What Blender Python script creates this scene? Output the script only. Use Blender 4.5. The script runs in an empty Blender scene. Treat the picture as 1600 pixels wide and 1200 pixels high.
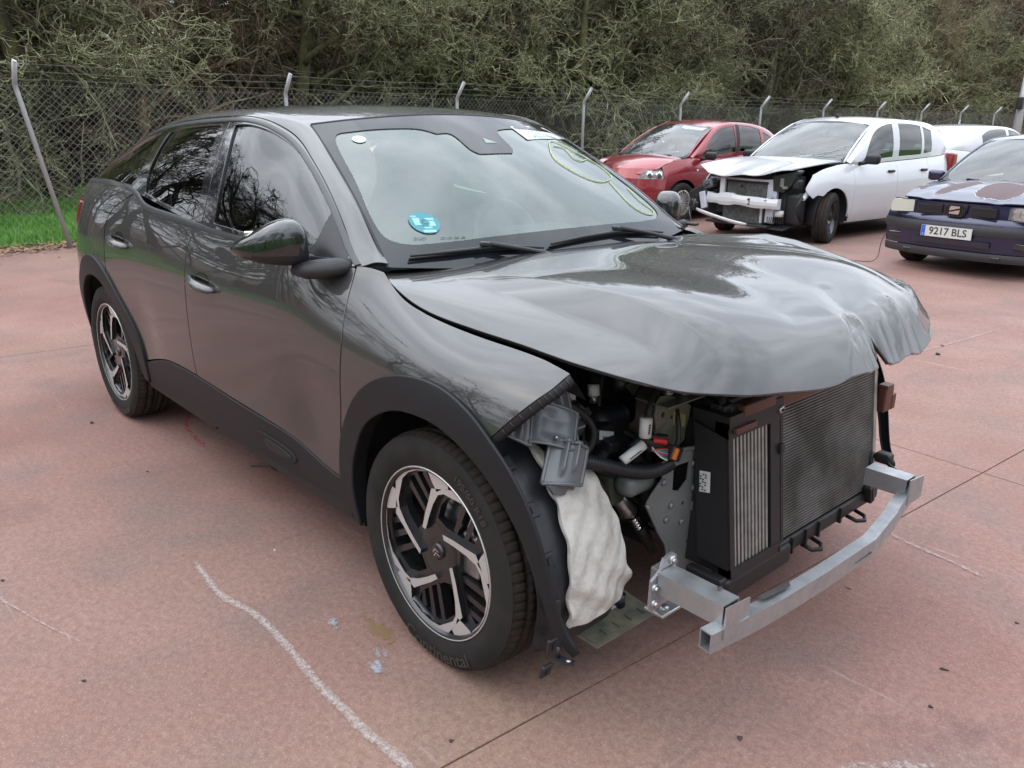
import bpy, bmesh, math, random
import numpy as np
from math import sin, cos, pi, radians, sqrt, atan2
from mathutils import Vector, Matrix
from mathutils.geometry import delaunay_2d_cdt
random.seed(7); RNG = np.random.default_rng(11)
SC = bpy.context.scene
COL = SC.collection

# ---------------------------------------------------------------- camera
cd = bpy.data.cameras.new('camera'); cam = bpy.data.objects.new('camera', cd); COL.objects.link(cam)
cam.location = (1.606, -2.036, 1.463); cam.rotation_euler = (radians(72.206), radians(-.623), radians(47.908))
cd.sensor_width = 36.0; cd.lens = 36.0*1271.2/1600; cd.clip_start = .05; cd.clip_end = 600
SC.camera = cam

# ---------------------------------------------------------------- sky, sun, exposure
SUN_EL, SUN_AZ = radians(48), radians(215)        # azimuth measured from +Y clockwise
w = bpy.data.worlds.new('World'); SC.world = w; w.use_nodes = True
nt = w.node_tree; nt.nodes.clear()
def wn(t, **k):
    n = nt.nodes.new(t)
    for a, b in k.items(): setattr(n, a, b)
    return n
sky = wn('ShaderNodeTexSky', sky_type='NISHITA', sun_disc=False, sun_elevation=SUN_EL, sun_rotation=SUN_AZ, air_density=1.2, dust_density=3.0)
tc = wn('ShaderNodeTexCoord'); mp = wn('ShaderNodeMapping'); mp.inputs['Scale'].default_value = (1, 1, 2.2)
nz = wn('ShaderNodeTexNoise'); nz.inputs['Scale'].default_value = 2.1; nz.inputs['Detail'].default_value = 9; nz.inputs['Roughness'].default_value = .58
cr = wn('ShaderNodeValToRGB'); cr.color_ramp.elements[0].position = .30; cr.color_ramp.elements[1].position = .58
cr.color_ramp.elements[0].color = (.72, .72, .72, 1); cr.color_ramp.elements[1].color = (1, 1, 1, 1)
n2 = wn('ShaderNodeTexNoise'); n2.inputs['Scale'].default_value = 3.4; n2.inputs['Detail'].default_value = 6
c2 = wn('ShaderNodeValToRGB'); c2.color_ramp.elements[0].position = .35; c2.color_ramp.elements[1].position = .7
c2.color_ramp.elements[0].color = (7.45, 8.1, 9.15, 1); c2.color_ramp.elements[1].color = (12.8, 13.5, 14.55, 1)
mx = wn('ShaderNodeMixRGB'); bg = wn('ShaderNodeBackground'); bg.inputs['Strength'].default_value = .14
ow = wn('ShaderNodeOutputWorld')
L = nt.links.new
L(tc.outputs['Generated'], mp.inputs[0]); L(mp.outputs[0], nz.inputs[0]); L(mp.outputs[0], n2.inputs[0])
L(nz.outputs[0], cr.inputs[0]); L(n2.outputs[0], c2.inputs[0])
L(cr.outputs[0], mx.inputs[0]); L(sky.outputs[0], mx.inputs[1]); L(c2.outputs[0], mx.inputs[2])
sx = wn('ShaderNodeSeparateXYZ'); zr = wn('ShaderNodeMapRange'); zr.inputs[1].default_value = 0; zr.inputs[2].default_value = 1; zr.inputs[3].default_value = .40; zr.inputs[4].default_value = 1.38   # an overcast sky is brightest overhead
vm = wn('ShaderNodeVectorMath', operation='SCALE'); L(tc.outputs['Generated'], sx.inputs[0]); L(sx.outputs[2], zr.inputs[0]); L(mx.outputs[0], vm.inputs[0]); L(zr.outputs[0], vm.inputs['Scale'])
L(vm.outputs[0], bg.inputs[0]); L(bg.outputs[0], ow.inputs[0])
sl = bpy.data.lights.new('sun', 'SUN'); sl.energy = .5; sl.angle = radians(110); sl.color = (1, .965, .91)
so = bpy.data.objects.new('sun', sl); COL.objects.link(so)
sd = Vector((sin(SUN_AZ)*cos(SUN_EL), cos(SUN_AZ)*cos(SUN_EL), sin(SUN_EL)))
so.rotation_euler = (-sd).to_track_quat('-Z', 'Y').to_euler()
SC.view_settings.view_transform = 'Standard'; SC.view_settings.look = 'None'
SC.view_settings.exposure = .93; SC.view_settings.gamma = 1; SC.view_settings.use_curve_mapping = False
# ---------------------------------------------------------------- surfaces (plain numpy)
pi_ = 3.14159265
def nat_spline(xs, Y):
    """natural cubic spline through rows of Y at xs -> f(x) (vectorised)"""
    xs = np.asarray(xs, float); Y = np.asarray(Y, float); n = len(xs)
    sh = Y.shape[1:]; Yf = Y.reshape(n, -1); h = np.diff(xs)
    A = np.zeros((n, n)); B = np.zeros_like(Yf); A[0, 0] = A[-1, -1] = 1
    for i in range(1, n - 1):
        A[i, i-1] = h[i-1]; A[i, i] = 2*(h[i-1]+h[i]); A[i, i+1] = h[i]
        B[i] = 6*((Yf[i+1]-Yf[i])/h[i] - (Yf[i]-Yf[i-1])/h[i-1])
    M = np.linalg.solve(A, B)
    def f(x):
        x = np.atleast_1d(np.asarray(x, float)); i = np.clip(np.searchsorted(xs, x)-1, 0, n-2)
        hh = h[i][:, None]; a = (xs[i+1]-x)[:, None]; b = (x-xs[i])[:, None]
        r = M[i]*a**3/(6*hh) + M[i+1]*b**3/(6*hh) + (Yf[i]/hh - M[i]*hh/6)*a + (Yf[i+1]/hh - M[i+1]*hh/6)*b
        return r.reshape((len(x),)+sh)
    return f

def bspl(C, t):
    """clamped uniform cubic B-spline; C (m,K,d) per-sample control polygons, t (m,) in 0..1"""
    m, K, d = C.shape
    P = np.concatenate([2*C[:, :1]-C[:, 1:2], C, 2*C[:, -1:]-C[:, -2:-1]], 1)
    s = np.clip(t, 0, 1)*(K-1); i = np.clip(s.astype(int), 0, K-2); u = (s-i)[:, None]
    r = np.arange(m)
    p0, p1, p2, p3 = P[r, i], P[r, i+1], P[r, i+2], P[r, i+3]
    return ((1-u)**3*p0 + (3*u**3-6*u**2+4)*p1 + (-3*u**3+3*u**2+3*u+1)*p2 + u**3*p3)/6

class Surf:
    def __init__(self, f, sgn=1): self.f = f
    def P(self, a, b):
        a = np.atleast_1d(np.asarray(a, float)); b = np.atleast_1d(np.asarray(b, float))
        return self.f(a, b)
    def N(self, a, b, e=2e-3):
        a = np.atleast_1d(np.asarray(a, float)); b = np.atleast_1d(np.asarray(b, float))
        n = np.cross(self.P(a+e, b)-self.P(a-e, b), self.P(a, np.clip(b+e, -9, 9))-self.P(a, b-e))
        return n/np.maximum(np.linalg.norm(n, axis=1, keepdims=True), 1e-9)

def loft(st):
    xs = sorted(st); f = nat_spline(xs, np.array([st[x] for x in xs]))
    def g(a, b):
        q = bspl(f(a), b); return np.stack([a, -q[:, 0], q[:, 1]], 1)
    return g

# the dark crossover's lower side (right side, y < 0): (half width, height) from sill to belt
SIDE_ST = {
 -3.48: [(.58,.30),(.60,.45),(.62,.60),(.62,.75),(.61,.88),(.60,.98),(.55,1.04),(.52,1.08)],
 -3.32: [(.73,.30),(.75,.45),(.765,.60),(.765,.75),(.745,.90),(.72,1.0),(.69,1.08),(.65,1.13)],
 -3.0: [(.83,.3),(.86,.45),(.875,.6),(.875,.76),(.865,.9),(.83,1.03),(.79,1.12),(.745,1.172)],
 -2.67: [(.85,.28),(.88,.45),(.895,.6),(.90,.76),(.89,.92),(.86,1.05),(.82,1.14),(.79,1.182)],
 -2.3: [(.845,.27),(.872,.42),(.885,.56),(.895,.72),(.893,.88),(.875,1.01),(.845,1.12),(.818,1.168)],
 -1.9: [(.84,.27),(.868,.4),(.880,.54),(.89,.70),(.893,.85),(.88,.97),(.855,1.08),(.828,1.13)],
 -1.5: [(.84,.27),(.868,.39),(.880,.52),(.89,.67),(.893,.82),(.885,.93),(.86,1.03),(.835,1.088)],
 -1.0: [(.84,.27),(.865,.38),(.872,.50),(.882,.65),(.890,.79),(.885,.90),(.86,1.00),(.832,1.078)],
 -.6: [(.84,.27),(.862,.38),(.868,.5),(.88,.65),(.892,.78),(.888,.88),(.862,.98),(.825,1.068)],
 -.3: [(.85,.27),(.872,.38),(.88,.52),(.888,.66),(.897,.78),(.888,.88),(.83,.985),(.75,1.048)],
 0: [(.865,.27),(.885,.42),(.893,.55),(.90,.70),(.903,.79),(.89,.87),(.825,.94),(.738,.972)],
 .25: [(.87,.27),(.885,.42),(.892,.55),(.895,.68),(.893,.76),(.872,.845),(.81,.915),(.728,.955)],
 .45: [(.84,.27),(.86,.42),(.865,.55),(.865,.66),(.86,.73),(.84,.805),(.79,.882),(.715,.936)],
 .62: [(.80,.27),(.82,.42),(.825,.55),(.825,.66),(.81,.73),(.785,.79),(.74,.85),(.69,.89)],
}
_side = loft(SIDE_ST)
def side_f(a, b):
    p = _side(a, b)
    # hollow in the lower front of the door behind the front wheel
    x, z = p[:, 0], p[:, 2]
    g = np.exp(-((x+.62)/.16)**2)*np.exp(-((z-.56)/.16)**2)
    g2 = np.exp(-((x+2.1)/.15)**2)*np.exp(-((z-.56)/.13)**2)
    p = p.copy(); p[:, 1] += .016*g+.012*g2
    return p
SIDE = Surf(side_f)

# windscreen: a = -1 (right) .. 1 (left), b = 0 base .. 1 header
def ws_f(a, b):
    base = np.stack([-.40+.10*(1-a*a), .706*a, 1.053-.035*(1-a*a)], 1)
    head = np.stack([-1.062+.085*(1-a*a), .565*a, 1.447+.040*(1-a*a)], 1)
    p = base+(head-base)*b[:, None]
    bow = 4*b*(1-b)*(.022+.012*(1-a*a))
    p[:, 0] += bow*.52; p[:, 2] += bow*.85
    return p
WS = Surf(ws_f)

_wb = np.linspace(0, 1, 60); _we = ws_f(np.ones(60), _wb)
def wsE(x):
    o = np.argsort(_we[:, 0]); return float(np.interp(x, _we[o, 0], _we[o, 1])), float(np.interp(x, _we[o, 0], _we[o, 2]))
# greenhouse side: belt -> middle -> shoulder -> roof gutter edge
def _gh(bx, bz, ex, ez, bul=.03):
    c = (ex+.075, ez-.028); m1 = (bx+(c[0]-bx)*.35+bul, bz+(c[1]-bz)*.35); m2 = (bx+(c[0]-bx)*.72+bul, bz+(c[1]-bz)*.72)
    return [(bx, bz), (bx+(m1[0]-bx)*.5, bz+(m1[1]-bz)*.5), m1, m2, c, (ex+.03, ez-.004), (ex, ez)]
GH_ST = {
 -3.35: _gh(.64,1.12,.52,1.125,.01), -3.15: _gh(.70,1.155,.525,1.195,.01),
 -3.0: _gh(.745,1.172,.53,1.270,.018), -2.7: _gh(.785,1.181,.55,1.362,.022), -2.3: _gh(.815,1.168,.57,1.450,.025),
 -1.9: _gh(.828,1.13,.59,1.488), -1.5: _gh(.835,1.088,.595,1.503), -1.2: _gh(.834,1.08,.585,1.483),
 -1.058: _gh(.832,1.078,wsE(-1.058)[0]+.002,wsE(-1.058)[1]), -.9: _gh(0.831,1.076,wsE(-0.9)[0]+.002,wsE(-0.9)[1],0.025), -.75: _gh(0.828,1.073,wsE(-0.75)[0]+.002,wsE(-0.75)[1],0.018),
 -.6: _gh(0.82,1.068,wsE(-0.6)[0]+.002,wsE(-0.6)[1],0.012), -.45: _gh(0.79,1.055,wsE(-0.45)[0]+.002,wsE(-0.45)[1],0.006), -.36: _gh(.765,1.045,.716,1.048,.0)}
GH = Surf(loft(GH_ST))
_ghE = nat_spline(sorted(GH_ST), np.array([GH_ST[x][-1] for x in sorted(GH_ST)]))
_roofz = nat_spline([-3.42,-3.2,-3.0,-2.7,-2.3,-1.9,-1.5,-1.25,-1.1,-.98], [1.135,1.212,1.296,1.392,1.476,1.517,1.529,1.519,1.502,1.485])
def roof_f(a, b):   # a = x, b = 0 at the gutter .. 1 centre (.. 2 far gutter)
    e = _ghE(a); y = e[:, 0]*(1-b); zc = _roofz(a); q = np.abs(1-b)
    return np.stack([a, -y, e[:, 1]-.004+(zc-e[:, 1]+.004)*(1-q**2.4)], 1)
ROOF = Surf(roof_f)

# bonnet: a = 0 rear .. 1 nose, b = y
_hs = [0,.12,.25,.4,.55,.7,.8,.88,.94,1.0]
_hy = [0,.30,.50,.62,.70,.76,.80]
_hz = np.array([
 [1.030,1.062,1.072,1.072,1.065,1.048,1.027,.997,.952,.850],
 [1.030,1.056,1.064,1.063,1.056,1.040,1.020,.992,.950,.853],
 [1.030,1.040,1.040,1.036,1.027,1.014,1.000,.980,.944,.860],
 [1.032,1.032,1.020,1.010,1.000,.987,.975,.958,.928,.866],
 [1.038,1.026,1.008,.988,.973,.960,.948,.932,.910,.870],
 [1.045,1.020,.992,.965,.948,.938,.928,.915,.899,.872],
 [1.045,1.014,.978,.947,.927,.914,.904,.892,.880,.864]]).T
_hrid = nat_spline(_hs, np.array([[0],[0],[.006],[.020],[.036],[.046],[.040],[.024],[.006],[0]]))
_hzf = nat_spline(_hs, _hz)
_xn = nat_spline([0,.3,.5,.62,.70,.76,.80], [.765,.745,.695,.63,.555,.46,.40])
def hood_f(a, b):
    y = np.abs(b); xn = _xn(np.minimum(y, .81)); x = -.45+a*(xn+.45)
    rows = _hzf(np.clip(a, -.05, 1.05))
    z = (rows*nat_spline(_hy, np.eye(len(_hy)))(np.minimum(y, .80))).sum(1)
    # power-dome facet: a crease at |y| = .60, a crest at .50, fading towards the middle
    f_ = np.where(y > .5, np.clip((.60-y)/.10, 0, 1), .5+.5*np.cos(pi_*np.clip((.5-y)/.42, 0, 1))); f_ = np.where(y > .5, f_**.9, f_)
    z = z+np.maximum(_hrid(np.clip(a, 0, 1))[:, 0], 0)*f_
    # impact damage in the middle and left of the nose: sharp folds, a pinched tear; the far edge is sprung up
    def seg(a0, b0, a1, b1):
        da, db = (a1-a0)*1.15, b1-b0; L2 = da*da+db*db; t = np.clip(((a-a0)*1.15*da+(b-b0)*db)/L2, 0, 1)
        return np.hypot((a-a0)*1.15-t*da, b-b0-t*db), t
    s = np.clip((a-.86)/.14, 0, 1); s = s*s*(3-2*s); env = np.exp(-((b-.25)/.17)**4)
    z = z-s*env*.016; x = x-s*env*.012
    z = z+.016*np.exp(-((a-.935)/.035)**2)*np.clip((b-.10)/.12, 0, 1)
    for (a0, b0, a1, b1, w_, h_) in ((.888,.325,.972,.247,.016,.014),(.925,.300,.992,.290,.013,.012),(.930,.165,.985,.160,.013,-.012),(.905,.235,.985,.200,.018,-.010),(.940,.375,.995,.360,.014,-.009),(.945,.42,.995,.44,.012,.008)):
        d, t = seg(a0, b0, a1, b1); z = z+h_*np.exp(-np.abs(d)/w_)*np.clip(t*3, .15, 1)
    for (a0, b0, a1, b1, w_, h_) in ((.893,.050,.948,-.030,.010,-.010),(.893,.050,.965,.085,.014,.012),(.893,.045,.985,-.010,.020,-.007),(.893,.045,.990,-.120,.028,.007),(.885,.06,.80,.14,.03,-.005),(.893,.05,.86,-.16,.035,-.004)):
        d, t = seg(a0, b0, a1, b1); z = z+h_*np.exp(-(d/w_)**1.5)
    pin = np.exp(-((b-.085)/.035)**2)*np.clip((a-.90)/.10, 0, 1)**1.3; z = z-.030*pin; x = x-.020*pin
    z = z-.010*np.exp(-((b+.22)/.15)**2)*s-.005*np.exp(-((b+.33)/.10)**2)*np.exp(-((a-.90)/.05)**2)
    lf = np.clip((b-.46)/.22, 0, 1); lf = lf*lf*(3-2*lf); z = z+lf*(.095-.052*np.clip((a-.55)/.4, 0, 1))*np.clip((a-.02)*2.4, 0, 1)
    return np.stack([x, b, z], 1)
HOOD = Surf(hood_f)

def xz_f(S1, S2):
    """side of the body as a height field y(x, z) from the lower loft and the greenhouse loft"""
    bb = np.linspace(0, 1, 70)
    def f(a, b):
        a = np.atleast_1d(a); ua, inv = np.unique(np.round(a, 3), return_inverse=True); y = np.zeros(len(a))
        for k, x in enumerate(ua):
            p = S1.P(np.full(70, x), bb); q = S2.P(np.full(70, np.clip(x, -3.34, -.37)), bb) if (S2 and x < -.37) else p[-1:]
            z = np.concatenate([p[:, 2], q[1:, 2]]); yy = np.concatenate([p[:, 1], q[1:, 1]])
            z = np.maximum.accumulate(z+np.arange(len(z))*1e-7); m = inv.ravel() == k; y[m] = np.interp(b[m], z, yy)
        return np.stack([a, y, b], 1)
    return f
XZ = Surf(xz_f(SIDE, GH))
# liner round the front wheel: a = angle (0 forward, pi/2 up), b = y
LINER = Surf(lambda a, b: np.stack([.435*np.cos(a), b, .335+.425*np.sin(a)], 1))
# ---------------------------------------------------------------- materials
MATS = {}
def mat(name, col=(.5,.5,.5), rough=.5, metal=0, coat=0, coat_rough=.03, coat_ior=1.5, spec=.5, var=0, vscale=8, vcol=None, bump=0, bscale=60, bdist=.002,
        rvar=0, emis=None, vlo=.35, vhi=.65, sheen=0, aniso=0, trans=0, ior=1.45, detail=6):
    m = bpy.data.materials.new(name); m.use_nodes = True; n = m.node_tree.nodes; l = m.node_tree.links
    b = n['Principled BSDF']; b.inputs['Base Color'].default_value = (*col, 1); b.inputs['Roughness'].default_value = rough
    b.inputs['Metallic'].default_value = metal; b.inputs['Coat Weight'].default_value = coat; b.inputs['Coat IOR'].default_value = coat_ior; b.inputs['Coat Roughness'].default_value = coat_rough
    b.inputs['Specular IOR Level'].default_value = spec; b.inputs['IOR'].default_value = ior; b.inputs['Transmission Weight'].default_value = trans
    if emis: b.inputs['Emission Color'].default_value = (*emis[:3], 1); b.inputs['Emission Strength'].default_value = emis[3]
    if var or bump or rvar:
        t = n.new('ShaderNodeTexCoord')
        tsrc = n.new('ShaderNodeNewGeometry').outputs['Position'] if name.startswith('fin_') else t.outputs['Object']
    if var or rvar:
        x = n.new('ShaderNodeTexNoise'); x.inputs['Scale'].default_value = vscale; x.inputs['Detail'].default_value = detail; x.inputs['Roughness'].default_value = .62
        l.new(tsrc, x.inputs['Vector'])
        r = n.new('ShaderNodeMapRange'); r.inputs[1].default_value = vlo; r.inputs[2].default_value = vhi
        l.new(x.outputs[0], r.inputs[0])
        if var:
            mxx = n.new('ShaderNodeMixRGB'); mxx.inputs[1].default_value = (*col, 1)
            mxx.inputs[2].default_value = (*(vcol or tuple(c*(1-var) for c in col)), 1)
            if vcol:
                s = n.new('ShaderNodeMath'); s.operation = 'MULTIPLY'; s.inputs[1].default_value = var; l.new(r.outputs[0], s.inputs[0]); l.new(s.outputs[0], mxx.inputs[0])
            else: l.new(r.outputs[0], mxx.inputs[0])
            l.new(mxx.outputs[0], b.inputs['Base Color'])
        if rvar:
            q = n.new('ShaderNodeMapRange'); q.inputs[3].default_value = rough; q.inputs[4].default_value = min(1, rough+rvar)
            l.new(r.outputs[0], q.inputs[0]); l.new(q.outputs[0], b.inputs['Roughness'])
    if bump:
        y = n.new('ShaderNodeTexNoise'); y.inputs['Scale'].default_value = bscale; y.inputs['Detail'].default_value = 5
        l.new(t.outputs['Object'], y.inputs['Vector'])
        u = n.new('ShaderNodeBump'); u.inputs['Strength'].default_value = bump; u.inputs['Distance'].default_value = bdist
        l.new(y.outputs[0], u.inputs['Height']); l.new(u.outputs[0], b.inputs['Normal'])
    MATS[name] = m
    return m
def glass_mat(name, tint=(.8,.9,.86), refl=1.0, haze=0.0, hazecol=(.6,.7,.68)):
    m = bpy.data.materials.new(name); m.use_nodes = True; n = m.node_tree.nodes; l = m.node_tree.links; n.clear()
    o = n.new('ShaderNodeOutputMaterial'); t = n.new('ShaderNodeBsdfTransparent'); t.inputs[0].default_value = (*tint, 1)
    g = n.new('ShaderNodeBsdfGlossy'); g.inputs['Roughness'].default_value = .008; g.inputs[0].default_value = (refl, refl, refl, 1)
    f = n.new('ShaderNodeFresnel'); f.inputs[0].default_value = 1.62; x = n.new('ShaderNodeMixShader')
    # pale diffuse film that paints a sky-lit haze into the windscreen
    d = n.new('ShaderNodeBsdfDiffuse'); d.inputs[0].default_value = (*hazecol, 1); xd = n.new('ShaderNodeMixShader')
    nz = n.new('ShaderNodeTexNoise'); nz.inputs['Scale'].default_value = 5; nz.inputs['Detail'].default_value = 6; mr = n.new('ShaderNodeMapRange')
    mr.inputs[3].default_value = haze*.6; mr.inputs[4].default_value = haze*1.4
    tc = n.new('ShaderNodeTexCoord'); l.new(tc.outputs['Object'], nz.inputs[0]); l.new(nz.outputs[0], mr.inputs[0]); l.new(mr.outputs[0], xd.inputs[0])
    l.new(t.outputs[0], xd.inputs[1]); l.new(d.outputs[0], xd.inputs[2])
    # both faces of the pane reflect: double the single-surface fresnel
    k = n.new('ShaderNodeMath'); k.operation = 'MULTIPLY'; k.inputs[1].default_value = 1.2; k.use_clamp = True
    l.new(f.outputs[0], k.inputs[0]); l.new(k.outputs[0], x.inputs[0]); l.new(xd.outputs[0], x.inputs[1]); l.new(g.outputs[0], x.inputs[2]); l.new(x.outputs[0], o.inputs[0])
    MATS[name] = m; return m

# ---------------------------------------------------------------- objects
def setp(o, label=None, cat=None, group=None, kind=None):
    if label: o['label'] = label
    if cat: o['category'] = cat
    if group: o['group'] = group
    if kind: o['kind'] = kind
    return o
def empty(name, loc=(0,0,0), rz=0, label=None, cat=None, group=None, scale=1):
    o = bpy.data.objects.new(name, None); COL.objects.link(o); o.location = loc; o.rotation_euler = (0, 0, rz); o.scale = (scale,)*3
    return setp(o, label, cat, group)
def link(name, me, parent=None, loc=None, rot=None, **k):
    o = bpy.data.objects.new(name, me); COL.objects.link(o)
    if parent is not None: o.parent = parent
    if loc is not None: o.location = loc
    if rot is not None: o.rotation_euler = rot
    return setp(o, **k)
def copy_tree(o, parent=None, **k):
    c = o.copy(); COL.objects.link(c); c.parent = parent
    for ch in [q for q in bpy.data.objects if q.parent == o]: copy_tree(ch, c)
    setp(c, **k)
    return c
def kids(o, table):
    c = o.copy(); COL.objects.link(c)
    for ch in table.get(o, []):
        d = kids(ch, table); d.parent = c
    return c
def child_table():
    t = {}
    for o in bpy.data.objects:
        if o.parent: t.setdefault(o.parent, []).append(o)
    return t

class MB:
    """collects faces and links them as one mesh object"""
    def __init__(s): s.v = []; s.f = []; s.m = []; s.sm = []; s.mats = []; s.T = Matrix.Identity(4)
    def mi(s, m):
        m = MATS[m] if isinstance(m, str) else m
        if m not in s.mats: s.mats.append(m)
        return s.mats.index(m)
    def add(s, V, F, m, smooth=False):
        k = len(s.v); T = s.T
        s.v += [tuple(T @ Vector(p)) for p in V]
        i = s.mi(m)
        for f in F: s.f.append(tuple(k+j for j in f)); s.m.append(i); s.sm.append(smooth)
        return s
    def box(s, c, d, m, rot=None, taper=1, bev=0):
        x, y, z = d[0]/2, d[1]/2, d[2]/2; R = rot if isinstance(rot, Matrix) else (Matrix.Rotation(rot, 3, 'Z') if rot else Matrix.Identity(3)); c = Vector(c)
        if bev:
            return s.rbox(c, d, m, bev, R)
        V = [c+R @ Vector((sx*x*(taper if sz > 0 else 1), sy*y*(taper if sz > 0 else 1), sz*z)) for sz in (-1, 1) for sy in (-1, 1) for sx in (-1, 1)]
        return s.add(V, [(0,2,3,1),(4,5,7,6),(0,1,5,4),(2,6,7,3),(0,4,6,2),(1,3,7,5)], m)
    def rbox(s, c, d, m, r=.02, R=None, n=3):
        """box with rounded edges"""
        c = Vector(c); R = R or Matrix.Identity(3); h = [max(q/2-r, 1e-4) for q in d]; g = {}; V = []; F = []
        N = n
        def vid(ax, sg, i, j):
            a = [0, 0, 0]; a[ax] = sg; o = [k for k in range(3) if k != ax]
            # position on cube, grid 0..2N+1 : N steps of corner rounding each side
            def co(k):
                if k <= N: return -1+k/N*1.0, -1
                return (k-N-1)/N, 1
            u, su = co(i); w_, sw = co(j)
            dirv = [0, 0, 0]; dirv[ax] = sg; dirv[o[0]] = math.tan(u*pi/4); dirv[o[1]] = math.tan(w_*pi/4)
            base = [0, 0, 0]; base[ax] = sg*h[ax]; base[o[0]] = su*h[o[0]]; base[o[1]] = sw*h[o[1]]
            dv = Vector(dirv).normalized()*r; p = Vector(base)+dv
            key = tuple(round(q, 6) for q in p)
            if key not in g: g[key] = len(V); V.append(c+R @ p)
            return g[key]
        M = 2*N+1
        for ax in range(3):
            for sg in (-1, 1):
                for i in range(M):
                    for j in range(M):
                        q = [vid(ax, sg, i, j), vid(ax, sg, i+1, j), vid(ax, sg, i+1, j+1), vid(ax, sg, i, j+1)]
                        if (sg > 0) == (ax == 1): q.reverse()
                        if len(set(q)) >= 3: F.append(tuple(dict.fromkeys(q)))
        return s.add(V, F, m, True)
    def prism(s, poly, axis, a, b, m, smooth=False):
        """extrude a 2-D polygon along x, y or z between a and b"""
        n = len(poly)
        def P(p, t): return {'x': (t, p[0], p[1]), 'y': (p[0], t, p[1]), 'z': (p[0], p[1], t)}[axis]
        V = [P(p, a) for p in poly]+[P(p, b) for p in poly]
        F = [tuple(range(n)), tuple(range(2*n-1, n-1, -1))]+[(i, i+n, (i+1) % n+n, (i+1) % n) for i in range(n)]
        return s.add(V, F, m, smooth)
    def tube(s, path, r, m, n=8, cap=True, smooth=True, flat=1.0):
        P = [Vector(p) for p in path]; k = len(P); V = []; F = []
        rr = r if hasattr(r, '__len__') else [r]*k
        up = None
        for i, p in enumerate(P):
            t = (P[min(i+1, k-1)]-P[max(i-1, 0)]).normalized()
            if up is None: up = t.orthogonal().normalized()
            u = (up-t*up.dot(t)); u = u.normalized() if u.length > 1e-6 else t.orthogonal().normalized(); up = u; w_ = t.cross(u)
            for j in range(n):
                a = 2*pi*j/n; V.append(p+(u*cos(a)+w_*sin(a)*flat)*rr[i])
        for i in range(k-1):
            for j in range(n):
                a, b = i*n+j, i*n+(j+1) % n; F.append((a, b, b+n, a+n))
        if cap: F += [tuple(range(n-1, -1, -1)), tuple(range((k-1)*n, k*n))]
        return s.add(V, F, m, smooth)
    def cyl(s, a, b, r, m, n=16, r2=None, smooth=True): 
        return s.tube([a, b], [r, r if r2 is None else r2], m, n, True, smooth)
    def lathe(s, prof, m, n=48, axis='y', c=(0,0,0), smooth=True, a0=0, a1=2*pi):
        """prof: (radius, offset along axis)"""
        V = []; F = []; k = len(prof); full = abs(a1-a0-2*pi) < 1e-6; nn = n if full else n+1
        for i in range(nn):
            a = a0+(a1-a0)*i/n
            for r, t in prof:
                q = (r*cos(a), t, r*sin(a)) if axis == 'y' else ((t, r*cos(a), r*sin(a)) if axis == 'x' else (r*cos(a), r*sin(a), t))
                V.append(Vector(q)+Vector(c))
        for i in range(n if full else n):
            j = (i+1) % nn
            for q in range(k-1): F.append((i*k+q, i*k+q+1, j*k+q+1, j*k+q))
        return s.add(V, F, m, smooth)
    def build(s, name, parent=None, loc=None, rot=None, mesh=None, autosmooth=None, **k):
        me = bpy.data.meshes.new(mesh or name); me.from_pydata(s.v, [], s.f)
        for m in s.mats: me.materials.append(m)
        me.polygons.foreach_set('material_index', s.m); me.polygons.foreach_set('use_smooth', s.sm); me.update()
        if autosmooth: me.set_sharp_from_angle(angle=radians(autosmooth))
        return link(name, me, parent, loc, rot, **k)

def catmull(pts, closed=False, step=.02):
    """dense polyline through pts; a third item 1 marks a corner"""
    P = [np.array(p[:2], float) for p in pts]; C = [len(p) > 2 and p[2] for p in pts]; n = len(P); out = []
    rng = range(n if closed else n-1)
    for i in rng:
        j = (i+1) % n; p1, p2 = P[i], P[j]
        p0 = p1-(p2-p1) if (C[i] or (not closed and i == 0)) else P[i-1]
        p3 = p2+(p2-p1) if (C[j] or (not closed and j == n-1)) else P[(j+1) % n]
        L = np.linalg.norm(p2-p1); k = max(1, int(round(L/step)))
        if C[i]: p0 = p1-(p2-p1)
        d1 = max(np.linalg.norm(p1-p0), 1e-6)**.5; d2 = max(L, 1e-6)**.5; d3 = max(np.linalg.norm(p3-p2), 1e-6)**.5
        m1 = (p1-p0)/d1-(p2-p0)/(d1+d2)+(p2-p1)/d2; m2 = (p2-p1)/d2-(p3-p1)/(d2+d3)+(p3-p2)/d3; m1 = m1*d2; m2 = m2*d2
        for q in range(k):
            t = q/k; out.append(((2*t**3-3*t**2+1)*p1+(t**3-2*t**2+t)*m1+(-2*t**3+3*t**2)*p2+(t**3-t**2)*m2))
    if not closed: out.append(P[-1])
    return np.array(out)
def inpoly(P, poly):
    x, y = P[:, 0], P[:, 1]; c = np.zeros(len(P), bool); n = len(poly)
    for i in range(n):
        x1, y1 = poly[i]; x2, y2 = poly[i-1]
        if y1 == y2: continue
        c ^= ((y1 > y) != (y2 > y)) & (x < (x2-x1)*(y-y1)/(y2-y1)+x1)
    return c
def segdist(P, poly):
    d = np.full(len(P), 9e9); n = len(poly)
    for i in range(n):
        a = poly[i]; b = poly[(i+1) % n]; ab = b-a; L = max(ab@ab, 1e-12)
        t = np.clip(((P-a)@ab)/L, 0, 1)[:, None]; d = np.minimum(d, np.linalg.norm(P-a-t*ab, axis=1))
    return d
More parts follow.
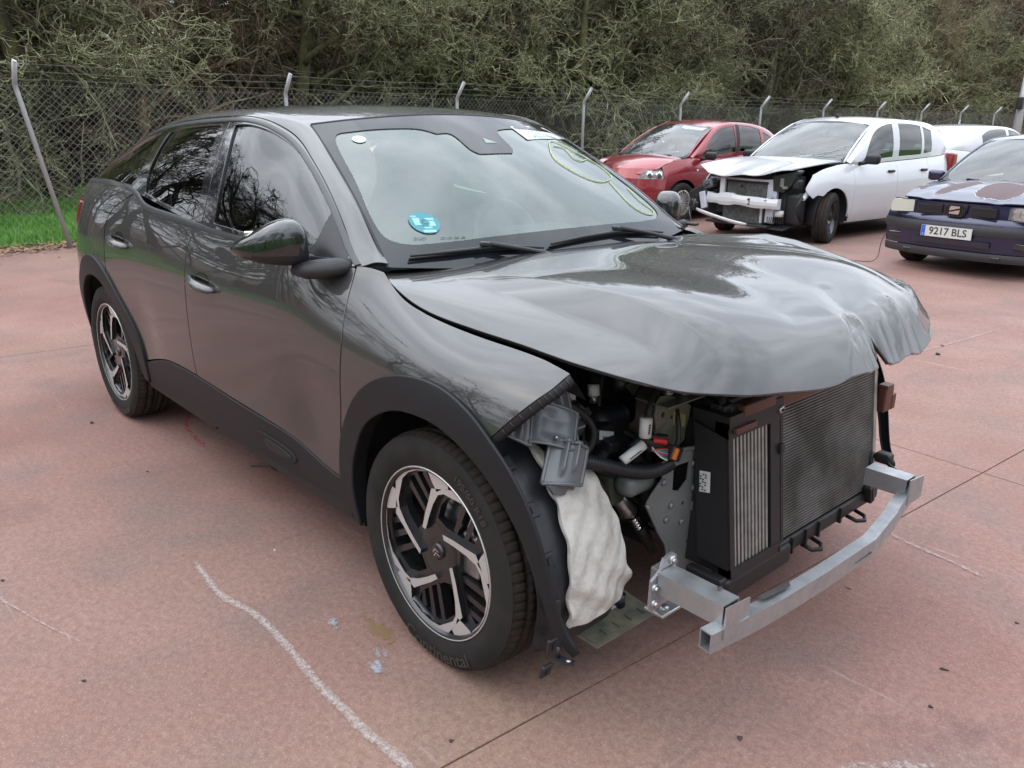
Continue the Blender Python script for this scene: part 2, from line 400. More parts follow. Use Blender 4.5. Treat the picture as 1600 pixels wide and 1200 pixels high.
def panel(name, S, outline, m, parent=None, holes=(), h=.03, lip=.016, off=0, mirror=False, sc=(1, 1), lipm=None, edge=.0022, step=None, flip=False, **k):
    """a pressed sheet: the outline (in the surface's own two parameters) filled, laid on surface S and turned in at its edges"""
    sc = np.array(sc, float)
    O = [catmull([(p[0]*sc[0], p[1]*sc[1])+tuple(p[2:]) for p in o], True, step or h*.6) for o in [outline]+list(holes)]
    lo = O[0].min(0); hi = O[0].max(0)
    gx, gy = np.meshgrid(np.arange(lo[0]+h/2, hi[0], h), np.arange(lo[1]+h/2, hi[1], h)); gx = gx+(np.arange(gx.shape[0]) % 2)[:, None]*h*.5
    G = np.stack([gx.ravel(), gy.ravel()], 1); ok = inpoly(G, O[0])
    for o in O[1:]: ok &= ~inpoly(G, o)
    G = G[ok]
    if len(G):
        ok = np.ones(len(G), bool)
        for o in O: ok &= segdist(G, o) > h*.38
        G = G[ok]
    pts = np.concatenate(O+[G]); E = []; base = 0
    for o in O:
        E += [(base+i, base+(i+1) % len(o)) for i in range(len(o))]; base += len(o)
    vs, es, fs, ov, oe, of = delaunay_2d_cdt([Vector(p) for p in pts], E, [], 0, 1e-7)
    vs = np.array([tuple(v) for v in vs]); fs = np.array([f for f in fs if len(f) == 3])
    cen = vs[fs].mean(1); ok = inpoly(cen, O[0])
    for o in O[1:]: ok &= ~inpoly(cen, o)
    fs = fs[ok]
    def ev(q):
        P = S.P(q[:, 0]/sc[0], q[:, 1]/sc[1]); N = S.N(q[:, 0]/sc[0], q[:, 1]/sc[1])
        return P, N
    P, N = ev(vs)
    if (N[:, 1].mean() > .25 and abs(N[:, 1]).mean() > .5) or (abs(N[:, 1]).mean() <= .5 and N[:, 2].mean() < 0): N = -N
    # face winding to agree with N
    a, b, c = P[fs[:, 0]], P[fs[:, 1]], P[fs[:, 2]]; fn = np.cross(b-a, c-a); bad = (fn*N[fs[:, 0]]).sum(1) < 0
    fs[bad] = fs[bad][:, ::-1]
    P = P+N*off; V = list(map(tuple, P)); F = [tuple(int(i) for i in f) for f in fs]; NN = list(map(tuple, N))
    k0 = len(V); nsurf = k0
    if lip:
        for o in O:
            Pb, Nb = ev(o); 
            if (Nb*N.mean(0)).sum() < 0: Nb = -Nb
            Pb = Pb+Nb*off; n = len(o)
            # outward (in-surface) direction at the edge
            T = np.roll(Pb, -1, 0)-np.roll(Pb, 1, 0); T /= np.maximum(np.linalg.norm(T, axis=1, keepdims=True), 1e-9)
            outv = np.cross(T, Nb); mid = P.mean(0)
            # orientation by signed area in parameter space and its mapping
            A = .5*np.sum(o[:, 0]*np.roll(o[:, 1], -1)-np.roll(o[:, 0], -1)*o[:, 1])
            e = 1e-3; c0 = o.mean(0)[None]; 
            j = 0; tang = np.roll(o, -1, 0)-np.roll(o, 1, 0); inw = np.stack([-tang[:, 1], tang[:, 0]], 1)*np.sign(A); inw /= np.maximum(np.linalg.norm(inw, axis=1, keepdims=True), 1e-9)
            Pi, _ = ev(o+inw*1e-3); din = Pi-(Pb-Nb*off)
            if o is not O[0]: din = -din
            sg = -np.sign((outv*din).sum(1)); sg[sg == 0] = 1; outv = outv*np.sign(sg.sum() or 1)
            R = [Pb, Pb+outv*edge*.75-Nb*edge*.35, Pb+outv*edge-Nb*edge*1.3, Pb+outv*edge-Nb*lip]
            RN = [Nb, (Nb*.6+outv*.8), outv, outv]
            st = len(V)
            for q, r in zip(R, RN): V += list(map(tuple, q)); NN += list(map(tuple, r/np.linalg.norm(r, axis=1, keepdims=True)))
            # winding check
            q = (0, 1, n+1, n); aa, bb, cc = [np.array(V[st+i]) for i in (0, 1, n)]
            w_ = np.dot(np.cross(bb-aa, cc-aa), RN[1][0]) < 0
            for r in range(3):
                for i in range(n):
                    j = (i+1) % n; f = (st+r*n+i, st+r*n+j, st+(r+1)*n+j, st+(r+1)*n+i)
                    F.append(f[::-1] if w_ else f)
    def mk(mir, nm):
        s_ = -1 if mir else 1
        VV = [(x, s_*y, z) for x, y, z in V]; FF = [f[::-1] for f in F] if mir else F; NR = [(x, s_*y, z) for x, y, z in NN]
        me = bpy.data.meshes.new(nm); me.from_pydata(VV, [], FF); me.materials.append(MATS[m] if isinstance(m, str) else m)
        me.polygons.foreach_set('use_smooth', [True]*len(FF)); me.update(); me.normals_split_custom_set_from_vertices(NR)
        return link(nm, me, parent, **k)
    r = [mk(False, name)]
    if mirror: r.append(mk(True, name))
    return r[0] if not mirror else r

def text_polys(s, size=1.0, bold=False):
    """flat letters of the built-in font: (verts 2-D, faces), centred"""
    cu = bpy.data.curves.new('t', 'FONT'); cu.body = s; cu.size = size; cu.align_x = 'CENTER'; cu.align_y = 'CENTER'; cu.resolution_u = 3
    if bold: cu.offset = size*.018
    o = bpy.data.objects.new('t', cu); COL.objects.link(o)
    me = o.to_mesh(); V = [(v.co.x, v.co.y) for v in me.vertices]; F = [tuple(p.vertices) for p in me.polygons]
    o.to_mesh_clear(); bpy.data.objects.remove(o); bpy.data.curves.remove(cu)
    return V, F
def G_(x, y): return .004*max(0, y-2)
# ---------------------------------------------------------------- the materials of the place
paint = mat('grey_paint', (.017,.016,.0155), .5, .10, 1, .008, 1.58, var=.06, vscale=3)
mat('satin_grey', (.020,.021,.023), .38, .1, .25, .2)
mat('black_gloss', (.006,.006,.007), .12, 0, 1, .02)
mat('black_plastic', (.011,.011,.0125), .50, bump=.25, bscale=400, bdist=.0006)
mat('clad_plastic', (.012,.0125,.014), .50, spec=.3, bump=.2, bscale=500, bdist=.0004, var=.15, vscale=5)
mat('dark_rubber', (.012,.012,.012), .6); mat('raised_letters', (.030,.029,.027), .42)
mat('tyre_rubber', (.013,.0125,.012), .75, spec=.25, var=.5, vscale=14, vcol=(.028,.025,.022), bump=.3, bscale=180, bdist=.0008)
mat('tread_rubber', (.020,.017,.015), .85, spec=.25, var=.6, vscale=20, vcol=(.045,.035,.028), bump=.3, bscale=150, bdist=.001)
mat('liner_plastic', (.010,.011,.015), .42, var=.35, vscale=6, vcol=(.03,.028,.026), bump=.3, bscale=60, bdist=.002)
mat('alloy_cut', (.50,.49,.48), .38, .55)
mat('alloy_black', (.010,.010,.011), .28, .2, .6, .1)
mat('brake_steel', (.32,.32,.33), .35, .9, var=.4, vscale=12)
mat('chrome', (.72,.73,.75), .08, 1)
mat('steel', (.42,.42,.43), .34, .9, var=.35, vscale=10)
mat('aluminium', (.44,.45,.46), .34, .85, var=.6, vscale=11, vcol=(.24,.24,.255), rvar=.25, bump=.15, bscale=90, bdist=.0006)
mat('green_primer', (.110,.120,.088), .48, .15, .2, .2, var=.4, vscale=7, vcol=(.10,.10,.085), bump=.12, bscale=40)
mat('grey_primer', (.15,.16,.158), .45, .2, .2, .2, var=.45, vscale=8, vcol=(.09,.09,.085))
mat('olive_paint', (.20,.19,.075), .5)
mat('headlamp_bracket_grey', (.095,.10,.108), .40, .1, .3, .15, var=.3, vscale=9, vcol=(.08,.08,.08))
mat('felt_white', (.42,.40,.37), .92, var=.55, vscale=9, vcol=(.20,.165,.13), vlo=.42, vhi=.66, bump=1.0, bscale=26, bdist=.009)
mat('fin_metal', (.25,.25,.24), .45, .6, var=.92, vscale=7, vcol=(.075,.07,.062)); mat('fin_bright', (.36,.36,.345), .42, .6, var=.5, vscale=20, vcol=(.12,.115,.10))
mat('dark_primer', (.040,.045,.034), .55, var=.5, vscale=8, vcol=(.022,.022,.018), bump=.2)
mat('fin_dark', (.10,.10,.098), .5, .6, var=.8, vscale=5, vcol=(.035,.033,.03))
mat('frit_black', (.009,.010,.013), .04, 0, 0, .02, spec=.42)
mat('seat_cloth', (.028,.029,.032), .85); mat('interior_black', (.022,.023,.025), .65); mat('interior_grey', (.32,.32,.31), .8)
mat('white_plastic', (.52,.52,.50), .5); mat('paper_white', (.50,.50,.50), .7); mat('print_black', (.03,.03,.03), .6)
mat('orange_plastic', (.50,.13,.02), .4); mat('red_rubber', (.45,.02,.02), .5); mat('brown_plastic', (.085,.028,.020), .45); mat('wire_green', (.03,.18,.10), .45); mat('wire_blue', (.12,.22,.5), .45)
mat('tail_red', (.22,.008,.010), .12, 0, 1, .02); mat('lamp_dark', (.02,.02,.022), .2, 0, .8)
mat('teal_film', (.02,.17,.20), .35); mat('pale_film', (.40,.50,.49), .4); mat('grease_pencil', (.36,.44,.18), .6); mat('teal_light', (.18,.38,.40), .4)
glass_mat('windscreen_glass', (.72,.90,.83), haze=.085, hazecol=(.42,.64,.56)); glass_mat('tinted_glass', (.50,.62,.56)); glass_mat('dark_glass', (.13,.155,.145)); glass_mat('clear_glass', (.80,.88,.86), haze=.03); glass_mat('lamp_glass', (.93,.95,.95), haze=.12, hazecol=(.75,.75,.70))
mat('red_paint', (.21,.008,.014), .30, .35, 1, .02, var=.12, vscale=4)
mat('white_paint', (.50,.51,.525), .35, 0, 1, .03, var=.04, vscale=4)
mat('blue_paint', (.012,.014,.048), .34, .35, .9, .05, var=.25, vscale=5, vcol=(.02,.022,.05))
mat('peeled_primer', (.085,.052,.055), .62, var=.4, vscale=12, vcol=(.085,.05,.055)); mat('peel_edge', (.34,.33,.36), .6)
mat('bumper_faded', (.032,.032,.037), .55, var=.3, vscale=4, vcol=(.05,.05,.052))
mat('silver_wheel', (.50,.49,.47), .38, .6, var=.3, vscale=10); mat('reflector', (.70,.71,.72), .30, .6); mat('yellow_lens', (.48,.48,.41), .3, 0, .8, .1)
mat('amber', (.70,.30,.05), .3); mat('plate_white', (.52,.52,.49), .45); mat('plate_blue', (.02,.10,.45), .45)
mat('galvanised', (.36,.37,.385), .50, .5, var=.45, vscale=18, vcol=(.44,.45,.46)); mat('mesh_wire', (.20,.205,.20), .55, .5)
mat('steel_blue', (.50,.54,.60), .4, .3, .2, .2, var=.4, vscale=12, vcol=(.3,.3,.32)); mat('radiator_grey', (.12,.12,.115), .6, .3, var=.5, vscale=20)
mat('undertray', (.060,.064,.054), .75, var=.8, vscale=16, vcol=(.16,.14,.09))
mat('copper_tape', (.45,.30,.22), .35, .8)
mat('camera_pane', (.16,.21,.20), .3)
# ---------------------------------------------------------------- wheels
def pol(r, deg): return (r*cos(radians(deg)), r*sin(radians(deg)))
def arcp(r, a, b, n=8): return [pol(r, a+(b-a)*i/n) for i in range(n+1)]
def flat_piece(mb, poly, holes, y0, y1, m, h=.03, side=None):
    """plate in the xz plane between y0 (outer face) and y1, with holes"""
    rings = [poly]+holes; pts = [p for r in rings for p in r]; E = []; b = 0
    for r in rings: E += [(b+i, b+(i+1) % len(r)) for i in range(len(r))]; b += len(r)
    vs, es, fs, *_ = delaunay_2d_cdt([Vector(p) for p in pts], E, [], 0, 1e-7)
    A = np.array([tuple(v) for v in vs]); fs = np.array([f for f in fs if len(f) == 3]); c = A[fs].mean(1); ok = inpoly(c, np.array(poly))
    for q in holes: ok &= ~inpoly(c, np.array(q))
    n = len(A); V = [(x, y0, z) for x, z in A]+[(x, y1, z) for x, z in A]
    F = [tuple(map(int, f)) for f in fs[ok]]+[tuple(int(i)+n for i in f[::-1]) for f in fs[ok]]
    mb.add(V, F, m)
    for r in rings:
        k = len(r); mb.add([(x, y0, z) for x, z in r]+[(x, y1, z) for x, z in r], [(i, (i+1) % k, (i+1) % k+k, i+k) for i in range(k)], side or m)
def arc_text(mb, s, r, a_mid, size, y, m, bold=True, squash=1.0, flipdir=1):
    V, F = text_polys(s, size, bold)
    W = []
    for px, py in V:
        a = a_mid-flipdir*px*squash/r; rr = r+flipdir*py
        W.append((rr*cos(a), y, rr*sin(a)))
    mb.add(W, F, m)
def tyre_profile(R, w, rim, squash=0):
    h = w/2
    return [(rim-.004, -h*.80), (rim+.006, -h*.90), (rim+(R-rim)*.30, -h*1.0), (rim+(R-rim)*.52, -h*1.02), (rim+(R-rim)*.74, -h*.98), (rim+(R-rim)*.90, -h*.90)]
def make_tyre(parent, R, w, rim, n=96, detail=True, y=0):
    mb = MB(); h = w/2; pr = tyre_profile(R, w, rim)
    mb.lathe(pr, 'tyre_rubber', n, c=(0, y, 0))
    mb.lathe([(r, -t) for r, t in pr], 'tyre_rubber', n, c=(0, y, 0))
    sh = pr[-1]
    # tread: shoulder blocks and four grooves
    half = [(sh[0], sh[1]), (R-.009, -h*.84), (R-.003, -h*.74), (R, -h*.60), (R, -h*.50), (R-.007, -h*.485), (R-.007, -h*.40), (R, -h*.385), (R+.001, -h*.15), (R-.007, -h*.135), (R-.007, -h*.05), (R, -h*.035), (R, 0)]
    prof = half+[(r, -t) for r, t in reversed(half[:-1])]
    if detail:
        N = 80*6; V = []; F = []; k = len(prof)
        for i in range(N):
            a = 2*pi*i/N
            for q, (r, t) in enumerate(prof):
                rr = r
                if i % 6 == 0 and (1 <= q <= 4 or k-5 <= q <= k-2): rr = r-(.007 if q not in (1, k-2) else .002)
                if i % 6 == 3 and 7 <= q <= 8: rr = r-.003
                V.append((rr*cos(a), t+y, rr*sin(a)))
        for i in range(N):
            j = (i+1) % N
            for q in range(k-1): F.append((i*k+q, i*k+q+1, j*k+q+1, j*k+q))
        mb.add(V, F, 'tread_rubber', True)
    else: mb.lathe(prof, 'tread_rubber', n, c=(0, y, 0))
    return mb
def crossover_wheel(parent, x, y, z, right=True, name='wheel'):
    """19-inch-look wheel: outer face towards -y; turned half round for the left side"""
    W = empty(name, (x, y, z), 0 if right else pi); W.parent = parent; W.rotation_euler[1] = 0
    R, w_, rim = .340, .190, .243
    tb = make_tyre(W, R, w_, rim, 120)
    yy = -.0985
    arc_text(tb, 'Continental', .300, radians(-84), .050, yy, 'raised_letters', squash=1.25, flipdir=-1)
    arc_text(tb, '195/60 R18', .296, radians(52), .030, yy, 'raised_letters', squash=1.1)
    tb.build('tyre', W)
    rb = MB(); rb.lathe([(.2445, -.078), (.2475, -.081), (.2475, -.086), (.243, -.088), (.2385, -.084), (.232, -.070), (.222, -.04), (.205, .0), (.205, .07), (.243, .085)], 'alloy_black', 72)
    rb.build('rim_barrel', W)
    lip = MB(); lip.lathe([(.2440, -.0875), (.2455, -.0888), (.2475, -.0880), (.2480, -.0855)], 'alloy_cut', 90); lip.build('rim_lip', W)
    ph = 89
    holes = []
    for k in range(5):
        e = ph-72*k
        holes.append([pol(r, e+d) for r, d in [(.100,2),(.145,-5),(.182,-13),(.206,-26),(.221,-36),(.2265,-50),(.223,-61.5),(.186,-62),(.150,-56),(.118,-45),(.092,-22)]])
        holes.append([(.055*cos(radians(e+64))+.0105*cos(t), .055*sin(radians(e+64))+.0105*sin(t)) for t in [2*pi*i/12 for i in range(12)]])
    fb = MB(); flat_piece(fb, arcp(.2375, 0, 355, 71), holes, -.062, -.040, 'alloy_black'); 
    fb.lathe([(.0, -.060), (.03, -.061), (.070, -.066), (.082,-.0625)], 'alloy_black', 30)
    # raised surround of each strip
    fb.build('wheel_face', W)
    for k in range(5):
        e = ph-72*k
        st = [(.078,45),(.108,24),(.148,10.5),(.189,4),(.2375,-22)]
        outer = [pol(r, e+d) for r, d in st]+arcp(.2375, e-24, e-64, 9)
        inner = [pol(r, e+d) for r, d in [(.2335,-64),(.233,-52),(.231,-41),(.2255,-31),(.196,-12),(.180,-5),(.144,2.5),(.100,15),(.068,36)]]
        s = MB(); flat_piece(s, outer+inner, [], -.0765, -.058, 'alloy_cut', side='alloy_black'); s.build('polished_spoke', W)
        wd = [pol(r, e+d) for r, d in [(.2375,-65.5),(.2375,-72),(.2375,-80),(.2375,-86),(.221,-88),(.205,-81),(.187,-75.5),(.208,-69.5),(.2295,-65.8)]]
        s = MB(); flat_piece(s, wd, [], -.0765, -.058, 'alloy_cut', side='alloy_black'); s.build('polished_wedge', W)
        for (r1, d1, r2, d2) in ((.216,-31,.110,-40),(.2235,-43,.140,-55),(.2235,-54.5,.178,-62.5)):
            a = pol(r1, e+d1); b = pol(r2, e+d2); s = MB(); dd = Vector((b[0]-a[0], 0, b[1]-a[1])); L_ = dd.length; nrm = Vector((-dd.z, 0, dd.x)).normalized()*.0098
            A = Vector((a[0], 0, a[1])); B = Vector((b[0], 0, b[1]))
            V = [A-nrm+Vector((0, -.060, 0)), A+nrm+Vector((0, -.060, 0)), B+nrm*.8+Vector((0, -.060, 0)), B-nrm*.8+Vector((0, -.060, 0))]; V += [v+Vector((0, .03, 0)) for v in V]
            s.add(V, [(0,1,2,3),(7,6,5,4),(0,4,5,1),(1,5,6,2),(2,6,7,3),(3,7,4,0)], 'alloy_black'); s.build('slat', W)
    hb = MB(); hb.lathe([(.0, -.072), (.019, -.0715), (.024, -.069), (.025, -.060)], 'alloy_black', 24)
    hc = hb.build('hub_cap', W)
    lg = MB()
    for s_ in (0, .011):
        for sg in (-1, 1):
            V = [(sg*.000, -.0735, .009-s_+.0), (sg*.0135, -.0735, -.004-s_+.004), (sg*.0135, -.0735, -.0085-s_+.004), (0, -.0735, .0045-s_)]
            lg.add([(x-.0, yv, z+.002) for x, yv, z in V], [(0,1,2,3)], 'chrome')
    lg.T = Matrix.Identity(4)
    o = lg.build('chevron_badge', W); o.rotation_euler = (0, radians(-20), 0)
    d = MB(); d.lathe([(.05, -.012), (.145, -.012), (.147, .0), (.145, .012), (.05, .012)], 'brake_steel', 48); d.build('brake_disc', W)
    c = MB(); c.rbox((.12, -.015, .03), (.07, .07, .13), 'steel', .012); c.build('brake_caliper', W)
    return W
# ================================================================ the dark grey crossover
CAR = empty('crossover_car', (0, 0, 0), 0, 'dark grey crossover with bumper and headlamps torn off and bonnet crumpled', 'car')
C_ = 1
FENDER = [(-0.441,0.992,1),(-0.395,0.997),(-0.345,0.995,1),(-0.30,0.962),(-0.255,0.938),(-0.20,0.922),(-0.118,0.922),(0.038,0.946),(0.225,0.952),(0.309,0.950,1),(0.388,0.939,1),(0.375,0.861),(0.357,0.807),(0.317,0.7),(0.268,0.584,1),(0.234,0.602),(0.181,0.627),(0.085,0.659),(-0.025,0.656),(-0.15,0.604),(-0.267,0.527),(-0.353,0.433),(-0.433,0.304),(-0.466,0.158,1),(-0.436,0.333),(-0.402,0.478),(-0.38,0.674),(-0.402,0.808),(-0.422,0.907)]
FDOOR = [(-1.468,0.978,1),(-1.221,0.965),(-0.885,0.965),(-0.585,0.980),(-0.446,0.982,1),(-0.428,0.906),(-0.408,0.807),(-0.388,0.672),(-0.411,0.476),(-0.447,0.33),(-0.471,0.176,1),(-0.564,0.178),(-0.652,0.194),(-0.774,0.226),(-0.96,0.243),(-1.209,0.248),(-1.541,0.248,1),(-1.543,0.311),(-1.535,0.45),(-1.527,0.588),(-1.526,0.682),(-1.523,0.767),(-1.505,0.868)]
RDOOR = [(-2.183,0.970,1),(-2.028,0.905),(-1.746,0.934),(-1.476,0.968,1),(-1.514,0.863),(-1.532,0.761),(-1.534,0.676),(-1.536,0.582),(-1.544,0.445),(-1.552,0.306),(-1.550,0.248,1),(-1.771,0.235),(-1.899,0.218),(-2.135,0.154),(-2.277,0.100,1),(-2.258,0.16),(-2.265,0.242),(-2.297,0.319),(-2.368,0.388),(-2.431,0.437),(-2.485,0.458,1),(-2.49,0.492),(-2.485,0.588),(-2.464,0.693),(-2.399,0.775),(-2.26,0.885)]
QUART = [(-2.19,0.985,1),(-2.265,0.890),(-2.405,0.780),(-2.471,0.695),(-2.492,0.59),(-2.497,0.492),(-2.492,0.462,1),(-2.58,.480),(-2.70,.487),(-2.83,.468),(-2.95,.42),(-3.06,.345),(-3.13,.25),(-3.16,.16,1),(-3.26,.15),(-3.46,.15,1),(-3.47,.5),(-3.47,.9,1),(-3.40,.96),(-3.30,.985),(-3.0,.99),(-2.5,.99)]
SILL = [(-2.29,0.082,1),(-2.143,0.137),(-1.907,0.206),(-1.779,0.222),(-1.55,0.235),(-1.214,0.235),(-0.963,0.231),(-0.776,0.217),(-0.653,0.183),(-0.562,0.167),(-0.469,0.164,1),(-0.466,0.078,1),(-0.685,0.045),(-0.889,0.035),(-1.22,0.02),(-1.576,0.007),(-1.832,0.007),(-2.06,0.01),(-2.232,0.017),(-2.299,0.051,1)]
for nm, ol in (('fender', FENDER), ('front_door', FDOOR), ('rear_door', RDOOR), ('quarter_panel', QUART)):
    panel(nm, SIDE, ol, 'grey_paint', CAR, h=.025, mirror=True)
panel('sill_cladding', SIDE, SILL, 'clad_plastic', CAR, h=.025, off=.004, mirror=True, lip=.03, edge=.005)
# airbump recess in the sill trim
panel('airbump', SIDE, [(-1.06,.145,1),(-1.02,.165),(-.80,.150),(-.765,.125,1),(-.80,.095),(-.98,.090),(-1.06,.115)], 'clad_plastic', CAR, h=.02, off=.0085, mirror=True, lip=.006, edge=.002)
panel('airbump_inset', SIDE, [(-.98,.142),(-.84,.138),(-.80,.122),(-.84,.105),(-.98,.108)], 'black_plastic', CAR, h=.02, off=.0105, mirror=True, lip=.004, edge=.001)
# wheel-arch flares, in (x, z)
AF_OUT = [(-.455,.285,1),(-.452,.393),(-.432,.527),(-.353,.658),(-.267,.747),(-.15,.812),(-.02,.842),(.098,.838),(.194,.808),(.268,.764),(.338,.706),(.390,.637),(.428,.555),(.452,.470),(.470,.400),(.489,.345),(.520,.292,1)]
AF_IN = [(.508,.278,1),(.486,.300),(.464,.335),(.447,.375),(.430,.433),(.402,.510),(.354,.588),(.284,.664),(.208,.714),(.123,.748),(.032,.758),(-.085,.745),(-.18,.707),(-.27,.642),(-.332,.552),(-.364,.481),(-.378,.405),(-.378,.334),(-.372,.280,1)]
panel('arch_flare', XZ, AF_OUT+AF_IN, 'clad_plastic', CAR, h=.022, off=.013, mirror=True, lip=.008, edge=.005, step=.02)
def flare_return(pts, off, dep):
    P = catmull(pts, False, .02); W = XZ.P(P[:, 0], P[:, 1]); 
    for sg in (1, -1):
        V = []; 
        for q in W: V += [(q[0], (q[1]-off)*sg, q[2]), (q[0], (q[1]+dep)*sg, q[2])]
        mb = MB(); mb.add(V, [(2*i, 2*i+1, 2*i+3, 2*i+2) for i in range(len(W)-1)], 'clad_plastic', True); mb.build('flare_return', CAR)
flare_return(AF_IN[6:], .006, .04)
RF_OUT = [(-2.20,.30,1),(-2.185,.38),(-2.19,.46),(-2.222,.53),(-2.28,.605),(-2.37,.684),(-2.455,.748),(-2.55,.797),(-2.66,.824),(-2.76,.820),(-2.86,.790),(-2.95,.735),(-3.04,.655),(-3.11,.55),(-3.15,.43),(-3.17,.30,1)]
RF_IN = [(-3.07,.30,1),(-3.06,.42),(-3.0,.56),(-2.92,.655),(-2.80,.722),(-2.672,.738),(-2.56,.718),(-2.44,.647),(-2.345,.557),(-2.290,.473),(-2.262,.399),(-2.250,.34),(-2.25,.30,1)]
panel('arch_flare', XZ, RF_OUT+RF_IN, 'clad_plastic', CAR, h=.022, off=.012, mirror=True, lip=.03, edge=.006, step=.02)

# greenhouse
GAPL = [(-0.45,0.586),(-0.554,0.655),(-0.676,0.690),(-0.827,0.715),(-0.934,0.708),(-1.043,0.695),(-1.13,0.700),(-1.213,0.715),(-1.334,0.715),(-1.517,0.702),(-1.868,0.692),(-2.126,0.68),(-2.44,0.67),(-2.7,0.65),(-2.95,.58),(-3.15,.46),(-3.26,.32)]
FGL = [(-1.4,0.636,1),(-1.293,0.653),(-1.175,0.648),(-1.095,0.638),(-1.007,0.642),(-0.899,0.662),(-0.802,0.662),(-0.715,0.645),(-0.599,0.600),(-0.486,0.40,1),(-0.6,0.055),(-0.825,0.040),(-1.161,0.045),(-1.34,0.05,1),(-1.327,0.25),(-1.345,.45)]
RGL = [(-2.031,0.590,1),(-1.929,0.612),(-1.742,0.625),(-1.523,0.633,1),(-1.49,0.45),(-1.478,.25),(-1.521,0.05,1),(-1.783,0.04),(-1.94,0.035),(-2.06,0.05,1),(-2.062,0.292),(-2.05,0.44)]
QGL = [(-2.144,.598,1),(-2.35,.598),(-2.62,.575),(-2.88,.47),(-3.12,.14,1),(-2.9,.045),(-2.24,.05,1),(-2.15,.37)]
gf = [p for p in GAPL if p[0] > -1.45]
fr = [(gf[0][0], gf[0][1], 1)]+gf[1:]+[(-1.462,.700,1),(-1.425,.50),(-1.408,.30),(-1.442,.012,1),(-1.0,.006),(-.6,.02),(-.462,.15,1)]
panel('window_frame', GH, fr, 'black_gloss', CAR, holes=[FGL], h=.03, off=.001, mirror=True, lip=.014)
gr = [p for p in GAPL if p[0] < -1.5]
rr_ = [(-1.470,.700,1)]+gr[:-1]+[(-3.26,.32,1),(-3.24,.02,1),(-2.5,.01),(-1.9,.006),(-1.448,.010,1),(-1.414,.30),(-1.431,.50)]
panel('window_frame', GH, rr_, 'black_gloss', CAR, holes=[RGL, QGL], h=.03, off=.001, mirror=True, lip=.014)
panel('door_glass', GH, FGL, 'tinted_glass', CAR, h=.05, off=-.007, mirror=True, lip=0)
panel('door_glass', GH, RGL, 'dark_glass', CAR, h=.05, off=-.007, mirror=True, lip=0)
panel('quarter_glass', GH, QGL, 'dark_glass', CAR, h=.05, off=-.007, mirror=True, lip=0)
def strip(name, pts, w, off, m, S=GH, par=CAR, h=.02, **k):
    """thin band along a line given in surface parameters"""
    P = catmull(pts, False, .03); W = S.P(P[:, 0], P[:, 1]); n = len(P); out = []
    T = np.gradient(W, axis=0); T /= np.linalg.norm(T, axis=1, keepdims=True); N = S.N(P[:, 0], P[:, 1]); N[N[:, 1] > 0] *= -1
    B = np.cross(T, N); B /= np.linalg.norm(B, axis=1, keepdims=True)
    for sy in (1, -1):
        V = []; F = []
        for i in range(n):
            for u, hgt in ((-1, -.004), (-1, off*.5), (-.62, off), (.62, off), (1, off*.5), (1, -.004)):
                q = W[i]+B[i]*u*w/2+N[i]*hgt; V.append((q[0], q[1]*sy, q[2]))
        for i in range(n-1):
            for j in range(5): F.append((i*6+j, i*6+j+1, i*6+j+7, i*6+j+6))
        F += [tuple(range(5, -1, -1)), tuple(range((n-1)*6, n*6))]
        mb = MB(); mb.add(V, F, m, True); mb.build(name, par, autosmooth=40, **k)
# side-window surround: satin band inside the roof gap, belt moulding below the glass
strip('window_surround', [(p[0], p[1]-.035) for p in GAPL[:-2]], .020, .005, 'satin_grey')
TR_ = [(-3.20,1.148),(-2.9,1.166),(-2.5,1.178),(-2.24,1.168),(-2.14,1.150),(-2.04,1.118),(-1.93,1.104),(-1.75,1.096),(-1.5,1.083),(-1.2,1.073),(-.9,1.065),(-.62,1.062),(-.47,1.064)]
strip('belt_moulding', TR_, .026, .0035, 'satin_grey', S=XZ)
# A-pillar and roof side rail, painted; from the door gap to the gutter
gu = [(p[0], p[1]+.018) for p in GAPL]
rail = [(gu[0][0], gu[0][1]-.03, 1)]+gu[1:-1]+[(-3.30,.30,1),(-3.33,.99,1)]+[(x, .997) for x in (-3.0,-2.5,-2.0,-1.5,-1.07)]+[(x, .999) for x in (-.95,-.8,-.65,-.5)]+[(-.405,.999,1),(-.43,.80,1)]
panel('roof_rail', GH, rail, 'grey_paint', CAR, h=.03, mirror=True, lip=.012)
panel('roof', ROOF, [(-1.075,.01,1),(-1.02,.3),(-.99,.65),(-.985,1),(-.99,1.35),(-1.02,1.7),(-1.075,1.99,1),(-1.5,1.99),(-2.2,1.99),(-2.8,1.99),(-3.1,1.985,1),(-3.17,1.5),(-3.18,1.0),(-3.17,.5),(-3.1,.015,1),(-2.8,.01),(-2.2,.01),(-1.5,.01)], 'grey_paint', CAR, h=.04, lip=.012)
# windscreen: dark border print, glass, seal
WOUT = [(-1,0,1),(-.5,0),(0,0),(.5,0),(1,0,1),(1,.5),(1,1,1),(.5,1),(0,1),(-.5,1),(-1,1,1),(-1,.5)]
WCLR = [(-.935,.82),(-.90,.885,),(-.80,.897),(-.55,.893),(-.38,.872),(-.30,.830,1),(-.20,.822),(-.165,.69),(-.13,.660,1),(.13,.660,1),(.165,.69),(.20,.84),(.30,.872),(.60,.893),(.80,.897),(.90,.885),(.935,.82),(.96,.5),(.975,.25),(.955,.16),(.88,.125),(.75,.128),(.4,.155),(0,.165),(-.4,.155),(-.75,.128),(-.88,.125),(-.955,.16),(-.975,.25),(-.96,.5)]
ws = panel('windscreen', WS, WOUT, 'windscreen_glass', CAR, h=.035, lip=0)
panel('windscreen_border', WS, WOUT, 'frit_black', ws, holes=[WCLR], h=.035, off=.003, lip=0, step=.015)
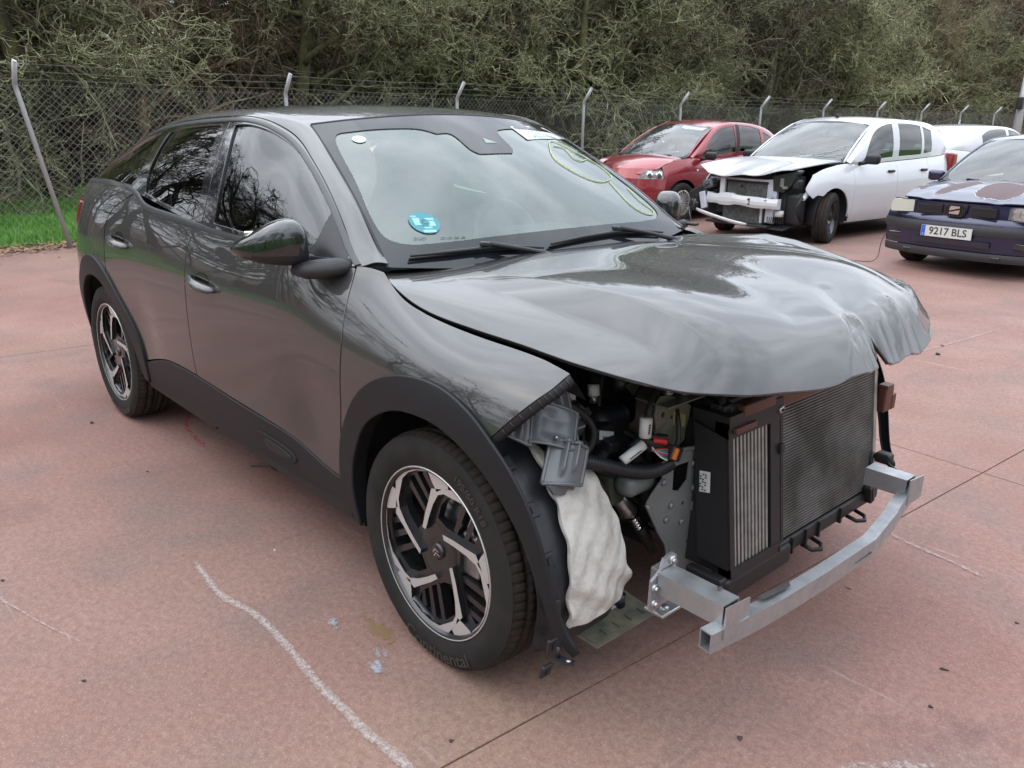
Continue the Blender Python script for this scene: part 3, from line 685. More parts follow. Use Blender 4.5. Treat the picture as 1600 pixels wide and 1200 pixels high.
mb = MB(); sp = [tuple(WS.P(a, 1.004)[0]) for a in np.linspace(-1, 1, 24)]; mb.tube(sp, .006, 'dark_rubber', 6); mb.build('windscreen_seal', CAR)
for sg in (-1, 1):
    mb = MB(); sp = [tuple(WS.P(sg*1.004, b)[0]+np.array([0, 0, -.001])) for b in np.linspace(0, 1, 20)]; mb.tube(sp, .0042, 'dark_rubber', 6); mb.build('windscreen_seal', CAR)
# stickers and writing on the screen
def on_ws(a, b, du, dv, off=.003):
    """point near (a, b) of the screen moved du metres to the right-hand side of the picture, dv metres up the glass"""
    p = WS.P(a, b)[0]; ta = WS.P(a+.01, b)[0]-WS.P(a-.01, b)[0]; ta /= np.linalg.norm(ta); tb = WS.P(a, b+.01)[0]-WS.P(a, b-.01)[0]; tb /= np.linalg.norm(tb)
    n = np.cross(ta, tb); n = n if n[2] > 0 else -n; return p+ta*du+tb*dv+n*off
def ws_disc(mb, a, b, r, m, off=.003, n=28, ry=None):
    V = [on_ws(a, b, 0, 0, off)]+[on_ws(a, b, r*cos(2*pi*i/n), (ry or r)*sin(2*pi*i/n), off) for i in range(n)]
    mb.add(V, [(0, i+1, (i+1) % n+1) for i in range(n)], m)
def ws_poly(mb, a, b, pts, m, off=.003): mb.add([on_ws(a, b, u, v, off) for u, v in pts], [tuple(range(len(pts)))], m)
def ws_text(mb, a, b, u, v, s, size, m, off=.0042, mir=1):
    V, F = text_polys(s, size); mb.add([on_ws(a, b, u+x*mir, v+y, off) for x, y in V], F, m)
mb = MB(); ws_disc(mb, -.739, .243, .050, 'teal_film', .0032)
ws_disc(mb, -.739, .243, .050, 'teal_film', .0034, 32)
for (x0, y0, x1, y1) in ((-.036,-.012,-.012,.022),(.010,-.018,.034,.006),(.006,.010,.036,.020),(-.038,.026,-.018,.032),(-.010,-.028,.018,-.020)): ws_poly(mb, -.739, .243, [(x0,y0),(x1,y0),(x1,y1),(x0,y1)], 'teal_light', .0040)
ws_disc(mb, -.739, .243, .0165, 'teal_film', .0044); ws_text(mb, -.739, .243, 0, 0, 'C', .030, 'print_black', .0050)
ws_poly(mb, -.739, .243, [(-.020,-.046),(.024,-.046),(.024,-.034),(-.020,-.034)], 'teal_light', .0042)
mb.build('emission_sticker', ws)
mb = MB(); ws_disc(mb, -.800, .828, .0235, 'pale_film', .003); mb.build('round_sticker', ws)
mb = MB()
V = [tuple(WS.P(a, b)[0]+np.array([.002, 0, .003])) for a, b in ((.405,.905),(.64,.935),(.88,.955),(.975,.84),(.70,.81),(.415,.78))]
mb.add(V, [tuple(range(6))], 'paper_white')
for r_ in range(4):
    for c_ in range(14):
        if (r_*5+c_*3) % 4 == 0: continue
        a = .44+.034*c_+.010*r_; b = .885-.026*r_+.0028*c_
        ws_poly(mb, a, b, [(-.004,-.003),(.005,-.003),(.005,.002),(-.004,.002)], 'print_black', .0052)
mb.build('paper_note', ws)
mb = MB()
for path in ([(.60,.745),(.50,.66),(.47,.60),(.53,.50),(.66,.43),(.80,.43),(.91,.47),(.93,.55),(.86,.66),(.80,.75),(.70,.79),(.60,.745)], [(.64,.735),(.74,.72),(.70,.62),(.74,.60),(.86,.62)],
             [(.80,.42),(.77,.33),(.76,.24),(.80,.18),(.88,.15),(.93,.17),(.90,.26),(.93,.36)]):
    P = catmull(path, False, .03); mb.tube([tuple(WS.P(a, b)[0]+np.array([.0015, 0, .0028])) for a, b in P], .0019, 'grease_pencil', 5)
mb.build('marker_scribble', ws)
mb = MB(); ws_text(mb, -.80, .155, 0, 0, 'SEKURIT', .012, 'print_black', .0035)
for i in range(4): ws_poly(mb, -.70+.035*i, .158, [(0,-.002),(.016,-.002),(.016,.001),(0,.001)], 'print_black', .0035)
mb.build('glass_marking', ws)
mb = MB(); ws_poly(mb, .04, .757, [(-.028,-.012),(.030,-.012),(-.018,.024)], 'camera_pane', .004); mb.build('camera_window', ws)
mb = MB(); mb.rbox(tuple(WS.P(0, .75)[0]+np.array([-.05, 0, -.035])), (.12, .20, .04), 'interior_black', .015, Matrix.Rotation(radians(32), 3, 'Y')); mb.build('mirror_base', CAR)
mb = MB(); mb.rbox(tuple(WS.P(0, .62)[0]+np.array([-.12, .0, -.05])), (.04, .24, .065), 'interior_black', .018, Matrix.Rotation(radians(-8), 3, 'Y')); mb.build('rear_view_mirror', CAR)
# wipers
def wiper(pts, cap, nm='wiper'):
    P = [WS.P(a, b)[0] for a, b in pts]; mb = MB(); up = np.array([.010, 0, .016])
    d = [tuple(p+up) for p in P]; mb.tube(d, [.004]+[.0065]*(len(d)-2)+[.004], 'black_plastic', 6); mb.tube([tuple(p+np.array([.003, 0, .006])) for p in P], .0035, 'dark_rubber', 5)
    arm = [tuple(P[cap]+np.array([.012, 0, .028])), tuple(P[cap]*.4+P[-1]*.6+np.array([.04, 0, .012])), tuple(P[-1]+np.array([.055, .04, -.012]))]
    mb.tube(arm, [.009, .008, .010], 'black_plastic', 6)
    o = mb.build(nm, CAR); c = MB(); c.rbox(tuple(P[cap]+np.array([.010, 0, .026])), (.018, .075, .016), 'satin_grey', .006, Matrix.Rotation(radians(-8), 3, 'X')); c.build('blade_clip', o)
wiper([(-.90,.040),(-.70,.062),(-.50,.078),(-.35,.076),(-.2,.060)], 2)
wiper([(-.14,.075),(.1,.092),(.40,.090),(.6,.062),(.76,.022)], 2)
mb = MB(); mb.add([(-.47, y, z) for y, z in ((-.66,1.01),(.66,1.01))]+[(-.26, .64, .985), (-.26, -.64, .985)], [(0,1,2,3)], 'black_plastic'); mb.box((-.44, 0, .995), (.06, 1.34, .03), 'black_plastic'); mb.build('cowl', CAR)

# bonnet with its torn, folded nose
BON = [(0.0,-0.665,1),(0.035,-0.702),(0.115,-0.738),(0.219,-0.754),(0.327,-0.756),(0.497,-0.742),(0.686,-0.730),(0.766,-0.725),(0.845,-0.712),(0.923,-0.677),(0.961,-0.627),(0.980,-0.508),(0.984,-0.358),(0.988,-0.15),(0.986,0.055),(0.985,0.077,1),(0.972,0.084),(0.945,0.090,1),(0.967,0.112),(0.986,0.13,1),(0.993,0.294),(0.998,0.422),(.998,.56),(.995,.66),(.985,.74),(.95,.765),(.85,.765),(.70,.765),(.5,.765),(.327,.760),(.219,.754),(.115,.738),(.035,.702),(0,.665,1),(0,.35),(0,0),(0,-.35)]
hood = panel('bonnet', HOOD, BON, 'grey_paint', CAR, h=.0135, lip=.010, sc=(1.15, 1), edge=.003, step=.012)
mb = MB(); mb.cyl((.318, -.02, 1.068), (.322, -.02, 1.074), .004, 'black_plastic', 8)
# inner skin of the bonnet
under = panel('bonnet_liner', HOOD, [(.10,-.55,1),(.3,-.62),(.7,-.62),(.88,-.56),(.94,-.4),(.94,0),(.94,.4),(.88,.55),(.7,.62),(.3,.62),(.10,.55,1)], 'black_plastic', CAR, h=.05, off=-.022, lip=0, sc=(1.15, 1))
# washer jet on the far side of the bonnet rear edge
mb = MB(); mb.rbox((-.36, .72, 1.085), (.05, .03, .012), 'black_plastic', .005); mb.build('washer_jet', CAR)

# tail: tailgate, spoiler, lamps
mb = MB()
def shell(rows, m, smooth=True, mbx=None):
    mbx = mbx or MB(); n = len(rows[0]); V = [p for r in rows for p in r]; F = [(i*n+j, i*n+j+1, (i+1)*n+j+1, (i+1)*n+j) for i in range(len(rows)-1) for j in range(n-1)]
    return mbx.add(V, F, m, smooth)
ys = np.linspace(-1, 1, 17)
tg = [[(-3.47+.02*(1-abs(t)**3)*-1-.01, t*.56, 1.07) for t in ys], [(-3.52-.03*(1-t*t), t*.585, .95) for t in ys], [(-3.52-.03*(1-t*t), t*.605, .80) for t in ys], [(-3.50-.03*(1-t*t), t*.60, .62) for t in ys]]
shell(tg, 'grey_paint', True, mb); mb.build('tailgate', CAR)
mb = MB(); shell([[(-3.50-.03*(1-t*t), t*.62, .62) for t in ys], [(-3.54-.03*(1-t*t), t*.63, .50) for t in ys], [(-3.50-.03*(1-t*t), t*.60, .27) for t in ys]], 'clad_plastic', True, mb); mb.build('rear_bumper', CAR)
mb = MB(); shell([[(-3.17, t*.50, 1.205-.02*t*t) for t in ys], [(-3.33-.02*(1-t*t), t*.52, 1.135-.015*t*t) for t in ys], [(-3.48-.02*(1-t*t), t*.55, 1.095-.02*t*t) for t in ys]], 'dark_glass', True, mb); mb.build('rear_screen', CAR)
mb = MB(); shell([[(-3.30-.02*(1-t*t), t*.50, 1.140-.02*t*t) for t in ys], [(-3.40-.03*(1-t*t), t*.51, 1.130-.02*t*t) for t in ys], [(-3.405-.03*(1-t*t), t*.51, 1.115-.02*t*t) for t in ys], [(-3.31-.02*(1-t*t), t*.50, 1.115-.02*t*t) for t in ys]], 'black_gloss', True, mb); mb.build('spoiler', CAR)
for sg in (-1, 1):
    mb = MB(); mb.rbox((-3.375, sg*.605, 1.118), (.10, .06, .030), 'tail_red', .012, Matrix.Rotation(radians(12), 3, 'Y')); mb.build('upper_tail_lamp', CAR)
panel('tail_lamp', XZ, [(-3.05,1.050,1),(-3.2,1.062),(-3.42,1.04,1),(-3.45,.94),(-3.44,.86,1),(-3.30,.88),(-3.15,.95)], 'tail_red', CAR, h=.02, off=.010, mirror=True, lip=.03, edge=.006)

# door handles; a flat black oval paints in the finger recess's shade
for (x, z) in ((-1.365, .888), (-2.275, .942)):
    for sg in (1, -1):
        yb = XZ.P(x, z)[0][1]; mb = MB()
        T = Matrix.Rotation(radians(-3), 3, 'Y')
        path = [(x-.115, yb+.004, z+.010), (x-.095, yb-.016, z+.008), (x-.05, yb-.030, z+.003), (x+.0, yb-.034, z-.002), (x+.05, yb-.031, z-.007), (x+.095, yb-.019, z-.011), (x+.112, yb+.002, z-.013)]
        mb.tube([(a, b*sg, c) for a, b, c in path], [.009, .015, .017, .018, .017, .015, .009], 'grey_paint', 10, flat=.55)
        hd = mb.build('door_handle', CAR)
        panel('handle_shade_patch', XZ, [(x+.06*cos(t)-.004, z+.034*sin(t)+.006) for t in [2*pi*i/14 for i in range(14)]], 'black_gloss', CAR if sg > 0 else CAR, h=.015, off=.0012, lip=0) if sg > 0 else None
# door mirrors
def door_mirror(sg):
    # lofted housing: sections along the arm direction, from the inner end to the outer tip
    S_ = [(-.612,-.852,1.100,.036,.042), (-.612,-.862,1.104,.055,.062), (-.620,-.890,1.110,.066,.078), (-.648,-.935,1.108,.070,.074), (-.686,-.980,1.100,.058,.052), (-.724,-1.012,1.096,.036,.028), (-.756,-1.028,1.094,.010,.008)]
    f = nat_spline(range(len(S_)), np.array(S_)); R = f(np.linspace(0, 6, 26)); n = 28; V = []; F = []
    for x, y, z, hw, hh in R:
        for j in range(n):
            a = 2*pi*j/n; c_, s_ = cos(a), sin(a); e = .62
            u = abs(c_)**e*(1 if c_ > 0 else -1); v = abs(s_)**e*(1 if s_ > 0 else -1)
            px = x+u*hw*.80; py = y-u*hw*.30; pz = z+v*hh*(1.0 if s_ > 0 else .72); V.append((px, py*sg, pz))
    k = len(R)
    for i in range(k-1):
        for j in range(n):
            a, b = i*n+j, i*n+(j+1) % n; F.append((a, b, b+n, a+n))
    F += [tuple(range(n)), tuple(range((k-1)*n, k*n))]
    top = [f_ for f_ in F if len(f_) == 4 and np.mean([V[i][2]-R[i//n][2] for i in f_]) > -.016]; low = [f_ for f_ in F if f_ not in top]
    root = empty('door_mirror', (0, 0, 0)); root.parent = CAR
    a = MB(); a.add(V, top, 'black_gloss', True); a.build('mirror_cap', root)
    a = MB(); a.add([(p[0], p[1]*.9995, p[2]) for p in V], low, 'black_plastic', True); a.build('mirror_housing', root)
    a = MB(); a.tube([(-.60, -.905*sg, 1.045), (-.555, -.885*sg, 1.046), (-.51, -.855*sg, 1.052), (-.485, -.825*sg, 1.058), (-.48, -.775*sg, 1.06)], [.020, .030, .033, .030, .020], 'black_plastic', 14, flat=.75); a.build('mirror_arm', root)
    a = MB(); a.rbox((-.700, -.925*sg, 1.105), (.012, .15, .085), 'chrome', .005, Matrix.Rotation(radians(-34*sg), 3, 'Z')); a.build('mirror_glass', root)
for sg in (1, -1): door_mirror(sg)
panel('mirror_sail', GH, [(-.50,.50,1),(-.60,.600),(-.655,.625,1),(-.640,.35),(-.66,.06,1),(-.55,.045),(-.485,.12,1)], 'black_plastic', CAR, h=.02, off=.0025, mirror=True, lip=.004, sc=(1, .4))
# wheels
for x, nm in ((0, 'wheel'), (-2.67, 'wheel')):
    crossover_wheel(CAR, x, -.778, .339, True, nm); crossover_wheel(CAR, x, .778, .339, False, nm)
# dark wheel housings
for x0 in (0, -2.67):
    for sg in (1, -1):
        if x0 == 0 : prof = [(.415, -.866*sg), (.430, -.82*sg), (.436, -.72*sg), (.430, -.60*sg), (.405, -.56*sg)]
        else: prof = [(.428, -.845*sg), (.42, -.60*sg), (.10, -.56*sg)]
        mb = MB(); n = 40; V = []; F = []; a0, a1 = (radians(-14), radians(186)) if x0 == 0 else (radians(-8), radians(190)); kk = len(prof)
        for i in range(n+1):
            a = a0+(a1-a0)*i/n
            for r, t in prof:
                wv = .006*sin(a*9) if r > .41 else 0
                V.append((x0+(r+wv)*cos(a), t, .335+(r+wv)*.98*sin(a)))
        for i in range(n):
            for j in range(kk-1): F.append((i*kk+j, i*kk+j+1, (i+1)*kk+j+1, (i+1)*kk+j))
        mb.add(V, F, 'liner_plastic', True); mb.build('arch_liner', CAR)
# underbody, floor and bulkheads so that nothing shows through
mb = MB()
mb.box((-1.45, 0, .24), (1.95, 1.50, .04), 'black_plastic'); mb.box((-1.62, 0, .26), (3.6, 1.05, .05), 'black_plastic'); mb.box((-.50, 0, .62), (.05, 1.50, .80), 'interior_black'); mb.box((-3.1, 0, .60), (.6, 1.0, .6), 'interior_black'); mb.box((-2.55, 0, .80), (.05, 1.40, .55), 'interior_black')
mb.box((-.95, -.80, .42), (1.1, .06, .34), 'black_plastic'); mb.box((-1.9, -.80, .42), (.75, .06, .34), 'black_plastic'); mb.box((-1.4, .80, .42), (1.8, .06, .34), 'black_plastic')
mb.build('floor_pan', CAR)
# cabin
cab = MB()
ysd = np.linspace(-.70, .70, 15)
shell([[(-.42, y*.97, 1.00) for y in ysd], [(-.62, y, 1.015-.01*abs(y)) for y in ysd], [(-.80, y, 1.01) for y in ysd], [(-.93, y, .985) for y in ysd], [(-.97, y, .93) for y in ysd], [(-.95, y, .70) for y in ysd]], 'interior_black', True, cab)
cab.rbox((-.90, .37, 1.02), (.20, .34, .06), 'interior_black', .025); cab.build('dashboard', CAR)
sw = MB(); Rm = Matrix.Rotation(radians(-24), 3, 'Y'); cS = Vector((-1.08, .37, .97))
sw.tube([tuple(cS+Rm @ Vector((0, .180*cos(2*pi*i/32), .180*sin(2*pi*i/32)))) for i in range(33)], .0155, 'black_plastic', 8); sw.rbox(tuple(cS+Rm @ Vector((.02, 0, -.01))), (.05, .15, .12), 'black_plastic', .02, Rm)
for a in (.1, pi-.1, -pi/2): sw.tube([tuple(cS+Rm @ Vector((.01, .05*cos(a), .05*sin(a)))), tuple(cS+Rm @ Vector((0, .175*cos(a), .175*sin(a))))], .014, 'satin_grey', 6)
sw.build('steering_wheel', CAR)
def seat(y, x=-1.62, rear=False):
    s = empty('seat', (0, 0, 0)); s.parent = CAR; R1 = Matrix.Rotation(radians(-14), 3, 'Y')
    a = MB(); a.rbox((x+.18, y, .56), (.52, .50 if not rear else .56, .16), 'seat_cloth', .06); a.build('seat_cushion', s)
    a = MB(); a.rbox((x-.12, y, .90), (.14, .50 if not rear else .56, .62), 'seat_cloth', .06, R1)
    for q in (-.2, .2): a.rbox((x-.09, y+q, .84), (.16, .09, .46), 'seat_cloth', .04, R1)
    a.build('seat_back', s)
    a = MB(); a.rbox((x-.205, y, 1.30), (.10, .27, .19), 'seat_cloth', .045, R1); a.build('headrest', s)
for y in (-.37, .37): seat(y)
for y in (-.42, 0, .42): seat(y, -2.36, True)
mb = MB()
rx = np.linspace(-3.1, -1.10, 14)
shell([[(x, t*(_ghE(x)[0, 0]-.02), ROOF.P(x, 1-t)[0][2]-.045) for t in np.linspace(-1, 1, 11)] for x in rx], 'interior_grey', True, mb); mb.build('headliner', CAR)
for sg in (-1, 1):
    mb = MB(); mb.rbox((-1.52, sg*.70, 1.22), (.10, .05, .50), 'interior_black', .02, Matrix.Rotation(radians(18*sg), 3, 'X')); mb.rbox((-2.60, sg*.62, 1.14), (.3, .06, .26), 'interior_black', .02, Matrix.Rotation(radians(14*sg), 3, 'X'))
    mb.build('inner_pillar', CAR)
    mb = MB(); mb.box((-1.35, sg*.775, .76), (1.6, .05, .50), 'interior_black'); mb.build('door_lining', CAR)
# ================================================================ what the missing bumper lays open
# radiator pack: leaning a little, seen from the front
def pk(x, y, z): return (x+(.68-z)*.125, y, z)      # the pack's lower edge stands further forward
pack = empty('radiator_pack', (0, 0, 0)); pack.parent = CAR
def pbox(mb, x0, x1, y0, y1, z0, z1, m):
    V = [pk(x, y, z) for z in (z0, z1) for y in (y0, y1) for x in (x0, x1)]
    mb.add(V, [(0,2,3,1),(4,5,7,6),(0,1,5,4),(2,6,7,3),(0,4,6,2),(1,3,7,5)], m)
mb = MB(); pbox(mb, .30, .475, -.262, .615, .275, .70, 'black_plastic'); mb.build('fan_cowl', pack)
# condenser: header tanks and the horizontal tubes with fins
mb = MB(); pbox(mb, .478, .496, .012, .60, .292, .702, 'fin_dark'); mb.build('condenser_core', pack)
k = 46
mb0 = MB(); mb0.box((0, 0, 0), (.006, .572, .0033), 'fin_metal'); s0 = None
for i in range(k):
    z = .298+.400*i/(k-1); P = pk(.4985, .303, z)
    if s0 is None: s0 = mb0.build('cooling_tube', pack); s0.location = P; o = s0
    else: o = link('cooling_tube', s0.data, pack, P)
mb = MB(); pbox(mb, .485, .505, .592, .612, .285, .705, 'fin_bright'); mb.build('header_tank', pack); mb = MB(); pbox(mb, .485, .504, .004, .018, .285, .70, 'black_plastic'); mb.build('header_tank', pack)
# intercooler
mb = MB(); pbox(mb, .470, .486, -.245, -.066, .300, .672, 'fin_dark'); mb.build('intercooler_core', pack)
f0 = None
for i in range(10):
    y = -.240+.0178*i+.004
    fb = MB(); V = [pk(x, yy, z) for z in (.302, .670) for yy in (y-.0042, y+.0042) for x in (.486, .507)]
    fb.add(V, [(0,2,3,1),(4,5,7,6),(0,1,5,4),(2,6,7,3),(0,4,6,2),(1,3,7,5)], 'fin_bright'); fb.build('intercooler_fin', pack)
mb = MB()
pbox(mb, .472, .512, -.268, -.246, .262, .705, 'black_plastic'); pbox(mb, .472, .512, -.062, -.014, .262, .725, 'black_plastic')
pbox(mb, .472, .514, -.268, -.014, .672, .715, 'black_plastic'); pbox(mb, .472, .514, -.268, -.014, .262, .303, 'black_plastic')
pbox(mb, .40, .517, -.268, .0, .700, .735, 'black_plastic'); mb.rbox(pk(.512, -.012, .585), (.02, .022, .03), 'black_plastic', .004)
mb.build('intercooler_frame', pack)
# left-hand side box of the pack (air duct), with its part label
mb = MB(); V = [pk(.410, -.278, .31), pk(.505, -.272, .30), pk(.505, -.272, .675), pk(.410, -.278, .700), pk(.395, -.20, .31), pk(.505, -.20, .30), pk(.505, -.20, .675), pk(.395, -.20, .70)]
mb.add(V, [(0,1,2,3),(4,7,6,5),(0,4,5,1),(1,5,6,2),(2,6,7,3),(3,7,4,0)], 'black_plastic'); duct = mb.build('air_duct', pack)
mb = MB(); mb.add([(.445, -.2805, .505), (.4785, -.2790, .511), (.4745, -.2790, .571), (.441, -.2805, .566)], [(0,1,2,3)], 'paper_white')
for i in range(7):
    for j in range(3):
        if (i+j) % 3: mb.add([(.4445+j*.008, -.2822, .512+i*.0075), (.4505+j*.008, -.2822, .513+i*.0075), (.4500+j*.008, -.2822, .517+i*.0075), (.4440+j*.008, -.2822, .516+i*.0075)], [(0,1,2,3)], 'print_black')
mb.build('part_label', duct)
# lower beam of the front carrier with its hooks
mb = MB(); mb.rbox((.53, -.12, .245), (.075, .34, .065), 'black_plastic', .012); mb.rbox((.525, .30, .262), (.065, .68, .050), 'black_plastic', .010)
for y in (-.02, .06, .14, .22, .36): mb.box((.560, y, .262), (.012, .008, .05), 'black_plastic')
for y in (.17, .46):
    mb.tube([(.55, y-.03, .235), (.585, y-.028, .228), (.60, y, .226), (.585, y+.028, .228), (.55, y+.03, .235)], .007, 'black_plastic', 6)
mb.rbox((.50, -.295, .262), (.12, .03, .05), 'black_plastic', .008)
mb.build('lower_carrier', CAR)
mb = MB(); mb.rbox((.44, .19, .735), (.10, .84, .040), 'black_plastic', .012); mb.rbox((.42, -.155, .752), (.12, .12, .03), 'black_plastic', .008); mb.rbox((.485, .20, .722), (.04, .50, .045), 'brown_plastic', .006); mb.rbox((.49, -.12, .735), (.045, .16, .035), 'brown_plastic', .006)
mb.build('slam_panel', CAR)
mb = MB(); mb.tube([pk(.512, -.012, .700), pk(.520, -.012, .700)], .012, 'steel', 12); mb.tube([pk(.519, -.012, .700), pk(.524, -.012, .700)], .005, 'black_plastic', 8); mb.build('bolt', CAR)

# aluminium crash beam on two boxes, pushed a little to the right
def beam_sec(path, hw, hz, t, m, mb):
    P = [Vector(p) for p in path]; n = len(P); V = []; F = []
    for i, p in enumerate(P):
        d = (P[min(i+1, n-1)]-P[max(i-1, 0)]).normalized(); o = Vector((-d.y, d.x, 0)).normalized()
        o = o if o.x > 0 else -o
        for a, b in ((hw, hz), (-hw, hz), (-hw, -hz), (hw, -hz), (hw-t, hz-t), (-hw+t, hz-t), (-hw+t, -hz+t), (hw-t, -hz+t)):
            V.append(p+o*a+Vector((0, 0, b)))
    for i in range(n-1):
        for k_ in (0, 4):
            for j in range(4):
                a = i*8+k_+j; b = i*8+k_+(j+1) % 4; f = (a, b, b+8, a+8); F.append(f if k_ else f[::-1])
    for e in (0, (n-1)*8):
        for j in range(4): F.append((e+j, e+(j+1) % 4, e+4+(j+1) % 4, e+4+j))
    mb.add(V, F, m)
bm = MB(); pts = catmull([(.765,-.690),(.790,-.50),(.803,-.25,1),(.803,-.235),(.806,.0,1),(.804,.012),(.775,.20,1),(.770,.215),(.722,.475)], False, .05)
beam_sec([(x, y, .388-.012*max(0, -y-.5)) for x, y in pts], .017, .0245, .0035, 'aluminium', bm)
cbm = bm.build('crash_beam', CAR)
mb = MB(); mb.add([(.773,-.50,.4225),(.790,-.50,.4225),(.800,-.40,.4225),(.786,-.385,.4225)], [(0,1,2,3)], 'fin_dark'); mb.add([(.812,-.11,.395),(.823,-.11,.38),(.826,-.02,.38),(.815,-.03,.40)], [(0,1,2,3)], 'fin_dark'); mb.build('scuff_mark', cbm)
for nm, x0, y0, x1, y1, zc in (('R', .592, -.612, .775, -.615, .430), ('L', .625, .372, .752, .372, .430)):
    mb = MB(); beam_sec([(x0, y0, zc), (x1, y1, zc)], .030, .028, .003, 'aluminium', mb)
    bx = mb.build('crash_box', CAR)
    mb = MB(); s_ = -1 if nm == 'R' else 1
    mb.add([(x1+.012, y1-.042, zc-.045), (x1+.016, y1+.044, zc-.042), (x1+.016, y1+.044, zc+.030), (x1+.012, y1-.042, zc+.036), (x1+.016, y1-.042, zc-.045), (x1+.020, y1+.044, zc-.042), (x1+.020, y1+.044, zc+.030), (x1+.016, y1-.042, zc+.036)],
           [(0,3,2,1),(4,5,6,7),(0,1,5,4),(1,2,6,5),(2,3,7,6),(3,0,4,7)], 'aluminium'); mb.build('end_plate', bx)
    if nm == 'L': continue
    mb = MB(); pl = [(y0-.050, zc-.062), (y0-.038, zc-.074), (y0+.040, zc-.064), (y0+.044, zc-.02), (y0+.042, zc+.050), (y0+.030, zc+.060), (y0-.006, zc+.055), (y0-.016, zc+.026), (y0-.048, zc+.010)]
    mb.prism(pl, 'x', x0-.010, x0-.002, 'aluminium'); mb.build('mounting_plate', bx)
    for by, bz in ((y0+.024, zc+.043), (y0-.038, zc-.010), (y0-.036, zc-.052)):
        mb = MB(); mb.cyl((x0-.004, by, bz), (x0+.003, by, bz), .0115, 'steel', 14); mb.tube([(x0+.003, by, bz), (x0+.010, by, bz)], .007, 'steel', 6, smooth=False); mb.build('bolt', CAR)
    mb = MB(); mb.tube([(x1-.045, y1+.02*s_*-1, zc+.0345), (x1-.045, y1+.02*s_*-1, zc+.0352)], .006, 'print_black', 10); mb.tube([(x1-.028, y1-.034, zc-.035), (x1-.004, y1-.034, zc-.034), (x1+.006, y1-.030, zc-.036)], .006, 'steel', 6); mb.build('weld', bx)
mb = MB(); mb.rbox((.575, -.585, .335), (.06, .085, .010), 'aluminium', .004); mb.cyl((.585, -.60, .338), (.585, -.60, .348), .013, 'steel', 14); mb.build('tow_bracket', CAR)

# pressed grey-green carrier uprights, right and left
def plate(name, poly, x0, x1, m, holes=(), parent=CAR, h=.02, **k):
    mb = MB(); rings = [poly]+list(holes); pts = [p for r in rings for p in r]; E = []; b = 0
    for r in rings: E += [(b+i, b+(i+1) % len(r)) for i in range(len(r))]; b += len(r)
    vs, es, fs, *_ = delaunay_2d_cdt([Vector(p) for p in pts], E, [], 0, 1e-7); A = np.array([tuple(v) for v in vs]); fs = np.array([f for f in fs if len(f) == 3]); c = A[fs].mean(1); ok = inpoly(c, np.array(poly))
    for q in holes: ok &= ~inpoly(c, np.array(q))
    fx = (lambda y, z, o: (x0(y, z)+o if callable(x0) else x0+o)); th = x1
    n = len(A); V = [(fx(y, z, 0), y, z) for y, z in A]+[(fx(y, z, -th), y, z) for y, z in A]
    F = [tuple(map(int, f)) for f in fs[ok]]; F += [tuple(int(i)+n for i in f[::-1]) for f in F]
    mb.add(V, F, m)
    for r in rings:
        k_ = len(r); mb.add([(fx(y, z, 0), y, z) for y, z in r]+[(fx(y, z, -th), y, z) for y, z in r], [(i, (i+1) % k_, (i+1) % k_+k_, i+k_) for i in range(k_)], m)
    return mb.build(name, parent, **k)
def circ(y, z, r, n=10): return [(y+r*cos(2*pi*i/n), z+r*sin(2*pi*i/n)) for i in range(n)]
fx = lambda y, z: .400+.012*sin((y+.4)*9)-.10*max(0, .45-z)*.3
# coordinates are (y, z) in the plane just behind the pack
lowpl = [(-.254,.618),(-.243,.52),(-.262,.435),(-.205,.325),(-.200,.285),(-.232,.215),(-.262,.200),(-.300,.205),(-.355,.235),(-.352,.262),(-.345,.335),(-.385,.395),(-.445,.500),(-.430,.520),(-.390,.560),(-.402,.603),(-.322,.625)]
plate('headlamp_carrier', lowpl, fx, .004, 'grey_primer', holes=[[(-.350,.585),(-.287,.585),(-.290,.53),(-.322,.505),(-.349,.515)], circ(-.300,.462,.006), circ(-.258,.46,.006), circ(-.232,.375,.006), [(-.228,.345),(-.216,.345),(-.216,.325),(-.228,.325)], circ(-.262,.330,.005), [(-.242,.318),(-.230,.318),(-.230,.304),(-.242,.304)], circ(-.268,.590,.005)])
uppl = [(-.418,.778),(-.405,.792),(-.37,.788),(-.300,.758),(-.268,.735),(-.255,.655),(-.262,.632),(-.290,.618),(-.335,.622),(-.400,.668),(-.415,.705),(-.425,.740)]
plate('upper_carrier', uppl, lambda y, z: .375+(.012 if z > .69 else -.004), .004, 'green_primer', holes=[circ(-.390,.738,.008), circ(-.352,.722,.006), [(-.330,.712),(-.312,.706),(-.312,.690),(-.330,.696)]])
mb = MB(); mb.box((.37, -.34, .772), (.11, .16, .004), 'green_primer'); mb.build('carrier_box', CAR)
mb = MB(); mb.add([(.3885, -.347, .738), (.3885, -.290, .715), (.3885, -.290, .680), (.3885, -.347, .700)], [(0,1,2,3)], 'olive_paint'); mb.build('paint_patch', CAR)
for y, z in ((-.372,.792),(-.300,.775)):
    mb = MB(); mb.tube([(.385, y, z), (.385, y, z+.006)], .013, 'steel', 14); mb.tube([(.385, y, z+.006), (.385, y, z+.018)], .0085, 'steel', 6, smooth=False); mb.build('bolt', CAR)
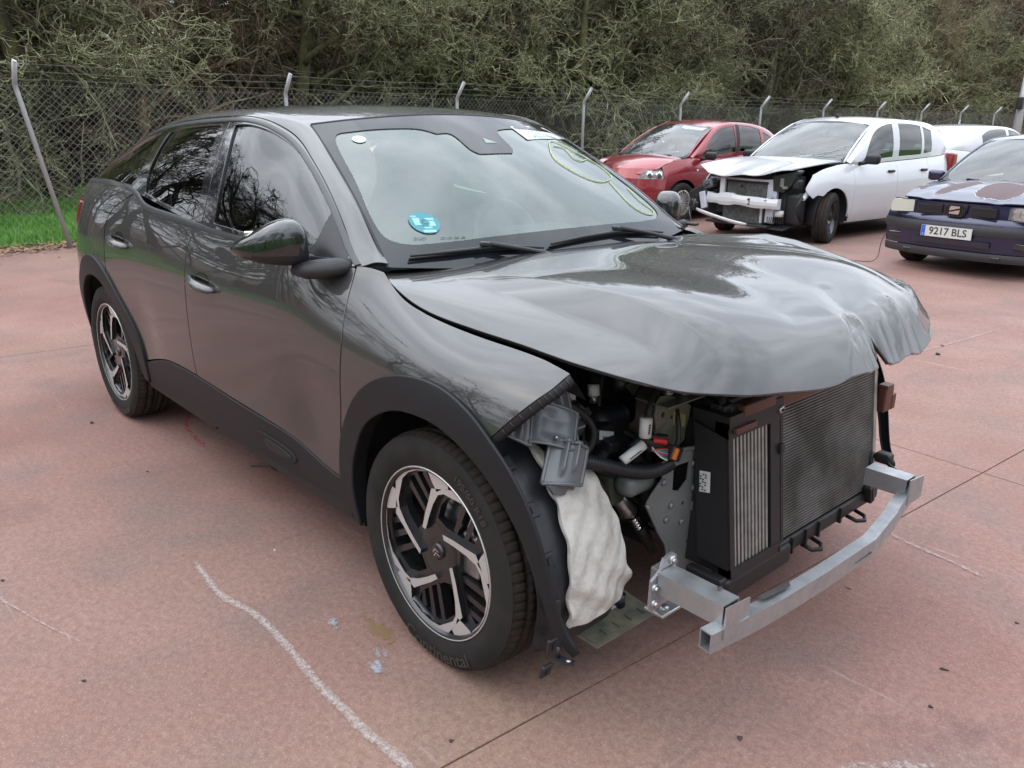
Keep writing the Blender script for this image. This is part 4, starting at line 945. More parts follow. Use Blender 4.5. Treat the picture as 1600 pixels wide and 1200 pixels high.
# beads and flanges that give the pressing its shape
mb = MB()
for p in ([(-.250,.61),(-.239,.52),(-.258,.435),(-.200,.325)], [(-.354,.240),(-.350,.335),(-.390,.40),(-.446,.498)], [(-.402,.603),(-.322,.627),(-.254,.618)]):
    mb.tube([(fx(y, z)+.001, y, z) for y, z in catmull(p, False, .02)], .006, 'grey_primer', 6)
for y, z in ((-.385,.548),(-.270,.575),(-.262,.50),(-.35,.47),(-.365,.43),(-.30,.405)): mb.tube([(fx(y, z), y, z), (fx(y, z)+.006, y, z)], [.011, .007], 'grey_primer', 10)
mb.build('pressed_beads', CAR)
# longitudinal member with its crash-box flange, inner wing, strut tower, bulkhead
mb = MB(); mb.rbox((.06, -.46, .515), (.50, .075, .10), 'dark_primer', .02); mb.rbox((.34, -.43, .545), (.07, .12, .07), 'grey_primer', .03); mb.build('frame_rail', CAR)
mb = MB(); mb.rbox((.555, -.575, .415), (.03, .06, .05), 'grey_primer', .006); mb.build('rail_flange', CAR)
mb = MB(); mb.rbox((.10, .46, .515), (.66, .075, .115), 'green_primer', .02); mb.build('frame_rail', CAR)
mb = MB(); mb.lathe([(.02, .86), (.08, .855), (.11, .83), (.13, .76), (.15, .66)], 'dark_primer', 24, 'z', (-.02, -.56, 0)); mb.rbox((-.05, -.64, .80), (.50, .04, .05), 'dark_primer', .02); mb.build('strut_tower', CAR)
mb = MB(); mb.lathe([(.02, .86), (.08, .855), (.11, .83), (.13, .76), (.15, .66)], 'dark_primer', 24, 'z', (-.02, .56, 0)); mb.rbox((.05, .63, .80), (.7, .05, .06), 'green_primer', .02); mb.build('strut_tower', CAR)
mb = MB(); mb.box((-.28, 0, .70), (.04, 1.3, .62), 'interior_black'); mb.box((.0, .05, .36), (.56, .70, .16), 'black_plastic'); mb.build('bulkhead', CAR)  # the low black block stands in for the bay's dark depth
# engine: block, cover, intake, battery box, coils
mb = MB(); mb.rbox((.10, .12, .62), (.34, .46, .46), 'steel', .04); mb.rbox((.12, .12, .90), (.32, .44, .07), 'black_plastic', .03); mb.build('engine', CAR)
mb = MB(); mb.rbox((.02, -.30, .70), (.28, .20, .20), 'black_plastic', .03); mb.rbox((.17, -.40, .64), (.16, .14, .16), 'black_plastic', .04); mb.tube([(.20,-.34,.60),(.26,-.30,.52),(.28,-.28,.40)], .035, 'dark_rubber', 10); mb.build('battery_box', CAR)
mb = MB(); mb.rbox((.16, -.22, .78), (.12, .16, .10), 'black_plastic', .03); mb.tube([(.16,-.30,.80),(.20,-.36,.80),(.24,-.38,.77)], .028, 'liner_plastic', 10); mb.cyl((.22,-.335,.80), (.22,-.335,.845), .022, 'steel', 14); mb.add([(.262,-.40,.79),(.262,-.32,.80),(.262,-.36,.75)], [(0,1,2)], 'steel'); mb.build('expansion_tank', CAR)
# hard pipe with its muffler can
P1 = [(.12,-.60,.745),(.14,-.555,.752),(.17,-.515,.742),(.185,-.485,.715),(.19,-.470,.67),(.19,-.460,.60),(.19,-.445,.545),(.20,-.425,.515),(.215,-.395,.475)]
mb = MB(); mb.tube([tuple(p) for p in nat_spline(range(len(P1)), np.array(P1))(np.linspace(0, 8, 40))], .0125, 'steel', 12)
mb.tube([(.215,-.397,.478),(.222,-.386,.463),(.226,-.380,.455),(.255,-.345,.395),(.258,-.341,.387),(.262,-.336,.378)], [.013,.016,.027,.027,.024,.013], 'steel', 18)
for i in range(5): 
    t = i/4; mb.tube([(.264+.012*t, -.333+.018*t, .372-.035*t), (.2665+.012*t, -.329+.018*t, .366-.035*t)], .0165, 'chrome', 14)
mb.build('refrigerant_pipe', CAR)
mb = MB(); mb.tube([(.276,-.315,.338),(.285,-.30,.315),(.29,-.28,.28),(.28,-.25,.25)], .019, 'dark_rubber', 10)
mb.build('rubber_hose', CAR); mb = MB(); mb.tube([(.205,-.43,.53),(.235,-.40,.495),(.265,-.36,.455),(.285,-.335,.43)], .008, 'dark_rubber', 6); mb.build('rubber_hose', CAR); mb = MB(); mb.tube([(.195,-.44,.55),(.225,-.415,.51),(.26,-.375,.47)], .006, 'dark_rubber', 6); mb.build('rubber_hose', CAR)
# corrugated hoses
def corr(P, r, nm='corrugated_hose', m='black_plastic', rings=60):
    Q = nat_spline(range(len(P)), np.array(P))(np.linspace(0, len(P)-1, rings*3)); rad = [r*(1.0 if i % 3 == 1 else .84) for i in range(len(Q))]
    mb = MB(); mb.tube([tuple(q) for q in Q], rad, m, 12); mb.build(nm, CAR)
corr([(.30,-.735,.70),(.335,-.685,.680),(.365,-.615,.655),(.38,-.535,.620),(.392,-.455,.595),(.40,-.40,.592),(.405,-.365,.60)], .0195)
corr([(.30,-.71,.672),(.32,-.655,.645),(.33,-.60,.635),(.31,-.53,.64)], .014, rings=36)
corr([(.36,-.455,.685),(.375,-.41,.678),(.39,-.37,.668)], .010, rings=22)
def cable(P, r=.006, m='dark_rubber', nm='cable', par=CAR): 
    mb = MB(); mb.tube([tuple(q) for q in nat_spline(range(len(P)), np.array(P))(np.linspace(0, len(P)-1, 10*len(P)))], r, m, 7); return mb.build(nm, par)
cable([(.20,-.735,.82),(.25,-.66,.805),(.29,-.605,.77),(.31,-.575,.72),(.31,-.585,.67),(.30,-.615,.645)], .009)
cable([(.30,-.28,.80),(.335,-.33,.812),(.36,-.395,.79),(.372,-.432,.735),(.372,-.430,.66),(.38,-.405,.645),(.39,-.385,.648)], .011)
cable([(.18,-.40,.80),(.19,-.42,.74),(.20,-.43,.68),(.21,-.42,.62)], .008); cable([(.16,-.52,.78),(.15,-.50,.70),(.16,-.47,.62),(.17,-.46,.55)], .007)
cable([(.355,-.47,.655),(.365,-.44,.675),(.38,-.42,.66),(.392,-.375,.640)], .013)
def sleeve(a, b, r, txt=None):
    mb = MB(); mb.cyl(a, b, r, 'white_plastic', 16); A, B = Vector(a), Vector(b); d = (B-A)
    for i in range(6):
        q = A+d*(.28+.09*i); mb.box(tuple(q+Vector((r*.98, -r*.25, 0))), (.002, .007, .0028), 'print_black')
    mb.build('cable_tag', CAR)
sleeve((.380,-.450,.742), (.380,-.452,.690), .0165); sleeve((.385,-.462,.672), (.372,-.528,.640), .0135)
mb = MB(); mb.rbox((.245,-.475,.668), (.05,.075,.05), 'black_plastic', .01); mb.add([(.273,-.508,.690),(.274,-.450,.672),(.274,-.450,.648),(.273,-.508,.664)], [(0,1,2,3)], 'paper_white')
for i in range(9): mb.add([(.2745,-.495+.0045*i,.671-.0014*i),(.2748,-.4925+.0045*i,.670-.0014*i),(.2748,-.4925+.0045*i,.659-.0014*i),(.2745,-.495+.0045*i,.660-.0014*i)], [(0,1,2,3)], 'print_black')
mb.build('relay_box', CAR)
# the open headlamp plug: black shell, orange lock, coloured wires
plug = empty('headlamp_plug', (0, 0, 0)); plug.parent = CAR; RP = Matrix.Rotation(radians(-25), 3, 'X')
mb = MB(); mb.rbox((.412,-.372,.634), (.034,.046,.040), 'black_plastic', .004, RP); mb.build('plug_shell', plug)
mb = MB(); mb.rbox((.432,-.385,.640), (.010,.014,.032), 'orange_plastic', .003, RP); mb.build('plug_lock', plug)
for i, m_ in enumerate(('red_rubber', 'wire_green', 'wire_blue', 'red_rubber', 'wire_green', 'white_plastic')):
    cable([(.40,-.445,.655+.002*i),(.412,-.425,.658-.004*i),(.418,-.400,.652-.006*i)], .0022, m_, 'wire', plug)
cable([(.382,-.42,.672),(.392,-.400,.668),(.398,-.385,.662)], .009, 'red_rubber', 'red_cap', plug)
for (a, b, r) in (((.20,-.545,.790), (.205,-.548,.758), .012), ((.21,-.470,.795), (.215,-.472,.765), .016)):
    mb = MB(); mb.cyl(a, b, r, 'white_plastic', 12); mb.cyl(b, (b[0], b[1], b[2]-.02), r*.7, 'steel', 10); mb.build('sensor_cap', CAR)
mb = MB(); mb.rbox((.19,-.585,.765), (.03,.05,.035), 'liner_plastic', .008); mb.build('plug_block', CAR)

# headlamp mounting bracket, ribbed grey plastic, hanging loose
def ribbed(name, quad, rows, m='headlamp_bracket_grey', amp=.010, rib=(), rim=.0045, par=None):
    """curved plate from four corners with raised ribs and a rim"""
    A, B, C2, D = [np.array(q, float) for q in quad]; nu, nv = rows; V = []; F = []
    nrm = np.cross(B-A, D-A); nrm /= np.linalg.norm(nrm); nrm = nrm if nrm[0] > 0 else -nrm
    for i in range(nu+1):
        for j in range(nv+1):
            u, v = i/nu, j/nv; p = (A*(1-u)+B*u)*(1-v)+(D*(1-u)+C2*u)*v; d = amp*(4*u*(1-u)-.5)
            for (c, w_, hgt, v0, v1) in rib:
                if v0 <= v <= v1: d += hgt*math.exp(-((u-c)/w_)**4)
            V.append(tuple(p+nrm*d))
    for i in range(nu):
        for j in range(nv): a = i*(nv+1)+j; F.append((a, a+1, a+nv+2, a+nv+1))
    mb = MB(); mb.add(V, F, m, True); g = lambda i, j: V[i*(nv+1)+j]
    rimp = [g(i, 0) for i in range(nu+1)]+[g(nu, j) for j in range(1, nv+1)]+[g(i, nv) for i in range(nu-1, -1, -1)]+[g(0, j) for j in range(nv-1, -1, -1)]
    mb.tube(rimp, rim, m, 6); return mb.build(name, par or CAR)
br = empty('headlamp_bracket', (0, 0, 0)); br.parent = CAR
ribbed('bracket_fan', [(.225,-.872,.775),(.310,-.795,.735),(.245,-.725,.850),(.165,-.800,.868)], (24, 10), rib=[(.22,.06,.020,.05,.85),(.50,.06,.020,.05,.80),(.78,.06,.018,.05,.75)], par=br)
ribbed('bracket_hook', [(.360,-.800,.655),(.405,-.712,.640),(.385,-.672,.720),(.330,-.742,.745)], (24, 10), rib=[(.36,.05,.020,.25,1),(.66,.05,.020,.35,1)], amp=.020, rim=.0055, par=br)
ribbed('bracket_shelf', [(.300,-.795,.745),(.375,-.715,.722),(.330,-.655,.790),(.255,-.720,.815)], (16, 8), rib=[(.5,.3,-.008,.2,.8)], par=br)
ribbed('bracket_wing', [(.335,-.690,.650),(.355,-.655,.655),(.275,-.640,.835),(.235,-.665,.850)], (8, 14), rib=[(.5,.15,.008,.2,.8)], par=br)
mb = MB()
for c in ((.343,-.745,.752),): mb.tube([c, (c[0]+.010, c[1]-.004, c[2]+.004)], [.006,.004], 'steel', 8)
mb.build('bracket_bolt', br); mb = MB(); mb.prism([(-.80,.652),(-.78,.625),(-.745,.615),(-.735,.628),(-.715,.618),(-.708,.640)], 'x', .372, .380, 'headlamp_bracket_grey'); mb.build('bracket_lugs', br)
# fender end seal: the toothed black lip where the lamp sat
E0 = [SIDE.P(a, b)[0] for a, b in ((.392,.935),(.378,.861),(.360,.807),(.320,.70),(.274,.590))]
Q = nat_spline(range(5), np.array(E0))(np.linspace(0, 4, 34)); mb = MB()
V = []; F = []
for q in Q:
    V += [tuple(q+np.array([.001, -.001, -.001])), tuple(q+np.array([.010, .003, -.010])), tuple(q+np.array([.007, .011, -.022])), tuple(q+np.array([-.008, .016, -.014]))]
for i in range(len(Q)-1):
    for j in range(3): F.append((i*4+j, i*4+j+1, i*4+j+5, i*4+j+4))
mb.add(V, F, 'black_plastic', True); sl_ = mb.build('lamp_seal', CAR)
mb = MB()
for i in range(2, 32, 3):
    q = Q[i]; t = Q[i+1]-Q[i-1]; t /= np.linalg.norm(t); mb.tube([tuple(q+np.array([.003,-.001,-.001])), tuple(q+np.array([.0125,.003,-.011])), tuple(q+np.array([.009,.012,-.023]))], .0016, 'liner_plastic', 4)
mb.build('seal_teeth', sl_)
# clips along the edge of the front liner
for a in (52, 36, 20, 5, -8, -19):
    t = radians(a); mb = MB(); c = (.448*cos(t), -.838, .335+.448*sin(t)); Rm_ = Matrix.Rotation(-t, 3, 'Y')
    mb.rbox(c, (.012, .034, .040), 'liner_plastic', .004, Rm_); mb.box((c[0]+.007*cos(t), c[1], c[2]+.007*sin(t)), (.004, .012, .018), 'black_plastic', Rm_); mb.build('liner_clip', CAR)
# sound-proofing felt on the front of the liner
def felt_f(a, b):
    p = LINER.f(a, b); wr = .005*np.sin(b*30+3*a)*np.sin(a*7+b*11)+.0035*np.sin(a*19+b*46+2*np.sin(a*9))+.002*np.sin(b*110-a*37); r = .024+wr+.016*np.sin(np.clip((b+.79)/.2, 0, 1)*pi)
    p = p.copy(); p[:, 0] += np.cos(a)*r; p[:, 2] += np.sin(a)*r; return p
FELT = [(.984,-.752,1),(.923,-.732),(.80,-.742),(.70,-.715),(.73,-.622),(.607,-.612),(.518,-.600),(.427,-.590),(.262,-.590),(.142,-.590),(.064,-.575),(.0,-.600),(-.04,-.690),(-.075,-.788,1),(.202,-.785),(.378,-.772),(.559,-.763),(.713,-.763),(.864,-.756)]
panel('felt_pad', Surf(felt_f), FELT, 'felt_white', CAR, h=.012, lip=.012, edge=.004)
# undertray strip with mud, and the two free ends of trim
mb = MB(); mb.add([(.30,-.69,.205),(.445,-.675,.190),(.445,-.435,.190),(.30,-.43,.205),(.30,-.69,.199),(.445,-.675,.184),(.445,-.435,.184),(.30,-.43,.199)], [(0,1,2,3),(7,6,5,4),(0,4,5,1),(1,5,6,2),(2,6,7,3),(3,7,4,0)], 'undertray')
for i in range(5): mb.box((.418, -.655+.05*i, .196), (.026, .032, .006), 'undertray')
mb.box((.372, -.555, .1995), (.006, .22, .006), 'undertray'); mb.rbox((.345, -.505, .204), (.05, .06, .006), 'felt_white', .002); utr = mb.build('undertray_strip', CAR)
mb = MB(); mb.cyl((.33,-.49,.20), (.33,-.49,.262), .026, 'liner_plastic', 14); mb.cyl((.365,-.50,.20), (.365,-.50,.235), .018, 'liner_plastic', 12); mb.rbox((.25,-.62,.205), (.18,.28,.02), 'liner_plastic', .006); mb.build('tray_spigot', CAR)
mb = MB(); mb.prism([(.470,-.872),(.512,-.868),(.528,-.850),(.518,-.838),(.480,-.850),(.466,-.862)], 'z', .268, .271, 'liner_plastic'); mb.tube([(.512,-.853,.271),(.512,-.853,.275)], .006, 'steel', 10); mb.tube([(.485,-.860,.272),(.485,-.860,.300)], .005, 'liner_plastic', 8); mb.build('trim_bracket', CAR)
# far side: liner edge, brown horn box, loose wiring
mb = MB(); mb.rbox((.520,.665,.585), (.030,.060,.085), 'brown_plastic', .006); mb.rbox((.525,.700,.572), (.025,.030,.055), 'brown_plastic', .005); mb.rbox((.52,.66,.632), (.034,.05,.014), 'brown_plastic', .004); mb.build('horn_box', CAR)
mb = MB(); mb.rbox((.46,.640,.68), (.03,.05,.16), 'grey_primer', .01); mb.rbox((.445,.66,.50), (.03,.07,.34), 'black_plastic', .012)
for z in (.66,.60,.52,.45): mb.box((.478,.655,z), (.012,.03,.022), 'black_plastic')
mb.build('headlamp_carrier', CAR)
cable([(.48,.63,.52),(.50,.635,.45),(.52,.62,.41),(.55,.60,.40),(.60,.57,.415),(.63,.53,.42)], .010); cable([(.60,.55,.42),(.625,.515,.42),(.66,.50,.412),(.70,.505,.40)], .006)
cable([(.53,.60,.42),(.545,.575,.37),(.555,.56,.33)], .007)
mb = MB(); mb.rbox((.600,.535,.43), (.05,.04,.035), 'black_plastic', .008); mb.build('loose_plug', CAR); mb = MB(); mb.rbox((.565,.545,.285), (.03,.03,.065), 'black_plastic', .006, Matrix.Rotation(radians(18), 3, 'X')); mb.box((.578,.545,.285), (.008,.008,.05), 'liner_plastic', Matrix.Rotation(radians(18), 3, 'X')); mb.build('loose_plug', CAR)
# body seam behind: inner wing sheet under the bonnet edge
mb = MB(); mb.add([(-.34,-.70,.985),(.36,-.70,.885),(.36,-.66,.83),(-.34,-.66,.90)], [(0,1,2,3)], 'black_plastic'); mb.build('inner_wing', CAR)  # coloured black to paint in the shade of the bonnet gap
mb = MB(); mb.box((.42,-.46,.868), (.02,.50,.012), 'black_plastic'); mb.build('lamp_shelf', CAR) if False else None

# more of what crowds the bay: looms, hoses, a fan shroud edge, brackets
rgb = np.random.default_rng(12)
for i, (a, b, r_) in enumerate((((-.05,-.60,.82),(.30,-.44,.60),.008),((.0,-.55,.80),(.28,-.30,.55),.010),((.05,-.50,.84),(.33,-.20,.76),.012),((.10,-.62,.70),(.33,-.50,.58),.009),((.0,-.40,.60),(.30,-.26,.44),.014),((.05,-.45,.42),(.34,-.25,.33),.016),((.12,-.30,.84),(.36,-.05,.78),.010),((.18,-.64,.66),(.30,-.56,.50),.007),((.10,-.20,.50),(.34,-.30,.36),.018),((-.02,-.52,.70),(.22,-.58,.56),.011))):
    A, B = np.array(a), np.array(b); m1 = A*.65+B*.35+rgb.normal(0, .05, 3); m2 = A*.3+B*.7+rgb.normal(0, .045, 3); cable([A, m1, m2, B], r_, ('dark_rubber', 'black_plastic', 'liner_plastic')[i % 3], 'hose' if r_ > .009 else 'cable')
for i in range(9):
    c = (rgb.uniform(.05,.30), rgb.uniform(-.64,-.30), rgb.uniform(.50,.82)); mb = MB(); mb.rbox(c, tuple(rgb.uniform(.02,.06,3)), ('black_plastic','liner_plastic','dark_primer','steel')[i % 4], .005, Matrix.Rotation(rgb.uniform(0,1), 3, 'Y')); mb.build('clip_block', CAR)
mb = MB(); mb.tube([(.405,-.36,.615),(.41,-.345,.66),(.40,-.335,.70),(.385,-.33,.74)], .007, 'dark_rubber', 6); mb.tube([(.30,-.60,.64),(.33,-.56,.56),(.30,-.50,.50),(.28,-.45,.47)], .012, 'dark_rubber', 8); mb.build('cable', CAR)
for (y, z) in ((-.23,.745),(-.10,.752),(.05,.757),(.22,.757)):
    mb = MB(); mb.rbox((.46, y, z), (.05,.045,.022), 'black_plastic', .006); mb.build('shroud_clip', CAR)
mb = MB(); mb.tube([(.47,-.25,.742),(.44,-.20,.775),(.40,-.12,.785),(.36,-.02,.79)], .011, 'dark_rubber', 8); mb.build('hose', CAR)
mb = MB(); mb.rbox((.515,-.20,.694), (.02,.10,.018), 'brown_plastic', .004); mb.build('carrier_rib', pack)
# ================================================================ yard, lawn, fence
def conc_mat():
    m = bpy.data.materials.new('red_concrete'); m.use_nodes = True; n = m.node_tree.nodes; l = m.node_tree.links; b = n['Principled BSDF']
    t = n.new('ShaderNodeNewGeometry')
    def noise(s, d=8, r=.6, dist=0):
        x = n.new('ShaderNodeTexNoise'); x.inputs['Scale'].default_value = s; x.inputs['Detail'].default_value = d; x.inputs['Roughness'].default_value = r; x.inputs['Distortion'].default_value = dist; l.new(t.outputs['Position'], x.inputs['Vector']); return x.outputs[0]
    def ramp(src, a, b_, ca, cb):
        r = n.new('ShaderNodeValToRGB'); r.color_ramp.elements[0].position = a; r.color_ramp.elements[1].position = b_; r.color_ramp.elements[0].color = (*ca, 1); r.color_ramp.elements[1].color = (*cb, 1); l.new(src, r.inputs[0]); return r.outputs[0]
    def mix(f, a, c, k=1.0, mode='MIX'):
        x = n.new('ShaderNodeMixRGB'); x.blend_type = mode
        if f is None: x.inputs[0].default_value = k
        elif k != 1.0:
            mm = n.new('ShaderNodeMath'); mm.operation = 'MULTIPLY'; mm.inputs[1].default_value = k; l.new(f, mm.inputs[0]); l.new(mm.outputs[0], x.inputs[0])
        else: l.new(f, x.inputs[0])
        for i, s in ((1, a), (2, c)):
            if isinstance(s, tuple): x.inputs[i].default_value = (*s, 1)
            else: l.new(s, x.inputs[i])
        return x.outputs[0]
    base = ramp(noise(.9, 6, .55), .36, .64, (.200,.099,.080), (.290,.168,.142))
    base = mix(ramp(noise(.28, 4, .5), .40, .60, (0,0,0), (1,1,1)), base, (.225,.150,.120), .5)
    base = mix(ramp(noise(2.3, 7, .6, .4), .50, .68, (0,0,0), (1,1,1)), base, (.170,.122,.104), .85)        # worn greyish patches
    base = mix(ramp(noise(.55, 5, .5, .3), .56, .70, (0,0,0), (1,1,1)), base, (.24,.175,.115), .45)           # ochre bloom
    base = mix(ramp(noise(1.4, 8, .7, .6), .60, .72, (0,0,0), (1,1,1)), base, (.105,.060,.054), .75)            # oil and tyre dirt
    base = mix(ramp(noise(230, 3, .7), .30, .47, (1,1,1), (0,0,0)), base, (.105,.055,.048), .75)                  # fine aggregate
    base = mix(ramp(noise(270, 2, .6), .60, .72, (0,0,0), (1,1,1)), base, (.46,.36,.32), .5)
    base = mix(ramp(noise(48, 5, .75), .38, .62, (0,0,0), (1,1,1)), base, (.130,.064,.050), .55)
    base = mix(ramp(noise(110, 4, .8), .56, .66, (0,0,0), (1,1,1)), base, (.40,.30,.25), .40)
    v = n.new('ShaderNodeTexVoronoi'); v.inputs['Scale'].default_value = 85; l.new(t.outputs['Position'], v.inputs['Vector'])
    base = mix(ramp(v.outputs['Distance'], .10, .17, (1,1,1), (0,0,0)), base, (.42,.34,.31), .30)
    mp_ = n.new('ShaderNodeMapping'); mp_.inputs['Scale'].default_value = (1.2, 16, 1); mp_.inputs['Rotation'].default_value = (0, 0, radians(28)); l.new(t.outputs['Position'], mp_.inputs[0])
    sc_ = n.new('ShaderNodeTexNoise'); sc_.inputs['Scale'].default_value = 1.1; sc_.inputs['Detail'].default_value = 9; sc_.inputs['Roughness'].default_value = .7; l.new(mp_.outputs[0], sc_.inputs['Vector'])
    base = mix(ramp(sc_.outputs[0], .62, .70, (0,0,0), (1,1,1)), base, (.36,.28,.26), .5)                           # drag scratches
    l.new(base, b.inputs['Base Color']); b.inputs['Roughness'].default_value = .78; b.inputs['Specular IOR Level'].default_value = .35
    mp2 = n.new('ShaderNodeMapping'); mp2.inputs['Scale'].default_value = (18, 1.0, 1); mp2.inputs['Rotation'].default_value = (0, 0, radians(-9)); l.new(t.outputs['Position'], mp2.inputs[0])
    s2 = n.new('ShaderNodeTexNoise'); s2.inputs['Scale'].default_value = .9; s2.inputs['Detail'].default_value = 10; s2.inputs['Roughness'].default_value = .72; l.new(mp2.outputs[0], s2.inputs['Vector'])
    base = mix(ramp(s2.outputs[0], .58, .68, (0,0,0), (1,1,1)), base, (.105,.065,.058), .35)
    l.new(base, b.inputs['Base Color'])
    rr = n.new('ShaderNodeMapRange'); rr.inputs[3].default_value = .62; rr.inputs[4].default_value = .88; l.new(noise(2.0), rr.inputs[0]); l.new(rr.outputs[0], b.inputs['Roughness'])
    bu = n.new('ShaderNodeBump'); bu.inputs['Strength'].default_value = .5; bu.inputs['Distance'].default_value = .0016; l.new(noise(240, 4, .7), bu.inputs['Height']); l.new(bu.outputs[0], b.inputs['Normal'])
    MATS['red_concrete'] = m
conc_mat()
mat('joint_dirt', (.055,.035,.03), .9, var=.6, vscale=12, vcol=(.13,.08,.06)); mat('soil', (.060,.042,.028), .95, var=.8, vscale=2.2, vcol=(.035,.040,.018), bump=1, bscale=9, bdist=.05)
mat('lawn_soil', (.050,.085,.018), .95, var=.6, vscale=3, vcol=(.03,.05,.012)); 
yard = MB(); gx = [-9.55, 4, 12]; 
yard.add([(-9.52,-7.5,-.03),(14,-7.5,-.03),(14,2,-.03),(-9.52,2,-.03),(14,60,-.03+G_(0,60)),(-9.52,60,-.03+G_(0,60))], [(0,1,2,3),(3,2,4,5)], 'joint_dirt')
YARD = yard.build('yard_base', kind='structure')
A4 = radians(4.1); SLX, SLY = 4.62, 4.62
YG = empty('yard'); YG['kind'] = 'structure'
def yard_pt(i, j): # slab grid rotated against the car
    x = .325+i*SLX; y = -3.0+j*SLY+.18
    return (x*cos(A4)-(y+1.35)*sin(-A4)*1.0, x*sin(-A4)+(y+1.35)*cos(A4)-1.35)
def clip(poly, ax, val, keep_less):
    out = []
    for i in range(len(poly)):
        a, b = poly[i], poly[(i+1) % len(poly)]; ia = (a[ax] <= val) == keep_less or a[ax] == val; ib = (b[ax] <= val) == keep_less or b[ax] == val
        if ia: out.append(a)
        if ia != ib: t = (val-a[ax])/(b[ax]-a[ax]); out.append((a[0]+(b[0]-a[0])*t, a[1]+(b[1]-a[1])*t))
    return out
for i in range(-3, 3):
    for j in range(-2, 13):
        c = [yard_pt(i, j), yard_pt(i+1, j), yard_pt(i+1, j+1), yard_pt(i, j+1)]; cx = sum(p[0] for p in c)/4; cy = sum(p[1] for p in c)/4
        q = [(p[0]+(cx-p[0])*.0013, p[1]+(cy-p[1])*.0013) for p in c]
        q = clip(q, 0, -9.5, False); q = clip(q, 0, 13.5, True) if q else q; q = clip(q, 1, -7.3, False) if q else q
        if len(q) < 3: continue
        mb = MB(); n_ = len(q); zz = [G_(*p) for p in q]
        mb.add([(p[0], p[1], z) for p, z in zip(q, zz)]+[(p[0]+(cx-p[0])*-.0004, p[1]+(cy-p[1])*-.0004, z-.02) for p, z in zip(q, zz)], [tuple(range(n_))]+[(k, k+n_, (k+1) % n_+n_, (k+1) % n_) for k in range(n_)], 'red_concrete')
        mb.build('slab', YG)
# old marks on the concrete
def mark_mat(name, col, thr, scale, alpha=.9):
    m = bpy.data.materials.new(name); m.use_nodes = True; n = m.node_tree.nodes; l = m.node_tree.links; b = n['Principled BSDF']; b.inputs['Base Color'].default_value = (*col, 1); b.inputs['Roughness'].default_value = .9
    t = n.new('ShaderNodeNewGeometry'); x = n.new('ShaderNodeTexNoise'); x.inputs['Scale'].default_value = scale; x.inputs['Detail'].default_value = 8; x.inputs['Roughness'].default_value = .75; l.new(t.outputs['Position'], x.inputs['Vector'])
    tc = n.new('ShaderNodeAttribute'); tc.attribute_name = 'edge'
    a = n.new('ShaderNodeMath'); a.operation = 'ADD'; l.new(x.outputs[0], a.inputs[0]); l.new(tc.outputs['Fac'], a.inputs[1])
    r = n.new('ShaderNodeMapRange'); r.inputs[1].default_value = thr; r.inputs[2].default_value = thr+(.28 if name == 'chalk' else .12); r.inputs[4].default_value = alpha; l.new(a.outputs[0], r.inputs[0])
    l.new(r.outputs[0], b.inputs['Alpha']); MATS[name] = m
mark_mat('chalk', (.40,.34,.31), .40, 110, .80); mark_mat('red_spray', (.42,.04,.06), .55, 45, .8); mark_mat('blue_white_spill', (.33,.35,.39), .55, 30, .75); mark_mat('ochre_spill', (.24,.15,.06), .50, 18, .5); mark_mat('scratch_chalk', (.38,.31,.29), .52, 60, .6)
def ribbon(name, path, w, m, z, label, cat, soft=.32, group=None):
    P = catmull(path, False, .04); T = np.gradient(P, axis=0); T /= np.linalg.norm(T, axis=1, keepdims=True); N = np.stack([-T[:, 1], T[:, 0]], 1); n = len(P); V = []; E = []; F = []
    for i in range(n):
        ww = w[0]+(w[1]-w[0])*i/(n-1) if hasattr(w, '__len__') else w
        wob = 1+.10*sin(i*1.7)+.07*sin(i*4.1)
        end = min(1, min(i, n-1-i)/2.0)
        for u in (-1, -.55, 0, .55, 1):
            q = P[i]+N[i]*u*ww/2*wob; V.append((q[0], q[1], z+G_(*q))); E.append((-(soft) if abs(u) == 1 else (.02 if abs(u) > .5 else .12))-(1-end)*soft*.6)
    for i in range(n-1):
        for j in range(4): F.append((i*5+j, i*5+j+1, i*5+j+6, i*5+j+5))
    mb = MB(); mb.add(V, F, m); o = mb.build(name, label=label, cat=cat, group=group); at = o.data.attributes.new('edge', 'FLOAT', 'POINT'); at.data.foreach_set('value', E); return o
ribbon('chalk_line', [(-.985,-1.165),(-.84,-1.178),(-.71,-1.186),(-.54,-1.152),(-.41,-1.150),(-.22,-1.160),(-.11,-1.170),(.02,-1.170),(.14,-1.172),(.22,-1.162),(.40,-1.16),(.7,-1.17)], (.034,.050), 'chalk', .004, 'long wavering white chalk line on the concrete beside the front wheel', 'chalk line')
ribbon('spray_mark', [(-2.50,-.57),(-2.38,-.65),(-2.20,-.70),(-2.02,-.715),(-1.93,-.73)], .05, 'red_spray', .004, 'faint red spray stroke on the concrete between the wheels of the dark car', 'paint mark')
ribbon('spray_mark', [(-1.93,-.78),(-1.88,-.75),(-1.86,-.70),(-1.84,-.66)], .055, 'red_spray', .004, 'short bright red spray dab under the sill of the dark car', 'paint mark')
ribbon('spill', [(-.42,-.99),(-.34,-.99),(-.26,-1.02)], .07, 'blue_white_spill', .004, 'small bluish white spill nearer the dark car body beside the chalk line', 'stain')
ribbon('spill', [(-.20,-.93),(-.10,-.99),(-.03,-1.03),(.02,-1.04)], .10, 'blue_white_spill', .0045, 'larger bluish white spill behind the front tyre', 'stain')
ribbon('spill', [(-.33,-.92),(-.22,-.90),(-.10,-.93)], .13, 'ochre_spill', .0035, 'ochre oil stain between the chalk line and the front tyre', 'stain')
ribbon('scratch', [(-1.30,-1.78),(-1.14,-1.72),(-.90,-1.65),(-.68,-1.575)], .012, 'scratch_chalk', .004, 'thin pale scratch in the concrete at the left edge of the photograph', 'scratch')
